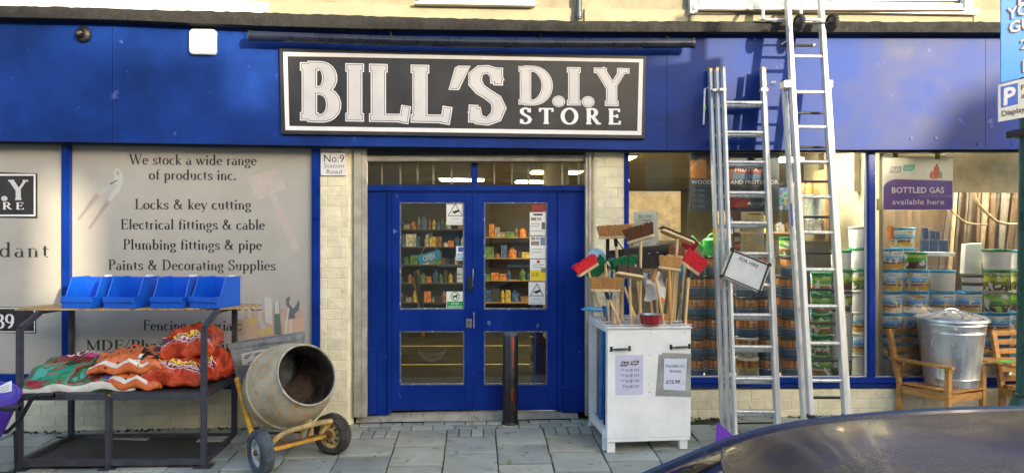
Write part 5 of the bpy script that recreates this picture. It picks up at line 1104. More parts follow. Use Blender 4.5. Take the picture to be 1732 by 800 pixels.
# notices taped to the cabinet
def cab_sheet(name, label, pts, m, lift=.002): 
    t = thing(name, label, 'notice', tuple(at(pts[3][0], pts[3][1], Yc(pts[3][0]))))
    P = [at(u, v, Yc(u) - lift) for u, v in pts]; obj('sheet', G().prism(P[::-1], (0, .0012, 0)), m, t); return t
def cab_text(t, s, u0, u1, v, cap, m, bold=0, l=.003):
    a = at(u0, v, Yc(u0) - l); b = at(u1, v, Yc(u1) - l); up = at(u0, v - cap, Yc(u0) - l) - a
    obj('lettering', text_bold(s, a, b - a, up, Vector((0, -1, 0)), bold) if bold else text_geo(s, a, b - a, up), m, t)
t = cab_sheet('gas_price_notice', 'pale lilac gas bottle price notice on the left of the white cabinet front', [(1041, 600), (1088, 600), (1087.5, 667), (1041, 668)], flatm('lilac_paper', (.55, .57, .76)))
for a, s, u0, u1 in (([(1049, 618), (1051, 611), (1064, 611), (1063, 617), (1060, 619), (1049, 619)], 'FLO', 1051, 1061.5), ([(1066, 616.5), (1068, 610), (1081, 609), (1080, 615), (1077, 617), (1066, 617)], 'GAS', 1068.5, 1078)):
    obj('logo_tile', G().add([at(u, v, Yc(u) - .0028) for u, v in a][::-1], [tuple(range(6))]), flatm('charcoal_print', (.06, .07, .08)), t); cab_text(t, s, u0, u1, a[0][1] - 1 if s == 'FLO' else 615, 4.6, M['wht'], .02, .0036)
gi = flatm('grey_blue_ink', (.20, .22, .30))
for i, s in enumerate(('19 kg @ £65', '13 kg @ £42', '11 kg @ £38', '6 kg @ £33')): cab_text(t, s, 1050.5 if i < 3 else 1053, 1081, 627 + 9.2 * i, 4.4, gi, .008)
t = cab_sheet('paraffin_notice', 'paraffin bottle price notice taped in grey tape on the right of the cabinet front', [(1114, 600), (1169, 598), (1168, 671), (1109, 669)], mat('grey_duct_tape', (.30, .31, .30), .4, bump=.003, bscale=22, var=.2), .0022)
obj('tape_strip', G().prism([at(u, v, Yc(u) - .0045) for u, v in ((1120, 596), (1169.5, 598), (1169, 605), (1119, 604))][::-1], (0, .0012, 0)), mat('grey_duct_tape_strip', (.33, .34, .33), .4, bump=.003, bscale=30), t)
obj('tape_strip', G().prism([at(u, v, Yc(u) - .0045) for u, v in ((1110, 660), (1168, 662), (1168.5, 671), (1108.5, 669))][::-1], (0, .0012, 0)), mat('grey_duct_tape_low', (.28, .29, .28), .4, bump=.003, bscale=30), t)
obj('paper', G().prism([at(u, v, Yc(u) - .0062) for u, v in ((1123.5, 606), (1162, 606), (1159, 660), (1122, 658.5))][::-1], (0, .0012, 0)), flatm('bluish_paper', (.62, .66, .80)), t)
cab_text(t, 'Paraffin 5L', 1127, 1158, 621, 5, gi, .012, .0074); cab_text(t, 'Bottles', 1133, 1152, 629.5, 5, gi, .012, .0074); cab_text(t, '£12.99', 1127, 1150, 648.5, 6.4, flatm('dark_ink', (.06, .07, .09)), .02, .0074); cab_text(t, 'each', 1152, 1159, 648.5, 2, gi, 0, .0074)
# brooms ---------------------------------------------------------
wood = mat('pale_broom_handle', (.68, .47, .23), .5, var=.16, scale=3, stretch=(8, 8, .8)); wood2 = mat('golden_broom_handle', (.46, .25, .07), .45, var=.2, scale=3, stretch=(8, 8, .8)); blockm = mat('bare_wood_block', (.58, .42, .22), .6, var=.15, scale=9)
def bris(name, c): return mat(name, c, .85, var=.22, scale=60)
BR = dict(tan=bris('tan_coir_bristle', (.42, .21, .07)), brown=bris('brown_coir_bristle', (.16, .06, .02)), red=bris('red_bristle', (.62, .015, .03)), green=bris('green_bristle', (.01, .17, .07)), dark=bris('dark_brown_bristle', (.055, .035, .028)), tan2=bris('dull_brown_bristle', (.20, .09, .045)))
blueh = mat('blue_metal_handle', (.01, .18, .55), .3); navyh = mat('navy_metal_handle', (.005, .012, .10), .3); greyh = mat('grey_metal_handle', (.25, .28, .32), .35, .4)
zfl = zbt + .032
MCI = MC.inverted()
def inside(p):
    q_ = MCI @ p; return MC @ Vector((min(max(q_.x, .06), cw - .06), min(max(q_.y, .06), cdp - .06), zfl))
def broom(name, label, top, rack, L, ang, col, up, handle=wood, hr=.0125, bh=.06, w_=.055, yaw=0, flare=.22, tilt=0, block=blockm, cat='broom', down=True, seed=1, bristle_dir=None, conn=None):
    """top = (u, v, Y) centre of the block; rack = (u, v, Y) where the handle passes the wire rack; ang = tilt of the head in the picture, degrees"""
    c = at(*top); k = at(*rack); t = thing(name, label, cat, tuple(k), 'brooms standing in the white cabinet')
    d = (c - k).normalized()
    end = k - d * ((k.z - zfl) / max(.3, d.z)) if down else k
    end = inside(end)
    obj('handle', G().tube([end, k, c - d * .01], hr, 10), handle, t, smooth=True)
    if conn: obj('socket', G().tube([c - d * .085, c - d * .01], [hr * 1.35, hr * 1.5], 10), conn, t, smooth=True)
    a = math.radians(ang); e1 = Vector((math.cos(a) * math.cos(yaw), math.sin(yaw), math.sin(a))).normalized()
    e3 = (d if bristle_dir is None else Vector(bristle_dir).normalized()); e3 = (e3 - e1 * e3.dot(e1)).normalized(); 
    if tilt: e2_ = e3.cross(e1); e3 = (e3 * math.cos(tilt) + e2_ * math.sin(tilt)).normalized()
    e2 = e3.cross(e1)
    Mb = frame_mat(c, e1, e2, e3)
    pts = [(-L / 2, -w_ * .32), (-L / 2 + .02, -w_ / 2), (L / 2 - .02, -w_ / 2), (L / 2, -w_ * .32), (L / 2, w_ * .32), (L / 2 - .02, w_ / 2), (-L / 2 + .02, w_ / 2), (-L / 2, w_ * .32)]
    g = G().prism([Mb @ Vector((x, y, -.012)) for x, y in pts], Mb.to_3x3() @ Vector((0, 0, .024)))
    obj('head_block', g, block, t, bevel=.003)
    r = random.Random(seed); g = G(); nx = int(L / .0105); ny = 6
    for i in range(nx):
        for j in range(ny):
            x = -L / 2 + .008 + (L - .016) * (i + r.uniform(-.3, .3) + .5) / nx; y = -w_ / 2 + .006 + (w_ - .012) * (j + r.uniform(-.3, .3) + .5) / ny
            dx = flare * x * .5 + r.uniform(-.006, .006); dy = flare * y * 1.0 + r.uniform(-.006, .006); hh = bh * 1.2 * r.uniform(.84, 1.06); s = .0052
            b = [Vector((x - s, y - s, .017)), Vector((x + s, y - s, .017)), Vector((x, y + s, .017))]; tt = [Vector((p.x + dx + (p.x - x) * .5, p.y + dy + (p.y - y) * .5, hh + .017)) for p in b]
            g.add([Mb @ p for p in b + tt], [(3, 4, 5), (0, 1, 4, 3), (1, 2, 5, 4), (2, 0, 3, 5)])
    obj('bristles', g, col, t, kind='stuff')
    return t
B = BR
broom('broom', 'long tan coir broom head at the back left of the cabinet, bristles up', (1041, 401, -.52), (1052, 537, -.45), .30, 3, B['tan'], 1, seed=1, bh=.075, yaw=-.25, tilt=.0, flare=.3, conn=M['black'])
broom('broom', 'dark brown coir broom standing tallest at the centre of the cabinet', (1084, 405, -.80), (1082.5, 534, -.72), .245, 16, B['brown'], 1, seed=2, bh=.085, yaw=-.55, w_=.07, flare=.32, tilt=.1)
broom('broom', 'thin edge on wooden broom head sloping down at the upper right of the brooms', (1146, 401, -.70), (1137, 528, -.6), .36, -19, B['dark'], 1, seed=3, bh=.012, yaw=.35, w_=.06, hr=.0135, tilt=.5)
broom('broom', 'red bristle broom with a pale block at the far left of the cabinet', (994, 456, -.72), (1019, 535, -.55), .215, 31, B['red'], 1, seed=4, bh=.065, yaw=.2, flare=.28, bristle_dir=(-.45, -.25, .8), handle=wood)
broom('broom', 'green bristle broom behind the red broom at the left of the cabinet', (1018, 463, -.50), (1032, 531, -.4), .20, 42, B['green'], 1, seed=5, bh=.11, yaw=-.2, flare=.5, bristle_dir=(-.25, -.4, .8), handle=blueh)
broom('broom', 'green bristle broom half hidden behind the dark mat brush', (1055, 455, -.55), (1050, 533, -.45), .22, 10, B['green'], 1, seed=15, bh=.075, yaw=.2, flare=.6, handle=wood)
broom('broom', 'stiff dark brown brush on a pale block in front of the centre broom', (1064, 467, -.86), (1068, 551, -.84), .245, -9, B['dark'], 1, seed=6, bh=.052, yaw=.15, flare=.06, w_=.085, handle=wood, conn=greyh, tilt=.45)
broom('broom', 'flat tan broom head at the front left of the cabinet with a leaning handle', (1024, 490.5, -.90), (1052, 556, -.86), .255, -1, B['tan'], 1, seed=7, bh=.075, yaw=.0, flare=.22, conn=M['black'])
broom('broom', 'tan broom on a golden handle at the right middle of the cabinet', (1132, 455, -.78), (1134, 549, -.86), .20, -8, B['tan'], 1, seed=8, bh=.075, yaw=.1, flare=.1, handle=wood2, hr=.0145)
broom('broom', 'dull brown broom behind the tan one, right middle of the cabinet', (1142, 434, -.45), (1130, 528, -.4), .16, -7, B['tan2'], 1, seed=9, bh=.06, yaw=.1, flare=.1)
broom('broom', 'red bristle broom sloping at the right end of the cabinet', (1166, 453, -.76), (1159, 545, -.78), .205, -36, B['red'], 1, seed=10, bh=.10, yaw=-.1, flare=.15, conn=M['black'], bristle_dir=(.35, -.1, .8))
broom('broom', 'dark red broom standing behind the red one at the right of the cabinet', (1160, 425, -.40), (1150, 528, -.30), .13, -25, bris('dark_red_bristle', (.28, .012, .02)), 1, seed=11, bh=.09, flare=.2)
broom('broom', 'small pale hand brush turned edge on at the centre right of the cabinet', (1109, 468, -.84), (1123, 549, -.84), .10, 62, B['tan'], 1, seed=12, bh=.02, yaw=.1, w_=.07, flare=.05)
for i, (u0, v0, u1, v1, Y, m_, lab) in enumerate(((1024, 446, 1030, 540, -.6, wood, 'bare pale pole at the far left of the broom cabinet'), (1036, 438, 1033, 534, -.5, blueh, 'pole with a blue grip near the left of the broom cabinet'), (1075, 447, 1086, 545, -.65, wood, 'thin wooden pole leaning beside the centre broom'), (1056, 485, 1078, 548, -.7, wood, 'wooden pole crossing low behind the stiff brush'), (1154, 450, 1150, 541, -.62, greyh, 'grey pole with a blue top beside the sloping red broom'), (1146, 455, 1141, 536, -.45, wood, 'wooden pole behind the grey pole at the right'), (1100, 500, 1104, 534, -.4, wood, 'short wooden pole low behind the hanging bag'), (1041, 500, 1043, 545, -.6, wood, 'wooden pole low beside the tan flat broom'), (1128, 470, 1118, 540, -.5, wood, 'wooden pole leaning behind the small hand brush'), (1108, 440, 1112, 532, -.3, wood, 'wooden pole at the back of the broom cabinet'))):
    a = at(u0, v0, Y); b = at(u1, v1, Y); d = (a - b).normalized(); e = inside(b - d * ((b.z - zfl) / d.z))
    t = thing('loose_pole', lab, 'pole', tuple(e), 'loose poles in the white cabinet')
    obj('pole', G().tube([e, b, a], .0115, 9), m_, t, smooth=True)
    if i in (1, 4): obj('grip', G().tube([a - d * .09, a + d * .01], .015, 9), mat('light_blue_grip', (.03, .35, .7), .4), t, smooth=True)
# handles seen inside the open side of the cabinet
for i, (x, y, m_, lab) in enumerate(((.075, .60, blueh, 'bright blue pole inside the open side of the white cabinet'), (.07, .40, navyh, 'navy blue pole inside the open side of the white cabinet'), (.075, .17, wood, 'pale wooden pole inside the open side of the white cabinet'), (.085, .28, mat('pinkish_pole', (.45, .30, .26), .5), 'pinkish pole inside the open side of the white cabinet'))):
    p = MC @ Vector((x, y, zfl)); q = MC @ Vector((x + .04, y + .05, ztc + .12)); single('loose_pole', G().tube([p, q], .022 if i == 0 else .017, 10), m_, lab, 'pole', 'loose poles in the white cabinet', base=tuple(p), smooth=True)
t = thing('dog_bowl', 'small shiny red bowl with a steel inside on the wire rack of the cabinet', 'bowl', tuple(at(1101, 556, -.90)))
c = at(1100.5, 555, -.90); c.z = ztc + .018; Mbw = Matrix.Translation(c)
obj('bowl', G().lathe([(0, 0), (.075, 0), (.082, .008), (.098, .075), (.102, .085)], Mbw, 32), mat('glossy_red_bowl', (.30, .005, .015), .15, coat=.5), t, smooth=40)
obj('liner', G().lathe([(0, .012), (.07, .014), (.094, .08), (.104, .089), (.104, .083)], Mbw, 32), mat('steel_bowl', (.6, .6, .56), .2, .9), t, smooth=40)
# black perforated tray, hanging bag, disc, duster
t = thing('tool_tray', 'black slotted plastic panel behind the brooms on the cabinet', 'tray', tuple(at(1090, 455, -.35)))
obj('panel', quad_px([(1030, 424), (1136, 412), (1136, 452), (1034, 457)], -.36, -.34), M['black'], t, bevel=.003)
for k in range(6): obj('slot', quad_px([(1040 + 14 * k, 434 - 1.5 * k), (1044 + 14 * k, 433.6 - 1.5 * k), (1044 + 14 * k, 435.2 - 1.5 * k), (1040 + 14 * k, 435.6 - 1.5 * k)], -.3622, -.3605), greyp, t)
obj('strut', G().tube([at(1040, 402, -.38), at(1056, 424, -.38)], .006, 6), M['black'], t); obj('clip', rect_px(1025, 402, 1031, 442, -.40, -.385), M['black'], t, bevel=.003)
t = thing('clear_bag', 'clear plastic bag of white and purple packets hanging among the brooms', 'bag', tuple(at(1105, 507, -.6)))
cl = mat('clear_plastic_bag', (.55, .56, .62), .15, bump=.01, bscale=14); 
obj('bag', G().grid(8, 10, lambda s, j: tuple(at(1089 + 34 * s + 3 * math.sin(5 * j), 508 - 48 * j + 2 * math.sin(7 * s), -.62 + .02 * math.sin(6 * s + 4 * j)))).grid(8, 10, lambda s, j: tuple(at(1089 + 34 * s + 3 * math.sin(5 * j), 508 - 48 * j + 2 * math.sin(7 * s), -.58 - .015 * math.sin(6 * s + 4 * j)))), cl, t, smooth=60)
for (u0, v0, u1, v1, m_) in ((1096, 462, 1106, 470, flatm('violet_packet', (.12, .10, .35))), (1094, 474, 1104, 480, paper), (1107, 466, 1114, 474, flatm('lavender_packet', (.35, .33, .5)))): obj('packet', rect_px(u0, v0, u1, v1, -.655, -.648), m_, t)
for (u, v) in ((1120, 512), (1124, 540)): single('orange_clip', G().lathe([(0, 0), (.02, .004), (.022, .03), (.012, .045), (0, .048)], Matrix.Translation(at(u, v, -.80)), 12), flatm('orange_plastic', (.75, .20, .02), .35), ('upper' if v < 520 else 'lower') + ' small orange plastic piece beside the hand brush handle', 'clip', smooth=True)
t = thing('blue_disc', 'pale translucent blue plastic disc at the back left of the brooms', 'disc', tuple(at(1008, 440, -.25)))
obj('disc', G().lathe([(0, .006), (.085, .005), (.09, 0), (.085, -.005), (0, -.006)], Matrix.Translation(at(1009, 436, -.25)) @ Matrix.Rotation(math.pi / 2 - .2, 4, 'X'), 28), mat('pale_blue_plastic', (.35, .55, .72), .25), t, smooth=40)
t = thing('blue_duster', 'light blue bottle shaped duster sticking out left from the cabinet', 'duster', tuple(at(1018, 524, -.6)))
obj('duster_head', G().tube([at(983, 523, -.62), at(987, 523, -.62), at(994, 522, -.61), at(1004, 523, -.6), at(1017, 523.5, -.58)], [.006, .012, .021, .024, .02], 12), mat('sky_blue_plastic', (.06, .33, .62), .2), t, smooth=True)
# ---------------------------------------------------------------- ladders
alu = mat('scuffed_aluminium', (.62, .62, .60), .36, .55, var=.14, scale=9, stretch=(4, 4, .5), rvar=.1, scr=((.30, .30, .29), .30)); aluw = mat('painted_pale_aluminium', (.66, .66, .64), .42, .35, var=.1, scale=6, stretch=(3, 3, .5), scr=((.40, .40, .38), .29))
ycap = flatm('yellow_end_cap', (.62, .42, .03), .4); rubber = mat('black_rubber', (.02, .02, .02), .7)
def lerp3(a, b, s): return a + (b - a) * s
def stile(t, a, b, w_, dp, name='stile', m_=None, cap=None):
    ax_ = (b - a).normalized(); side = Vector((1, 0, 0)); back = side.cross(ax_).normalized(); back = back if back.y > 0 else -back; sd_ = ax_.cross(back).normalized()
    g = G(); pr = [(-w_ / 2, 0), (-w_ / 2 + .006, -.004), (w_ / 2 - .006, -.004), (w_ / 2, 0), (w_ / 2, dp), (w_ / 2 - .004, dp), (-w_ / 2 + .004, dp), (-w_ / 2, dp)]
    g.prism([a + sd_ * x + back * y for x, y in pr], b - a)
    s = obj(name, g, m_ or aluw, t, fixn=True)
    if cap: obj('end_cap', G().prism([b + sd_ * x * 1.12 + back * (y * 1.06 - .002) for x, y in pr], ax_ * .016), cap, s, fixn=True)
    return s, back
def ladder_sec(t, TL, TR, BL2, BR2, vs, w_=.026, dp=.062, rw=.03, m_=None, cap=None, rungm=None, rname='rung', tops=None):
    """TL.. are 3D points; vs: picture rows of the rungs"""
    s1, back = stile(t, BL2, TL, w_, dp, m_=m_, cap=cap); s2, _ = stile(t, BR2, TR, w_, dp, m_=m_, cap=cap)
    def row(a, b, v):
        lo, hi = 0., 1.
        for _ in range(30):
            m = (lo + hi) / 2; p = lerp3(a, b, m); q = ROT.transposed() @ (p - CAM); vv = 400 - q.y / -q.z * FPX
            if vv > v: lo = m
            else: hi = m
        return lerp3(a, b, lo)
    for v in vs:
        p = row(BL2, TL, v) + back * (dp * .45); q = row(BR2, TR, v + .5) + back * (dp * .45)
        obj(rname, G().tube([p, q], rw / 2, 10, flat=.9), rungm or alu, t, smooth=True)
    return back
def ground_v(u, v, Y):
    a = at(u, v, Y); return Vector((a.x, a.y, gz(a.x, a.y) + .004))
t = thing('triple_ladder', 'three section aluminium extension ladder leaning with yellow caps, left of the other ladder', 'ladder', (2.5, -.8, gz(2.5, -.8)))
for k in range(3):
    Yt, Ybm = -.40 + .075 * k, -.86 + .075 * k; du = 1.0 * k
    TLp = at(1224.5 - 11 * k, 116 + 1.2 * k, Yt); TRp = at(1291 + 1.2 * k, 117 + 1.0 * k, Yt)
    BLp = ground_v(1246 - 10.5 * k, 750, Ybm); BRp = ground_v(1317 + 1.5 * k, 750, Ybm)
    a = at(1246 - 10.5 * k, 735, Ybm); BLp.x = a.x; b = at(1317 + 1.5 * k, 735, Ybm); BRp.x = b.x
    ladder_sec(t, TLp, TRp, BLp, BRp, [172, 222.5, 273, 325, 376, 428, 481, 532, 586, 640, 696, 750] if k == 0 else [178, 228, 279, 331, 382, 434, 487, 538, 592, 646, 702], cap=ycap, w_=.026 + .002 * k, rw=.034)
for u, v, Y in ((1223, 152, -.42), (1211, 153, -.36), (1293, 152, -.42)):
    p = at(u, v, Y); obj('guide_bracket', G().box(p.x - .035, p.x + .030, p.y - .012, p.y + .05, p.z - .012, p.z + .012), alu, t, bevel=.002)
obj('stay_bar', G().tube([at(1192, 150, -.30), at(1190, 211, -.30)], .010, 6), aluw, t); obj('stay_bracket', G().tube([at(1192, 151, -.30), at(1203, 146, -.36)], .006, 6), alu, t); obj('green_sticker', rect_px(1189.5, 180, 1193.5, 186, -.313, -.311), flatm('lime_sticker', (.35, .65, .05)), t)
obj('guide_wheel', G().lathe([(0, -.012), (.022, -.012), (.024, 0), (.022, .012), (0, .012)], Matrix.Translation(at(1308, 140, -.33)), 14), M['upvc'], t, smooth=40); obj('wheel_pin', G().tube([at(1300, 143, -.36), at(1308, 146, -.33)], .004, 6), metal, t)
obj('lower_hook', G().box(*(lambda p: (p.x - .01, p.x + .03, p.y - .01, p.y + .01, p.z - .03, p.z + .03))(at(1309, 588, -.72))), alu, t)
obj('yellow_label', quad_px([(1205.5, 386), (1209.5, 386), (1210.5, 412), (1206.5, 412)], -.50, -.498), ycap, t)
t = thing('purple_sign_corner', 'purple triangular sheet corner at the foot of the triple ladder', 'sheet', tuple(at(1222, 742, -1.0)))
obj('sheet', quad_px([(1213, 713), (1240, 736), (1236, 760), (1210, 760)], -1.0, -.99), flatm('bright_purple', (.17, .04, .48)), t)
t = thing('roof_ladder', 'double aluminium roof ladder with black wheels and curved hooks, right of the triple ladder', 'ladder', (3.0, -1.1, gz(3, -1.1)))
Yt, Ybm = -.42, -1.05
def roofp(u, v): return at(u, v, Yt + (Ybm - Yt) * (v / 703))
TLp = roofp(1330.5, -70); TRp = roofp(1386, -70); BLp = roofp(1373.5, 703); BRp = roofp(1433, 703)
back = ladder_sec(t, TLp, TRp, BLp, BRp, [-26, 35, 93.5, 154, 213, 272.5, 332, 392.5, 455, 517, 580, 643], w_=.040, dp=.062, rw=.036, cap=rubber)
for p in (BLp, BRp): obj('rubber_foot', G().box(p.x - .022, p.x + .022, p.y - .006, p.y + .066, p.z - .03, p.z + .012), rubber, t, bevel=.004)
bl = ground_v(1367, 740, Ybm + .08); a = at(1365, 735, Ybm + .08); bl.x = a.x; br = Vector((at(1441, 735, Ybm + .08).x, bl.y, bl.z))
ribm = mat('black_ribbed_rung', (.03, .03, .03), .5, .2)
ladder_sec(t, at(1328, 137, -.44), at(1402, 137, -.44), bl, br, [190, 248, 306, 366, 427, 489, 546, 609, 672], w_=.034, dp=.055, rw=.026, rungm=ribm, rname='ribbed_rung', cap=rubber)
obj('safety_bar', G().tube([at(1321, 77, -.42), at(1379, 78, -.42)], .013, 8), ribm, t, smooth=True)
obj('bar_end', G().tube([at(1374, 77, -.425), at(1381, 77.5, -.425)], .017, 8), alu, t); obj('safety_stay', G().tube([at(1322, 76, -.43), at(1337, 65, -.46)], .006, 6), alu, t); obj('safety_stay', G().tube([at(1381, 77, -.43), at(1390, 72, -.46)], .004, 6), alu, t)
for u0, u1, v in ((1327, 1346, 140), (1399, 1409, 140)): obj('guide_bracket', quad_px([(u0, v - 4), (u1, v - 4), (u1, v + 8), (u0, v + 8)], -.565, -.45), alu, t, bevel=.003)
obj('hook_bar', G().tube([at(1283, 33.5, -.34), at(1332, 34.5, -.36)], .014, 8), alu, t, smooth=True); obj('hook_bar', G().tube([at(1348, 33, -.45), at(1398, 35, -.45)], .017, 8), alu, t, smooth=True)
for u in (1291, 1355): obj('roof_hook', G().tube(smooth_pts([at(u, 34, -.36), at(u - .5, 18, -.34), at(u + 3, 2, -.30), at(u + 12, -14, -.22), at(u + 26, -26, -.14)]), .016, 8), alu, t, smooth=True)
tyr = mat('black_solid_tyre', (.03, .03, .032), .8, bump=.003, bscale=40, var=.3)
for u, v, rr in ((1351.5, 39, .078), (1407, 39, .083)):
    c = at(u, v, -.60); Q = Vector((.96, .25, 0)).normalized().to_track_quat('Z', 'Y').to_matrix().to_4x4(); Mw = Matrix.Translation(c) @ Q
    wl = obj('wheel', G(), None, t)
    obj('tyre', G().lathe([(rr - .018 + .018 * math.cos(a * .524), .021 * math.sin(a * .524)) for a in range(13)], Mw, 28), tyr, wl, smooth=60)
    obj('hub', G().lathe([(0, .018), (.02, .02), (.05, .008), (rr - .03, .012), (rr - .03, -.012), (.02, -.02), (0, -.018)], Mw, 20), M['black'], wl, smooth=30)
    g = G()
    for k in range(22):
        a = k * .2856; g.add([Mw @ Vector(((rr - .001) * math.cos(a + da), (rr - .001) * math.sin(a + da), z)) for da, z in ((-.06, -.015), (.02, -.0), (.06, -.0), (-.02, -.015))] + [Mw @ Vector(((rr + .003) * math.cos(a + da), (rr + .003) * math.sin(a + da), z)) for da, z in ((-.06, -.015), (.02, -.0), (.06, -.0), (-.02, -.015))], [(4, 5, 6, 7), (0, 1, 5, 4), (1, 2, 6, 5), (2, 3, 7, 6), (3, 0, 4, 7)])
        g.add([Mw @ Vector(((rr - .001) * math.cos(a + da), (rr - .001) * math.sin(a + da), z)) for da, z in ((-.02, .0), (.06, .015), (.02, .015), (-.06, .0))] + [Mw @ Vector(((rr + .003) * math.cos(a + da), (rr + .003) * math.sin(a + da), z)) for da, z in ((-.02, .0), (.06, .015), (.02, .015), (-.06, .0))], [(4, 5, 6, 7), (0, 1, 5, 4), (1, 2, 6, 5), (2, 3, 7, 6), (3, 0, 4, 7)])
    obj('tread', g, tyr, wl, fixn=True, kind='stuff')
obj('wheel_axle', G().tube([at(1352, 40, -.60), at(1406, 39.5, -.60)], .010, 8), M['black'], t, smooth=True)
obj('blue_label', quad_px([(1336, 344), (1340, 344), (1342, 383), (1338.5, 383)], -.76, -.757), flatm('blue_label', (.03, .12, .5)), t); obj('white_label', quad_px([(1341, 406), (1344.5, 406), (1346, 430), (1342.5, 430)], -.80, -.797), paper, t)
# for hire board
t = thing('hire_board', 'white metal framed board reading FOR HIRE hanging tilted on the triple ladder', 'sign', tuple(at(1286, 495, -.68)))
Yh = -.69; C4 = [(1239, 422), (1302.5, 448), (1286, 494.5), (1221, 466.5)]
cx = sum(p[0] for p in C4) / 4; cy = sum(p[1] for p in C4) / 4
def inn(k): return [(cx + (u - cx) * k, cy + (v - cy) * k) for u, v in C4]
obj('board', quad_px(C4, Yh, Yh + .012), mat('hire_board_face', (.66, .69, .69), .35, var=.06, scale=7), t, bevel=.001)
o4 = inn(.985); i4 = inn(.90); w4 = inn(1.05)
g = [quad4(o4[i], o4[(i + 1) % 4], i4[(i + 1) % 4], i4[i], Yh - .004, Yh - .0005) for i in range(4)]
for x in g: obj('dark_inlay', x, flatm('dark_inlay', (.035, .04, .035)), t)
for i in range(4): obj('frame_bar', quad4(w4[i], w4[(i + 1) % 4], inn(1.0)[(i + 1) % 4], inn(1.0)[i], Yh - .01, Yh + .016), alu, t, bevel=.002)
for u, v in C4: p = at(u, v, Yh - .014); obj('corner_clip', G().box(p.x - .016, p.x + .016, p.y - .002, p.y + .02, p.z - .016, p.z + .016), M['black'], t, bevel=.003)
a = at(1249.5, 439.5, Yh) + Vector((0, -.001, 0)); b = at(1281, 453.5, Yh) + Vector((0, -.001, 0)); up = at(1252, 434, Yh) - at(1249.5, 439.5, Yh)
obj('lettering', text_bold('FOR HIRE', a, b - a, up, Vector((0, -1, 0)), .01), M['ink'], t)
obj('wire_loop', G().tube(smooth_pts([at(1229, 415, -.64), at(1238, 418, -.72), at(1244, 417, -.72), at(1254, 413, -.62)]), .002, 5), metal, t); obj('wire_loop', G().tube(smooth_pts([at(1303, 447, -.70), at(1306, 438, -.71), at(1301, 437, -.68), at(1309, 444, -.64)]), .002, 5), metal, t)
# ---------------------------------------------------------------- dustbin and companion seat
teak = mat('oiled_teak', (.56, .27, .07), .45, var=.22, scale=4, stretch=(2, 2, 6), bump=.001, scr=((.24, .10, .03), .33))
sx = at(1522, 600, -.06); bp = Vector((sx.x, -.06, 0)); fp_ = at(1604, 620, -.52)
e1 = Vector((fp_.x - bp.x, -.46, 0)); ld = e1.length; e1.normalize(); e2 = Vector((-e1.y, e1.x, 0))   # e1: back to front, e2: across the seat
zA = at(1604, 620, -.52).z; zS = at(1604, 664, -.52).z
t = thing('companion_seat', 'oiled teak companion seat with two chairs joined by a small table, by the window', 'garden seat', (bp.x + .3, -.3, gz(bp.x + .3, -.3)))
SWd = .50
def pt(o, a, b, z): return Vector((o.x + e1.x * a + e2.x * b, o.y + e1.y * a + e2.y * b, z))
def chair(o, e1, e2, arms=(True, True)):
    def pt(a, b, z): return Vector((o.x + e1.x * a + e2.x * b, o.y + e1.y * a + e2.y * b, z))
    def gd(a, b): p = pt(a, b, 0); return gz(p.x, p.y) + .004
    zt2 = zS + .52
    for b in (0, SWd):
        obj('leg', G().bar(pt(0, b, gd(0, b)), pt(0, b, zS - .02), .05, .045, (e1.x, e1.y, 0)), teak, t, bevel=.003)
        obj('back_post', G().bar(pt(0, b, zS - .02), pt(-.12, b, zt2), .042, .05, (e2.x, e2.y, 0)), teak, t, bevel=.003)
        obj('leg', G().bar(pt(ld, b, gd(ld, b)), pt(ld, b, zA - .022), .05, .045, (e1.x, e1.y, 0)), teak, t, bevel=.003)
        obj('side_rail', G().bar(pt(.025, b, zS - .05), pt(ld - .025, b, zS - .045), .03, .07), teak, t, bevel=.003)
        if arms[0 if b == 0 else 1]: obj('armrest', G().bar(pt(-.10, b, zA - .005), pt(ld + .05, b, zA - .01), .065, .026), teak, t, bevel=.005)
    obj('front_rail', G().bar(pt(ld, .026, zS - .06), pt(ld, SWd - .026, zS - .06), .03, .07), teak, t, bevel=.003)
    for k in range(7): a = .04 + k * (ld - .04) / 6; obj('seat_slat', G().bar(pt(a, .0 if k < 6 else -.0, zS + .004), pt(a, SWd, zS + .004), .055, .02), teak, t, bevel=.003)
    for k in range(6): s = .12 + k * .165; obj('back_slat', G().bar(pt(-.01 - .115 * s, .022, zS + .0 + .52 * s), pt(-.01 - .115 * s, SWd - .022, zS + .52 * s), .016, .05), teak, t, bevel=.003)
chair(bp, e1, e2, (True, False))
o2 = Vector((at(1695, 600, -.20).x, -.20, 0)); f1 = Vector((-.05, -1, 0)).normalized(); f1 = Vector((.12, -1, 0)).normalized(); f2 = Vector((-f1.y, f1.x, 0))
chair(o2, f1, f2, (True, True))
# table between
Tt = [at(1650, 594, -.30), at(1664, 591, -.12), at(1722, 600, -.22), at(1716, 611, -.46), at(1684, 609, -.46)]
for p in Tt: p.z = zA + .0
zt3 = zA + .0
g0 = Vector((Tt[0].x, -.36, zt3)); g1 = Vector((Tt[2].x + .12, -.40, zt3))
for k in range(5):
    y = -.50 + .085 * k; sh = -.10 + .055 * k
    obj('table_slat', G().bar(Vector((g0.x + .18 - .05 * k, y, zt3 + .014)), Vector((g1.x + .1 - .03 * k, y + .01, zt3 + .014)), .078, .02), teak, t, bevel=.003)
obj('table_rail', G().bar(Vector((g0.x + .12, -.49, zt3 - .03)), Vector((g1.x, -.47, zt3 - .03)), .03, .05), teak, t, bevel=.003)
single('price_tag', G().box(*(lambda p: (p.x - .07, p.x + .07, p.y - .06, p.y + .05, zt3 + .026, zt3 + .029))(at(1701, 605, -.40))), flatm('neon_green_tag', (.08, .75, .12), .5), 'bright green price tag lying on the small table of the garden seat', 'price tag')
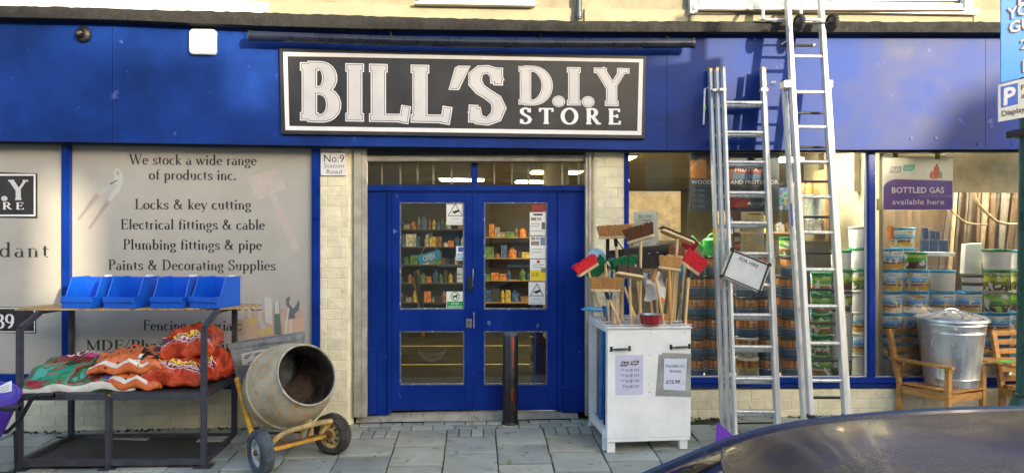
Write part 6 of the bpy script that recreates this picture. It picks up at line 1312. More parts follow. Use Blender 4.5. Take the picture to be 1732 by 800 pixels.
# galvanised bin
galv = mat('galvanised_steel', (.66, .69, .72), .30, .8, var=.12, scale=4, bump=.0004, bscale=12, stretch=(2, 2, .5), rvar=.1)
cb_ = pt(bp, ld * .52, SWd * .50, 0); zb = zS + .016
ctr = at(1607, 600, cb_.y); rt = (at(1659, 540, cb_.y).x - at(1553, 540, cb_.y).x) / 2 * .97; rb = (at(1650, 640, cb_.y).x - at(1570, 640, cb_.y).x) / 2 * .98; ztp = at(1605, 538, cb_.y).z
t = thing('dustbin', 'shiny galvanised dustbin with a ribbed lid standing on the garden seat', 'dustbin', (ctr.x, cb_.y, zb))
Mq = Matrix.Translation((ctr.x + .01, cb_.y, 0)); Hh = ztp - zb
prof = [(0, zb + .012), (rb - .01, zb + .012), (rb, zb), (rb + .004, zb + .01)]
for s in (.03, .10, .12, .14, .5, .78, .80, .82, .90, .92, .94, 1.0): prof.append((rb + (rt - rb) * s + (.006 if s in (.12, .80, .92) else 0), zb + Hh * s))
g = G(); n = 72
vs = []
for r_, z in prof:
    for k in range(n): a = 2 * math.pi * k / n; rr = r_ * (1 + (.010 * math.cos(k * math.pi / 3 * 2) if 0.15 * Hh < z - zb < .78 * Hh else 0)); vs.append((ctr.x + .01 + rr * math.cos(a), cb_.y + rr * math.sin(a), z))
g.add(vs, [(i * n + k, i * n + (k + 1) % n, (i + 1) * n + (k + 1) % n, (i + 1) * n + k) for i in range(len(prof) - 1) for k in range(n)])
obj('body', g, galv, t, smooth=35)
lid = obj('lid', G(), None, t); rl = rt * 1.08; vs = []; pl_ = [(rl, -.028), (rl + .004, -.02), (rl, .0), (rl * .93, .012), (rl * .6, .042), (rl * .25, .066), (rl * .1, .070), (.0, .070)]
for r_, z in pl_:
    for k in range(n): a = 2 * math.pi * k / n; zz = z + (.007 if (k % 6 < 3 and .12 * rl < r_ < rl * .95) else 0); vs.append((ctr.x + .01 + r_ * math.cos(a), cb_.y + r_ * math.sin(a), ztp + .004 + zz))
obj('lid_plate', G().add(vs, [(i * n + k, i * n + (k + 1) % n, (i + 1) * n + (k + 1) % n, (i + 1) * n + k) for i in range(len(pl_) - 1) for k in range(n)]), galv, lid, smooth=20)
cz = ztp + .074; obj('lid_handle', G().tube(smooth_pts([(ctr.x - .06, cb_.y, cz), (ctr.x - .035, cb_.y, cz + .018), (ctr.x + .045, cb_.y, cz + .018), (ctr.x + .075, cb_.y, cz)]), .007, 8), galv, lid, smooth=True)
for k in range(1): obj('side_handle', G().tube(smooth_pts([Mq @ Vector(((rt + .0) * math.cos(a), (rt + .02) * math.sin(a), zb + Hh * (.93 - .12 * abs(math.sin((a + 2.2) * 4))))) for a in (-2.6, -2.4, -2.2, -2.0)]), .006, 6), galv, t, smooth=True)
px_rect(t, 'paper_label', 1631, 535.5, 1655, 545, mat('faded_paper_label', (.55, .46, .34), .6), cb_.y - rt * .9, .0); px_rect(t, 'green_sticker', 1651, 552, 1657, 565, flatm('lime_dot', (.35, .8, .03)), cb_.y - rt * .62, 0.0); px_rect(t, 'green_sticker', 1650, 595, 1654, 598, flatm('green_dot', (.1, .6, .1)), cb_.y - rt * .62, 0.0)
# ---------------------------------------------------------------- lamp post with signs
lx = at(1745, 400, -2.45); t = thing('lamp_post', 'dark green cast iron lamp post at the right edge of the picture', 'lamp post', (lx.x, -2.45, gz(lx.x, -2.45)))
gm = mat('dark_green_gloss_paint', (.008, .075, .060), .3, var=.2, scale=6)
zf = at(1730, 668, -2.45).z; zg = gz(lx.x, -2.45); rp = lx.x - at(1723, 600, -2.45).x
obj('post', G().lathe([(rp * 2.3, zg), (rp * 2.3, zg + .25), (rp * 2.0, zg + .3), (rp * 1.75, zf - .16), (rp * 1.25, zf - .02), (rp * 1.18, zf), (rp * 1.05, zf + .01), (rp * 1.0, zf + .05), (rp * .93, 1.6), (rp * .86, 2.3), (rp * .75, 4.5), (0, 4.52)], Matrix.Translation((lx.x, -2.45, 0)), 24), gm, t, smooth=30)
obj('base_ring', G().lathe([(rp * 1.2, zf - .012), (rp * 1.27, zf), (rp * 1.2, zf + .012)], Matrix.Translation((lx.x, -2.45, 0)), 24), M['black'], t, smooth=30)
obj('sign_clamp', G().box(lx.x - .11, lx.x + .11, -2.60, -2.35, at(0, 216, -2.45).z, at(0, 203, -2.45).z), blk, t, bevel=.004)
t = thing('parking_sign', 'white parking plate with a blue P square on the lamp post', 'parking sign', tuple(at(1690, 207, -2.62)))
obj('plate', quad_px([(1688.5, 144), (1780, 121), (1780, 190), (1688.5, 207)], -2.62, -2.612), mat('off_white_plate', (.66, .68, .64), .4), t, bevel=.0015)
px_poly(t, 'blue_square', [(1692, 147.5), (1721.5, 140.5), (1721.5, 176.5), (1693, 183.5)], flatm('signal_blue', (.005, .10, .62)), -2.62)
a = at(1698, 178, -2.62) + Vector((0, -.003, 0)); b = at(1716.5, 173.8, -2.62) + Vector((0, -.003, 0)); up = at(1698.5, 149.5, -2.62) - at(1698, 178, -2.62)
obj('letter_P', text_bold('P', a, (b - a) * .98, up, Vector((0, -1, 0)), .035), M['wht'], t)
for s, u0, v0, u1, v1, cp in (('Display', 1694, 197.5, 1733, 189, 9.5), ('Pay', 1727, 153, 1752, 147, 9), ('and', 1727, 167, 1750, 161.5, 9), ('ticket', 1737, 188, 1768, 181.5, 9)):
    a = at(u0, v0, -2.62) + Vector((0, -.002, 0)); b = at(u1, v1, -2.62) + Vector((0, -.002, 0)); up = at(u0, v0 - cp, -2.62) - at(u0, v0, -2.62); obj('lettering', text_bold(s, a, b - a, up, Vector((0, -1, 0)), .012), M['ink'], t)
t = thing('blue_sign', 'bright blue advertising sign with white outlined letters above the parking plate', 'sign', tuple(at(1694, 140, -2.58)))
obj('board', quad_px([(1693, -170), (1850, -190), (1850, 103), (1693, 140)], -2.58, -2.572), flatm('bright_sky_blue_board', (.0, .40, .95), .35), t, bevel=.0015)
shade = flatm('navy_letter_shadow', (.01, .07, .30))
for s, u0, v0, u1, v1, cp in (('BE', 1722, 10, 1752, 2, 19), ('YOUR', 1704, 34, 1774, 12, 19), ('GUEST', 1707, 57, 1790, 36, 19), ('20', 1726, 84, 1752, 78, 16), ('H', 1730, 122, 1744, 118, 20)):
    for m_, l, off in ((shade, .0015, -2.2), (M['wht'], .004, 0)):
        a = at(u0 + off, v0 - off * .8, -2.58) + Vector((0, -l, 0)); b = at(u1 + off, v1 - off * .8, -2.58) + Vector((0, -l, 0)); up = at(u0, v0 - cp, -2.58) - at(u0, v0, -2.58)
        obj('lettering', text_bold(s, a, b - a, up, Vector((0, -1, 0)), .05 if m_ is shade else .03), m_, t)
# ---------------------------------------------------------------- tubs in the windows
def labelm(name, bands, noise=0, nscale=25, cols=None, vert=False):
    """painted tub label: bands (height fraction, colour) up the tub; optional blotches"""
    m = bpy.data.materials.new(name); m.use_nodes = True; n = m.node_tree.nodes; l = m.node_tree.links; b = n['Principled BSDF']; b.inputs['Roughness'].default_value = .35
    tc = n.new('ShaderNodeTexCoord'); sp = n.new('ShaderNodeSeparateXYZ'); l.new(tc.outputs['Object'], sp.inputs[0])
    ad = n.new('ShaderNodeMath'); ad.operation = 'ADD'; l.new(sp.outputs[2], ad.inputs[0])
    nz = n.new('ShaderNodeTexNoise'); nz.inputs['Scale'].default_value = nscale; nz.inputs['Detail'].default_value = 3; l.new(tc.outputs['Object'], nz.inputs[0])
    ml = n.new('ShaderNodeMath'); ml.operation = 'MULTIPLY_ADD'; ml.inputs[1].default_value = noise; ml.inputs[2].default_value = -noise * .5; l.new(nz.outputs[0], ml.inputs[0]); l.new(ml.outputs[0], ad.inputs[1])
    sc_ = n.new('ShaderNodeMath'); sc_.operation = 'MULTIPLY'; sc_.inputs[1].default_value = 5.0; l.new(ad.outputs[0], sc_.inputs[0])
    cr = n.new('ShaderNodeValToRGB'); cr.color_ramp.interpolation = 'CONSTANT'; l.new(sc_.outputs[0], cr.inputs[0]); el = cr.color_ramp.elements
    while len(el) > 1: el.remove(el[-1])
    for i, (p_, c) in enumerate(bands):
        e = el[0] if i == 0 else el.new(p_)
        e.position = p_; e.color = (*c, 1)
    out = cr.outputs[0]
    if vert:
        at_ = n.new('ShaderNodeMath'); at_.operation = 'ARCTAN2'; l.new(sp.outputs[0], at_.inputs[0]); l.new(sp.outputs[1], at_.inputs[1])
        s2 = n.new('ShaderNodeMath'); s2.operation = 'MULTIPLY'; s2.inputs[1].default_value = 4.2; l.new(at_.outputs[0], s2.inputs[0])
        w2_ = n.new('ShaderNodeTexWhiteNoise'); w2_.noise_dimensions = '1D'; fl = n.new('ShaderNodeMath'); fl.operation = 'FLOOR'; l.new(s2.outputs[0], fl.inputs[0]); l.new(fl.outputs[0], w2_.inputs['W'])
        c2 = n.new('ShaderNodeValToRGB'); l.new(w2_.outputs[0], c2.inputs[0]); c2.color_ramp.elements[0].color = (.24, .08, .03, 1); c2.color_ramp.elements[1].color = (.62, .30, .09, 1)
        cmp_ = n.new('ShaderNodeMath'); cmp_.operation = 'GREATER_THAN'; cmp_.inputs[1].default_value = vert; l.new(sc_.outputs[0], cmp_.inputs[0])
        c3 = n.new('ShaderNodeMath'); c3.operation = 'LESS_THAN'; c3.inputs[1].default_value = .90; l.new(sc_.outputs[0], c3.inputs[0]); mm_ = n.new('ShaderNodeMath'); mm_.operation = 'MULTIPLY'; l.new(cmp_.outputs[0], mm_.inputs[0]); l.new(c3.outputs[0], mm_.inputs[1])
        mx = n.new('ShaderNodeMixRGB'); l.new(mm_.outputs[0], mx.inputs[0]); l.new(out, mx.inputs[1]); l.new(c2.outputs[0], mx.inputs[2]); out = mx.outputs[0]
    oi = n.new('ShaderNodeObjectInfo'); va = n.new('ShaderNodeVectorMath'); va.operation = 'SCALE'; va.inputs['Scale'].default_value = 23; cx_ = n.new('ShaderNodeCombineXYZ'); l.new(oi.outputs['Random'], cx_.inputs[0]); l.new(oi.outputs['Random'], cx_.inputs[2]); l.new(cx_.outputs[0], va.inputs[0])
    a2 = n.new('ShaderNodeVectorMath'); a2.operation = 'ADD'; l.new(tc.outputs['Object'], a2.inputs[0]); l.new(va.outputs[0], a2.inputs[1]); l.new(a2.outputs[0], nz.inputs[0])
    if noise and not vert:
        n3 = n.new('ShaderNodeTexNoise'); n3.inputs['Scale'].default_value = 13; n3.inputs['Detail'].default_value = 1.5; l.new(a2.outputs[0], n3.inputs[0])
        g3 = n.new('ShaderNodeValToRGB'); g3.color_ramp.interpolation = 'CONSTANT'; g3.color_ramp.elements[0].color = (0, 0, 0, 1); g3.color_ramp.elements[1].position = .60; l.new(n3.outputs[0], g3.inputs[0])
        m3 = n.new('ShaderNodeMixRGB'); l.new(g3.outputs[0], m3.inputs[0]); l.new(out, m3.inputs[1]); m3.inputs[2].default_value = (.60, .62, .62, 1)
        g4 = n.new('ShaderNodeValToRGB'); g4.color_ramp.interpolation = 'CONSTANT'; g4.color_ramp.elements[0].color = (1, 1, 1, 1); g4.color_ramp.elements[1].position = .36; g4.color_ramp.elements[1].color = (0, 0, 0, 1); l.new(n3.outputs[0], g4.inputs[0])
        m4 = n.new('ShaderNodeMixRGB'); l.new(g4.outputs[0], m4.inputs[0]); l.new(m3.outputs[0], m4.inputs[1]); m4.inputs[2].default_value = (*bands[min(4, len(bands) - 1)][1], 1); out = m4.outputs[0]
    l.new(out, b.inputs['Base Color']); return m
W_ = (.62, .63, .62)
LM = dict(
 wood=labelm('slate_and_wood_strip_label', [(0, (.03, .07, .14)), (.06, (.045, .10, .19)), (.40, (.30, .33, .36)), (.44, (.05, .09, .14)), (.53, (.04, .07, .11)), (.93, (.03, .05, .08))], vert=.50),
 woody=labelm('yellow_and_wood_strip_label', [(0, (.40, .42, .40)), (.06, (.32, .34, .30)), (.42, (.50, .40, .08)), (.50, (.3, .2, .06)), (.93, (.5, .45, .2))], vert=.50),
 sky=labelm('blue_sky_landscape_label', [(0, W_), (.07, (.36, .46, .10)), (.13, (.62, .30, .05)), (.30, (.10, .05, .05)), (.38, (.55, .40, .16)), (.44, (.05, .20, .55)), (.54, (.14, .40, .78)), (.68, (.42, .60, .78)), (.78, (.70, .72, .72))], noise=.035, nscale=14),
 green=labelm('green_garden_label', [(0, W_), (.05, (.05, .20, .03)), (.20, (.30, .08, .03)), (.34, (.45, .42, .30)), (.44, (.05, .26, .05)), (.62, (.25, .45, .04)), (.80, (.03, .15, .04)), (.92, (.03, .25, .08))], noise=.03, nscale=16),
 compost=labelm('leafy_yellow_label', [(0, W_), (.04, (.07, .035, .02)), (.30, (.12, .2, .03)), (.5, (.45, .45, .05)), (.72, (.16, .30, .03)), (.88, W_)], noise=.05, nscale=22),
 white=mat('white_tub_plastic', (.62, .63, .61), .35, var=.03), back=labelm('white_tub_back_label', [(0, W_), (.15, (.45, .47, .47)), (.17, W_), (.25, (.48, .5, .5)), (.27, W_), (.35, (.48, .5, .5)), (.37, W_), (.55, (.50, .52, .52)), (.57, W_), (.68, (.50, .52, .52)), (.70, W_)]),
 fence=labelm('bright_green_fence_label', [(0, W_), (.05, (.08, .03, .02)), (.30, (.14, .05, .03)), (.42, (.05, .30, .04)), (.60, (.28, .50, .05)), (.82, (.12, .35, .04)), (.92, W_)], noise=.02, nscale=20))
lids = dict(blue=mat('blue_lid', (.005, .28, .60), .3), green=mat('green_lid', (.02, .22, .09), .3), dark=mat('charcoal_lid', (.04, .045, .05), .35), white=mat('white_lid', (.6, .61, .6), .35), grey=mat('grey_lid', (.3, .31, .31), .35))
tubproto = {}
def tub(kind, lid, r_, h, text=None, panel=None):
    key = (kind, lid, round(r_, 3), round(h, 3), text)
    if key in tubproto: return copy_tree(tubproto[key])
    t = thing('paint_tub', 'x', 'paint tub', (0, 0, 0)); hb = h - .026; rb_ = r_ * .92
    obj('body', G().lathe([(0, 0), (rb_ - .004, 0), (rb_, .004), (r_ * .985, hb), (r_ * .97, hb + .004)], None, 28), LM[kind], t, smooth=35, local=True)
    obj('lid', G().lathe([(r_ * .985, hb - .004), (r_ * 1.03, hb - .002), (r_ * 1.04, hb + .016), (r_ * .99, hb + .022), (r_ * .94, hb + .020), (r_ * .92, hb + .012), (0, hb + .012)], None, 28), lids[lid], t, smooth=35, local=True)
    if text:
        v_, f_, wd = text_mesh(text); W2 = .80 if len(text) > 5 else .6; zz = hb * .82
        offs = [(0, 0, 0), (.0006, 0, .0001), (0, .0006, .0002)]
        g = G()
        for ox, oz, od in offs: g.add([((rr := (rb_ + (r_ - rb_) * (zz / hb) + .0012 + od)) * math.sin(a := (p.x / wd - .35) * W2 + ox * 10), -rr * math.cos(a), zz + oz + p.y / .72 * .015) for p in v_], f_)
        obj('lettering', g, M['ink'] if kind in ('sky', 'white', 'back', 'compost') else M['wht'], t, local=True)
    tubproto[key] = t; return t
nth = ['bottom', 'second up', 'third up', 'fourth up', 'fifth up', 'sixth up', 'seventh up', 'eighth up']
dz0 = .376
ntub = 0
def stack(u, Y, rows, where, group, rpx=None):
    """rows: list of (kind, lid, lidrow v, baserow v, text, radius px, look)"""
    global ntub
    z = dz0
    for i, (kind, lid, h, text, rad, look) in enumerate(rows):
        k = tub(kind, lid, rad, h, text); c = at(u, 600, Y)
        k.location = (c.x + R.uniform(-.004, .004), Y + R.uniform(-.006, .006), z); k.rotation_euler = (0, 0, R.uniform(-.35, .35)); z += h + .0005
        n_ = 'top' if i == len(rows) - 1 else nth[i]
        k['label'] = f'{look}, {n_}, {where}'; k['group'] = group; ntub += 1
    return z
def pxh(px, Y): return px * (7.4 + Y) / 1300
# wood-stain tubs: six tiers behind the triple ladder
Y = .30; h = pxh(34.4, Y)
for u, rad, w_ in ((1176, .088, 'stack just behind the brooms'), (1206, .088, 'stack left of the triple ladder'), (1263, .112, 'left stack behind triple ladder rungs'), (1296, .088, 'right stack behind triple ladder rungs'), (1338, .110, 'stack between the two ladders')):
    rows = [('wood', 'dark', h, 'PROTEK', rad, 'slate tub with wood strip label')] * 6
    if u == 1263: rows = [('woody', 'white', h, None, rad, 'pale tub with yellow label')] * 2 + rows[:4]
    stack(u, Y + (.02 if u in (1206, 1296) else 0), rows, w_, 'wood stain tubs in the right window')
    if u == 1338: stack_top = None
k = tub('green', 'green', .10, pxh(33, Y), None); c = at(1334, 600, Y); k.location = (c.x, Y, dz0 + 6 * (h + .0005)); k['label'] = 'green and white tub on top of the slate stack between the two ladders'; k['group'] = 'wood stain tubs in the right window'
# second row behind
for u, n_, w_ in ((1190, 5, 'back row left stack'), (1240, 4, 'back row stack behind triple ladder'), (1315, 5, 'back row stack between the ladders')):
    stack(u, .62, [('wood', 'dark', h, None, .10, 'shadowed slate tub')] * n_, w_, 'wood stain tubs in the back row')
# green tubs seen through the roof ladder
hg = pxh(36, .28)
stack(1389, .28, [('green', 'green', hg, 'Garden', .098, 'green garden label tub')] * 5, 'stack behind the roof ladder rungs', 'green tubs in the right window')
hw = pxh(37.0, .26)
stack(1423, .26, [('compost', 'white', hw, None, .108, 'leafy green label tub'), ('white', 'white', hw, None, .11, 'plain white bucket'), ('white', 'white', hw, None, .11, 'plain white bucket'), ('compost', 'dark', hw, 'RONSEAL', .105, 'leafy label tub with dark lid'), ('fence', 'green', hw, 'FENCELIFE', .105, 'bright green fence label tub'), ('back', 'green', hw * .9, None, .1, 'white tub with a green lid')], 'stack right of the roof ladder', 'white tubs in the right window')
stack(1452, .40, [('back', 'white', hw, None, .10, 'white tub turned backwards'), ('sky', 'white', hw, None, .10, 'blue sky label tub'), ('sky', 'white', hw, None, .10, 'blue sky label tub'), ('white', 'white', hw, None, .1, 'plain white tub'), ('compost', 'green', hw, None, .1, 'leafy green label tub'), ('back', 'green', hw, None, .1, 'white back label tub'), ('back', 'grey', hw, None, .1, 'white tub with a grey lid')], 'stack beside the middle window post', 'white tubs in the right window')
stack(1388, .72, [('sky', 'blue', hg, None, .11, 'shadowed blue label tub')] * 5, 'back row behind the green tubs', 'back row tubs in the right window')
# far right window: blue lidded tubs
Y = .26; hb_ = pxh(36.9, Y); rb0 = .122
blue = ('sky', 'blue', hb_, 'RONSEAL', rb0, 'blue lidded sky label tub')
bk_ = ('back', 'blue', hb_, None, rb0, 'blue lidded white backed tub')
G7 = 'blue lidded tubs in the far right window'
stack(1504, Y, [bk_] + [blue] * 5, 'first stack right of middle post', G7)
stack(1549, Y, [bk_] + [blue] * 4 + [('fence', 'green', hb_ * .84, None, rb0 * .86, 'small lime green tub')], 'second stack right of middle post', G7)
stack(1594, Y, [blue] * 4 + [bk_], 'third stack right of middle post', G7)
stack(1639, Y, [blue] * 4, 'fourth stack, behind the dustbin', G7)
stack(1685, Y, [bk_, blue, blue, ('fence', 'grey', hb_, 'FENCELIFE', rb0, 'lime green fence tub'), ('compost', 'green', hb_, None, rb0, 'white and leafy tub with green lid'), ('back', 'green', hb_ * .98, None, rb0 * 1.08, 'large white tub with green lid')], 'stack just left of lamp post', G7)
stack(1731, Y + .05, [bk_, blue, blue, ('fence', 'grey', hb_, 'FENCELIFE', rb0, 'lime green fence tub'), ('compost', 'green', hb_, None, rb0, 'white tub with green lid'), ('back', 'blue', hb_ * .95, None, rb0, 'white tub with blue lid')], 'stack at the right picture edge', G7)
stack(1777, Y, [blue] * 5, 'stack beyond the lamp post', G7)
stack(1526, .58, [blue] * 7, 'back row near the middle post', 'back row blue tubs')
stack(1572, .58, [blue] * 4, 'back row behind the small boxes', 'back row blue tubs')
zz = dz0 + 4 * (hb_ + .0005)
for i, (kind, lid) in enumerate((('white', 'dark'), ('white', 'dark'))):
    k = tub(kind, lid, .10, .085, None); c = at(1644, 600, Y); k.location = (c.x, Y, zz + .0855 * i); k['label'] = ('lower', 'upper')[i] + ' low white tub with dark lid on the fourth blue stack'; k['group'] = G7
# white backing sheet, shelf with small boxes
t = thing('white_carton', 'tall plain white carton standing on the tubs in the far right window', 'carton', tuple(at(1648, 466, .4)))
obj('carton', quad_px([(1634, 413), (1661, 411), (1660, 463), (1631, 463)], .42, .5), paper, t, bevel=.003)
t = thing('display_shelf', 'narrow white shelf edge holding small blue boxes in the far right window', 'shelf', tuple(at(1590, 433, .5)))
obj('shelf_board', quad_px([(1562, 426.5), (1616, 427), (1615, 434), (1562, 432.5)], .44, .66), M['white'], t, bevel=.002)
obj('shelf_bracket', G().bar(at(1566, 433, .6), at(1566, 470, .6), .02, .02), M['white'], t)
bx_ = flatm('slate_blue_box', (.05, .09, .20)); whb = flatm('box_white_end', (.5, .52, .55))
for i, (u, v, w_, h_) in enumerate(((1560, 426, 14, 20), (1575, 426, 14, 20), (1591, 426, 15, 20), (1562, 405, 11, 20), (1577, 405, 8, 15), (1583, 405, 10, 14))):
    t = thing('small_box', ('small slate blue box, %s on the white shelf edge' % ('lower row leftmost', 'lower row middle', 'lower row rightmost', 'upper row leftmost', 'upper row middle', 'upper row rightmost')[i]), 'small box', tuple(at(u + w_ / 2, v, .47)), 'small boxes in the far right window')
    obj('carton', quad_px([(u, v - h_), (u + w_ - 1.5, v - h_ + .8), (u + w_ - 1.5, v - .2), (u, v - .2)], .47, .52), bx_, t, bevel=.002)
    obj('white_edge', quad_px([(u + w_ - 2.6, v - h_ + 1.5), (u + w_ - 1.7, v - h_ + 1.7), (u + w_ - 1.7, v - 1), (u + w_ - 2.6, v - 1)], .468, .4695), whb, t)
single('orange_carton', quad_px([(1507, 382), (1531, 384), (1530, 406), (1506, 404)], .55, .62), flatm('orange_red_carton', (.65, .16, .03)), 'orange and red carton above the first blue stack under the gas poster', 'carton')
# leaning timber mouldings at the back of the far right window
tm = [mat('moulding_' + n_, c, .55, var=.25, scale=4, stretch=(6, 6, .6)) for n_, c in (('brown', (.07, .04, .02)), ('pale', (.20, .14, .08)), ('grey', (.10, .09, .075)), ('dark', (.03, .02, .014)))]
for k in range(17):
    u = 1588 + k * 9 + R.uniform(-3, 3); le = R.uniform(-26, 12); Y = 1.05 + .02 * (k % 4)
    a = at(u + le, 440 + R.uniform(0, 30), Y - .1); a.z = dz0 + .003; b = at(u + 22, 300 + R.uniform(-12, 20), Y + .22)
    single('timber_moulding', G().bar(a, b, R.uniform(.025, .06), .02, (0, 1, 0)), tm[R.randint(0, 3)], 'length of brown timber moulding leaning at the back of the far right window', 'timber length', 'timber mouldings leaning in the far right window', base=tuple(a))
single('curved_handrail', G().tube(smooth_pts([at(1646, 262, .9), at(1646, 335, .9), at(1668, 360, .9), at(1690, 379, .9), at(1735, 380, .9)]), .016, 8), tm[1], 'pale bent handrail rod crossing the far right window', 'rod', smooth=True)
single('curved_handrail', G().tube(smooth_pts([at(1605, 352, .95), at(1625, 372, .95), at(1640, 379, .95), at(1670, 380, .95)]), .010, 8), tm[1], 'thinner bent rod low under the gas poster in the far right window', 'rod', smooth=True)
# things standing on the deck in the first right window
def wcan(u, v, Y, c, lab):
    t = thing('watering_can', lab, 'watering can', tuple(at(u, v, Y)), 'watering cans in the right window'); p = at(u, v, Y); Mx = Matrix.Translation(p); m_ = mat('can_plastic', c, .35)
    obj('tank', G().lathe([(0, 0), (.085, 0), (.09, .02), (.085, .15), (.06, .17), (0, .175)], Mx, 20), m_, t, smooth=40)
    obj('spout', G().tube([p + Vector((-.07, 0, .05)), p + Vector((-.13, 0, .11)), p + Vector((-.20, 0, .19))], [.02, .014, .01], 8), m_, t, smooth=True)
    obj('handle', G().tube(smooth_pts([p + Vector((.08, 0, .04)), p + Vector((.14, 0, .1)), p + Vector((.10, 0, .2)), p + Vector((0, 0, .22)), p + Vector((-.04, 0, .165))]), .010, 8), m_, t, smooth=True)
z6 = dz0 + 6 * (h + .0005)
wcan(1203, 431, .34, (.02, .36, .05), 'bright green watering can on top of the tubs left of the triple ladder'); wcan(1214, 447, .62, (.01, .14, .03), 'dark green watering can on the back row of tubs')
single('galvanised_bucket', G().lathe([(0, 0), (.10, 0), (.13, .26), (.135, .27)], Matrix.Translation(at(1376, 372, .8)), 20), galv, 'grey metal bucket on the shelf behind the roof ladder', 'bucket', smooth=40)
used = set()
def shelf_rack(name, lab, x0, x1, y, zs_, seed, m_, dens=.13, depth=.3):
    t = thing(name, lab, 'shelf rack', ((x0 + x1) / 2, y, .085))
    for x in (x0, x1): obj('upright', G().box(x - .02, x + .02, y, y + depth, .085, zs_[-1] + .35), m_, t)
    for z in zs_: obj('shelf', G().box(x0 + .021, x1 - .021, y, y + depth, z - .02, z), m_, t)
    r = random.Random(seed); cols = [('brown', (.20, .10, .04)), ('yellow', (.45, .34, .06)), ('green', (.06, .16, .05)), ('grey', (.22, .22, .21)), ('white', (.45, .44, .40)), ('black', (.03, .03, .03)), ('orange', (.45, .15, .03)), ('blue', (.03, .09, .25))]
    for zi, z in enumerate(zs_):
        x = x0 + .06
        while x < x1 - .1:
            w2 = r.uniform(.05, dens); hh = r.uniform(.08, .24); cn, cc = r.choice(cols); key = 'goods_' + cn
            mm_ = bpy.data.materials.get(key) or mat(key, cc, .5, var=.5, scale=18)
            d_ = r.uniform(.02, .12)
            g = G()
            if r.random() < .5: g.box(x, x + w2, y + d_, y + d_ + .1, z + .001, z + hh); nm = 'goods_box'
            else: g.lathe([(0, 0), (w2 * .45, 0), (w2 * .45, hh * .7), (w2 * .2, hh * .85), (w2 * .2, hh), (0, hh)], Matrix.Translation((x + w2 / 2, y + d_ + .05, z + .001)), 12); nm = 'goods_bottle'
            lb_ = f"{cn} {'box' if nm == 'goods_box' else 'bottle'}, {('lowest', 'second', 'third', 'fourth', 'fifth', 'top')[zi]} shelf, {('left end', 'left of middle', 'middle', 'right of middle', 'right end')[min(4, int(5 * (x - x0) / (x1 - x0)))]}, {lab.split(' with')[0]}"
            if lb_ not in used: used.add(lb_); single(nm, g, mm_, lb_, 'packaged goods', 'goods on the racks inside the shop', base=(x + w2 / 2, y + d_ + .05, z + .001))
            x += w2 + r.uniform(.0, .018)
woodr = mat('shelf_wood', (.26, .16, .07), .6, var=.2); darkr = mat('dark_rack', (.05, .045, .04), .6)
for xa_, xb_ in ((-1.55, -.08), (.0, 1.55)): obj('rack_shade_panel', G().box(xa_, xb_, 6.9, 6.94, .09, 2.6), mat('painted_interior_shade', (.03, .024, .018), .8), shop)  # near-black panels added so the shop behind the doors looks dim
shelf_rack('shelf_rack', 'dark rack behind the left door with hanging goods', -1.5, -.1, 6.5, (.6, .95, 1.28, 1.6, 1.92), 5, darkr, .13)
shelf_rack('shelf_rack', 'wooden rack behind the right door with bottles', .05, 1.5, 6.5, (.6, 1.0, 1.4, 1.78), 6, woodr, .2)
shelf_rack('shelf_rack', 'wooden rack in the right window beyond the ladders with goods', 2.75, 3.9, 1.0, (1.15, 1.5, 1.85, 2.2), 7, woodr, .16)
t = thing('fire_extinguisher', 'red fire extinguisher standing low inside the right door', 'fire extinguisher', tuple(at(914, 650, .75)))
p = at(915, 645, .75); obj('cylinder', G().lathe([(0, 0), (.075, 0), (.08, .02), (.08, .40), (.05, .46), (.02, .48), (.02, .52), (0, .52)], Matrix.Translation(p), 20), mat('extinguisher_red', (.50, .01, .02), .3), t, smooth=40)
obj('label', G().lathe([(.0808, .12), (.0808, .34)], Matrix.Translation(p), 20), mat('extinguisher_label', (.32, .06, .05), .5, col2=(.3, .3, .28), scale=22), t, smooth=True); obj('valve', G().box(p.x - .05, p.x + .03, p.y - .02, p.y + .02, p.z + .52, p.z + .56), M['black'], t)
t = thing('stacked_crate', 'pale ribbed plastic stack beside the fire extinguisher inside the right door', 'crate', tuple(at(906, 645, .7)))
for k in range(5): obj('crate', G().box(*(lambda p: (p.x - .05, p.x + .045, p.y, p.y + .1, p.z + .09 * k, p.z + .09 * k + .08))(at(905, 640, .7))), M['upvc'] if k % 2 else greyp, t, bevel=.003)
t = thing('yellow_tool', 'yellow and black long tool leaning low behind the left door glass', 'tool', tuple(at(712, 530, .8)))
obj('shaft', G().tube([at(700, 470, 1.0), at(708, 505, .9), at(716, 570, .75)], .018, 8), mat('tool_yellow', (.6, .38, .02), .4), t, smooth=True); obj('grip', G().tube([at(703, 462, .98), at(712, 512, .85), at(718, 530, .82)], .022, 8), M['black'], t, smooth=True)
t = thing('blue_door_panel', 'blue open door panel just inside the right door glass', 'door', (.72, 1.0, .085)); obj('panel', G().box(.60, .64, .35, 1.1, .09, 2.0), M['blued'], t)
gum = flatm('old_gum', (.09, .09, .085), .8); leafm = flatm('dead_leaf', (.16, .09, .03), .8)
r = random.Random(77); g = G()
for k in range(60):
    x = r.uniform(-3.6, 3.2); y = r.uniform(-1.7, -.12); s = r.uniform(.005, .013); z = gz(x, y) + .0125
    g.add([(x + s * math.cos(a) * r.uniform(.7, 1.1), y + s * math.sin(a) * r.uniform(.7, 1.1), z) for a in [i * .785 for i in range(8)]], [tuple(range(8))])
obj('gum_spots', g, gum, pav, kind='stuff')
g = G()
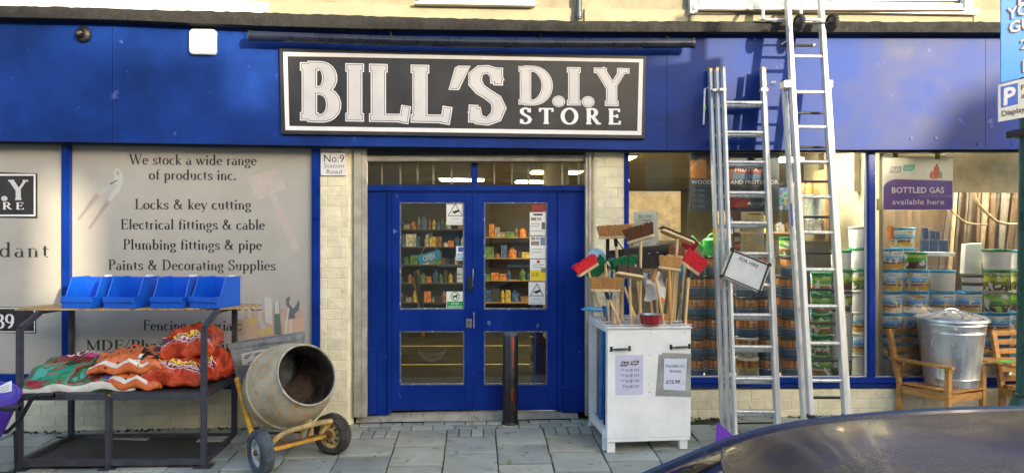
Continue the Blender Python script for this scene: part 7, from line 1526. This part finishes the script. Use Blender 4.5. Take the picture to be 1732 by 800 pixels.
for k in range(46):
    x = r.choice((r.uniform(-3.6, -1.3), r.uniform(1.2, 3.8), r.uniform(-3.6, 3.8))); y = -.05 - r.random() ** 2 * 1.0; s = r.uniform(.008, .020); a0 = r.uniform(0, 6.28); z = gz(x, y) + .014
    g.add([(x + s * math.cos(a0), y + s * math.sin(a0), z), (x + s * .5 * math.cos(a0 + 1.5), y + s * .5 * math.sin(a0 + 1.5), z + .006), (x - s * math.cos(a0), y - s * math.sin(a0), z + .002), (x + s * .5 * math.cos(a0 - 1.5), y + s * .5 * math.sin(a0 - 1.5), z + .001)], [(0, 1, 2, 3)])
obj('leaf_litter', g, leafm, pav, kind='stuff')
# ---------------------------------------------------------------- the parked car
t = thing('parked_car', 'dark navy car roof and windscreen with fine water drops at the bottom right', 'car', (1.6, -5.62, -.3))
carp = bpy.data.materials.new('navy_car_paint_with_drops'); carp.use_nodes = True; n = carp.node_tree.nodes; l = carp.node_tree.links; b = n['Principled BSDF']
b.inputs['Base Color'].default_value = (.004, .005, .016, 1); b.inputs['Metallic'].default_value = 0.0; b.inputs['Roughness'].default_value = .28; b.inputs['Specular IOR Level'].default_value = .35; b.inputs['Coat Weight'].default_value = .4; b.inputs['Coat Roughness'].default_value = .10
tc = n.new('ShaderNodeTexCoord'); vo = n.new('ShaderNodeTexVoronoi'); vo.inputs['Scale'].default_value = 110; l.new(tc.outputs['Object'], vo.inputs[0])
nz = n.new('ShaderNodeTexNoise'); nz.inputs['Scale'].default_value = 2.6; nz.inputs['Detail'].default_value = 5; l.new(tc.outputs['Object'], nz.inputs[0])
mr = n.new('ShaderNodeMapRange'); mr.inputs[1].default_value = .0; mr.inputs[2].default_value = .5; mr.inputs[3].default_value = 1; mr.inputs[4].default_value = 0; l.new(vo.outputs['Distance'], mr.inputs[0])
m2 = n.new('ShaderNodeMapRange'); m2.inputs[1].default_value = .40; m2.inputs[2].default_value = .55; l.new(nz.outputs[0], m2.inputs[0])
mu = n.new('ShaderNodeMath'); mu.operation = 'MULTIPLY'; l.new(mr.outputs[0], mu.inputs[0]); l.new(m2.outputs[0], mu.inputs[1])
bp_ = n.new('ShaderNodeBump'); bp_.inputs['Distance'].default_value = .0015; bp_.inputs['Strength'].default_value = 1; l.new(mu.outputs[0], bp_.inputs['Height']); l.new(bp_.outputs[0], b.inputs['Normal']); l.new(bp_.outputs[0], b.inputs['Coat Normal'])
carg = mat('car_glass', (.01, .012, .015), .04, var=.02, rvar=.01, coat=1); carb = mat('car_black_trim', (.01, .01, .012), .35)
plain = mat('navy_car_paint', (.005, .012, .06), .25, .0, var=.02, coat=1)
YC = -5.60; HW = .60
def roofz(x):   # centre line height of roof, then windscreen
    pts = [(-.35, .62), (.10, .84), (.40, .985), (.62, 1.085), (.78, 1.150), (.95, 1.196), (1.2, 1.225), (1.5, 1.243), (1.8, 1.247), (2.2, 1.235), (2.6, 1.19), (2.95, 1.12)]
    return lerp_tab(pts, x)
def smz(x): return (roofz(x - .1) + 2 * roofz(x) + roofz(x + .1)) / 4
def crown(s): return .035 * (1 - s * s) - .030 * max(0, (abs(s) - .82) / .18) ** 2
def xfront(s): return .79 - .13 * (1 - abs(s) ** 2.2)
obj('roof', G().grid(60, 40, lambda i, j: (lambda s: (xfront(s) + (2.95 - xfront(s)) * i, YC + HW * s, smz(xfront(s) + (2.95 - xfront(s)) * i) + crown(s)))(2 * j - 1)), carp, t, smooth=True)
obj('windscreen', G().grid(24, 32, lambda i, j: (lambda s: (-.36 + (xfront(s) - .006 + .36) * i, YC + (HW * (1.12 - .12 * i)) * s * .965, smz(-.36 + (xfront(s) - .006 + .36) * i) + crown(s * .96) - .003))(2 * j - 1)), carg, t, smooth=True)
for s in (1, -1):
    pts = [(x, YC + s * (HW * (1.13 - .12 * min(1, (x + .36) / 1.1)) if x < .74 else HW * 1.01), smz(x) - .020 + (0 if x < .7 else .004)) for x in [-.4 + .12 * k for k in range(29)]]
    obj('roof_rail' if s > 0 else 'roof_rail', G().tube(pts, .020, 8), plain, t, smooth=True)
obj('roof_seam', G().tube([(xfront(-1 + 2 * k / 24), YC + HW * (-1 + 2 * k / 24), smz(xfront(-1 + 2 * k / 24)) + crown(-1 + 2 * k / 24) - .001) for k in range(25)], .005, 6), carb, t, smooth=True)
def side(s):
    top = [(x, YC + s * (HW + .012), smz(x) - .035) for x in [.0 + .12 * k for k in range(25)]]
    bot = [(x * 1.0, YC + s * .85, .60) for x, _, _ in top]; n_ = len(top)
    g = G().add(top + bot, [(i, i + 1, n_ + i + 1, n_ + i) for i in range(n_ - 1)]); obj('side_windows', g, carg, t, smooth=True)
side(1); side(-1)
def bodyfn(i, j):
    x = -1.5 + 4.75 * i; s = 2 * j - 1; fr2 = min(1, (x + 1.5) / .35, (3.25 - x) / .25); fr2 = max(0, fr2) ** .4
    top = lerp_tab([(-1.5, .38), (-1.2, .50), (-.35, .62), (.2, .62), (3.0, .66), (3.25, .5)], x)
    a = abs(s)
    if a < .7: return (x, YC + s / .7 * .80 * fr2 * .98, top + .03 * (1 - (a / .7) ** 2))
    k = (a - .7) / .3; return (x, YC + math.copysign(1, s) * (.80 + .09 * math.sin(k * 2.6)) * fr2, top - k * (top + .12))
obj('body', G().grid(50, 32, bodyfn), plain, t, smooth=50)
for x in (-.72, 2.35):
    for s in (1, -1):
        wl = obj('wheel', G(), None, t); Mw = Matrix.Translation((x, YC + s * .79, -.0)) @ Matrix.Rotation(math.pi / 2, 4, 'X'); zc = road_fn((x + 40) / 80, (YC + s * .79 + 12.6) / 9.28)[2] + .31; Mw = Matrix.Translation((x, YC + s * .79, zc)) @ Matrix.Rotation(math.pi / 2, 4, 'X')
        obj('tyre', G().lathe([(.22, -.1), (.29, -.1), (.31, -.07), (.31, .07), (.29, .1), (.22, .1)], Mw, 32), rubber, wl, smooth=30); obj('rim', G().lathe([(0, .06), (.2, .07), (.22, .09), (.22, -.09), (.2, -.07), (0, -.06)], Mw, 24), alu, wl, smooth=30)
obj('number_light', G().box(3.2, 3.26, YC - .6, YC + .6, .35, .45), flatm('tail_lamp_red', (.4, .01, .01)), t); 
for s in (1, -1): obj('headlight', G().box(-1.47, -1.30, YC + s * .55 - .12, YC + s * .55 + .12, .30, .40), M['upvc'], t, bevel=.02); obj('wing_mirror', G().box(.05, .2, YC + s * .98 - .08, YC + s * .98 + .08, .66, .78), plain, t, bevel=.03)
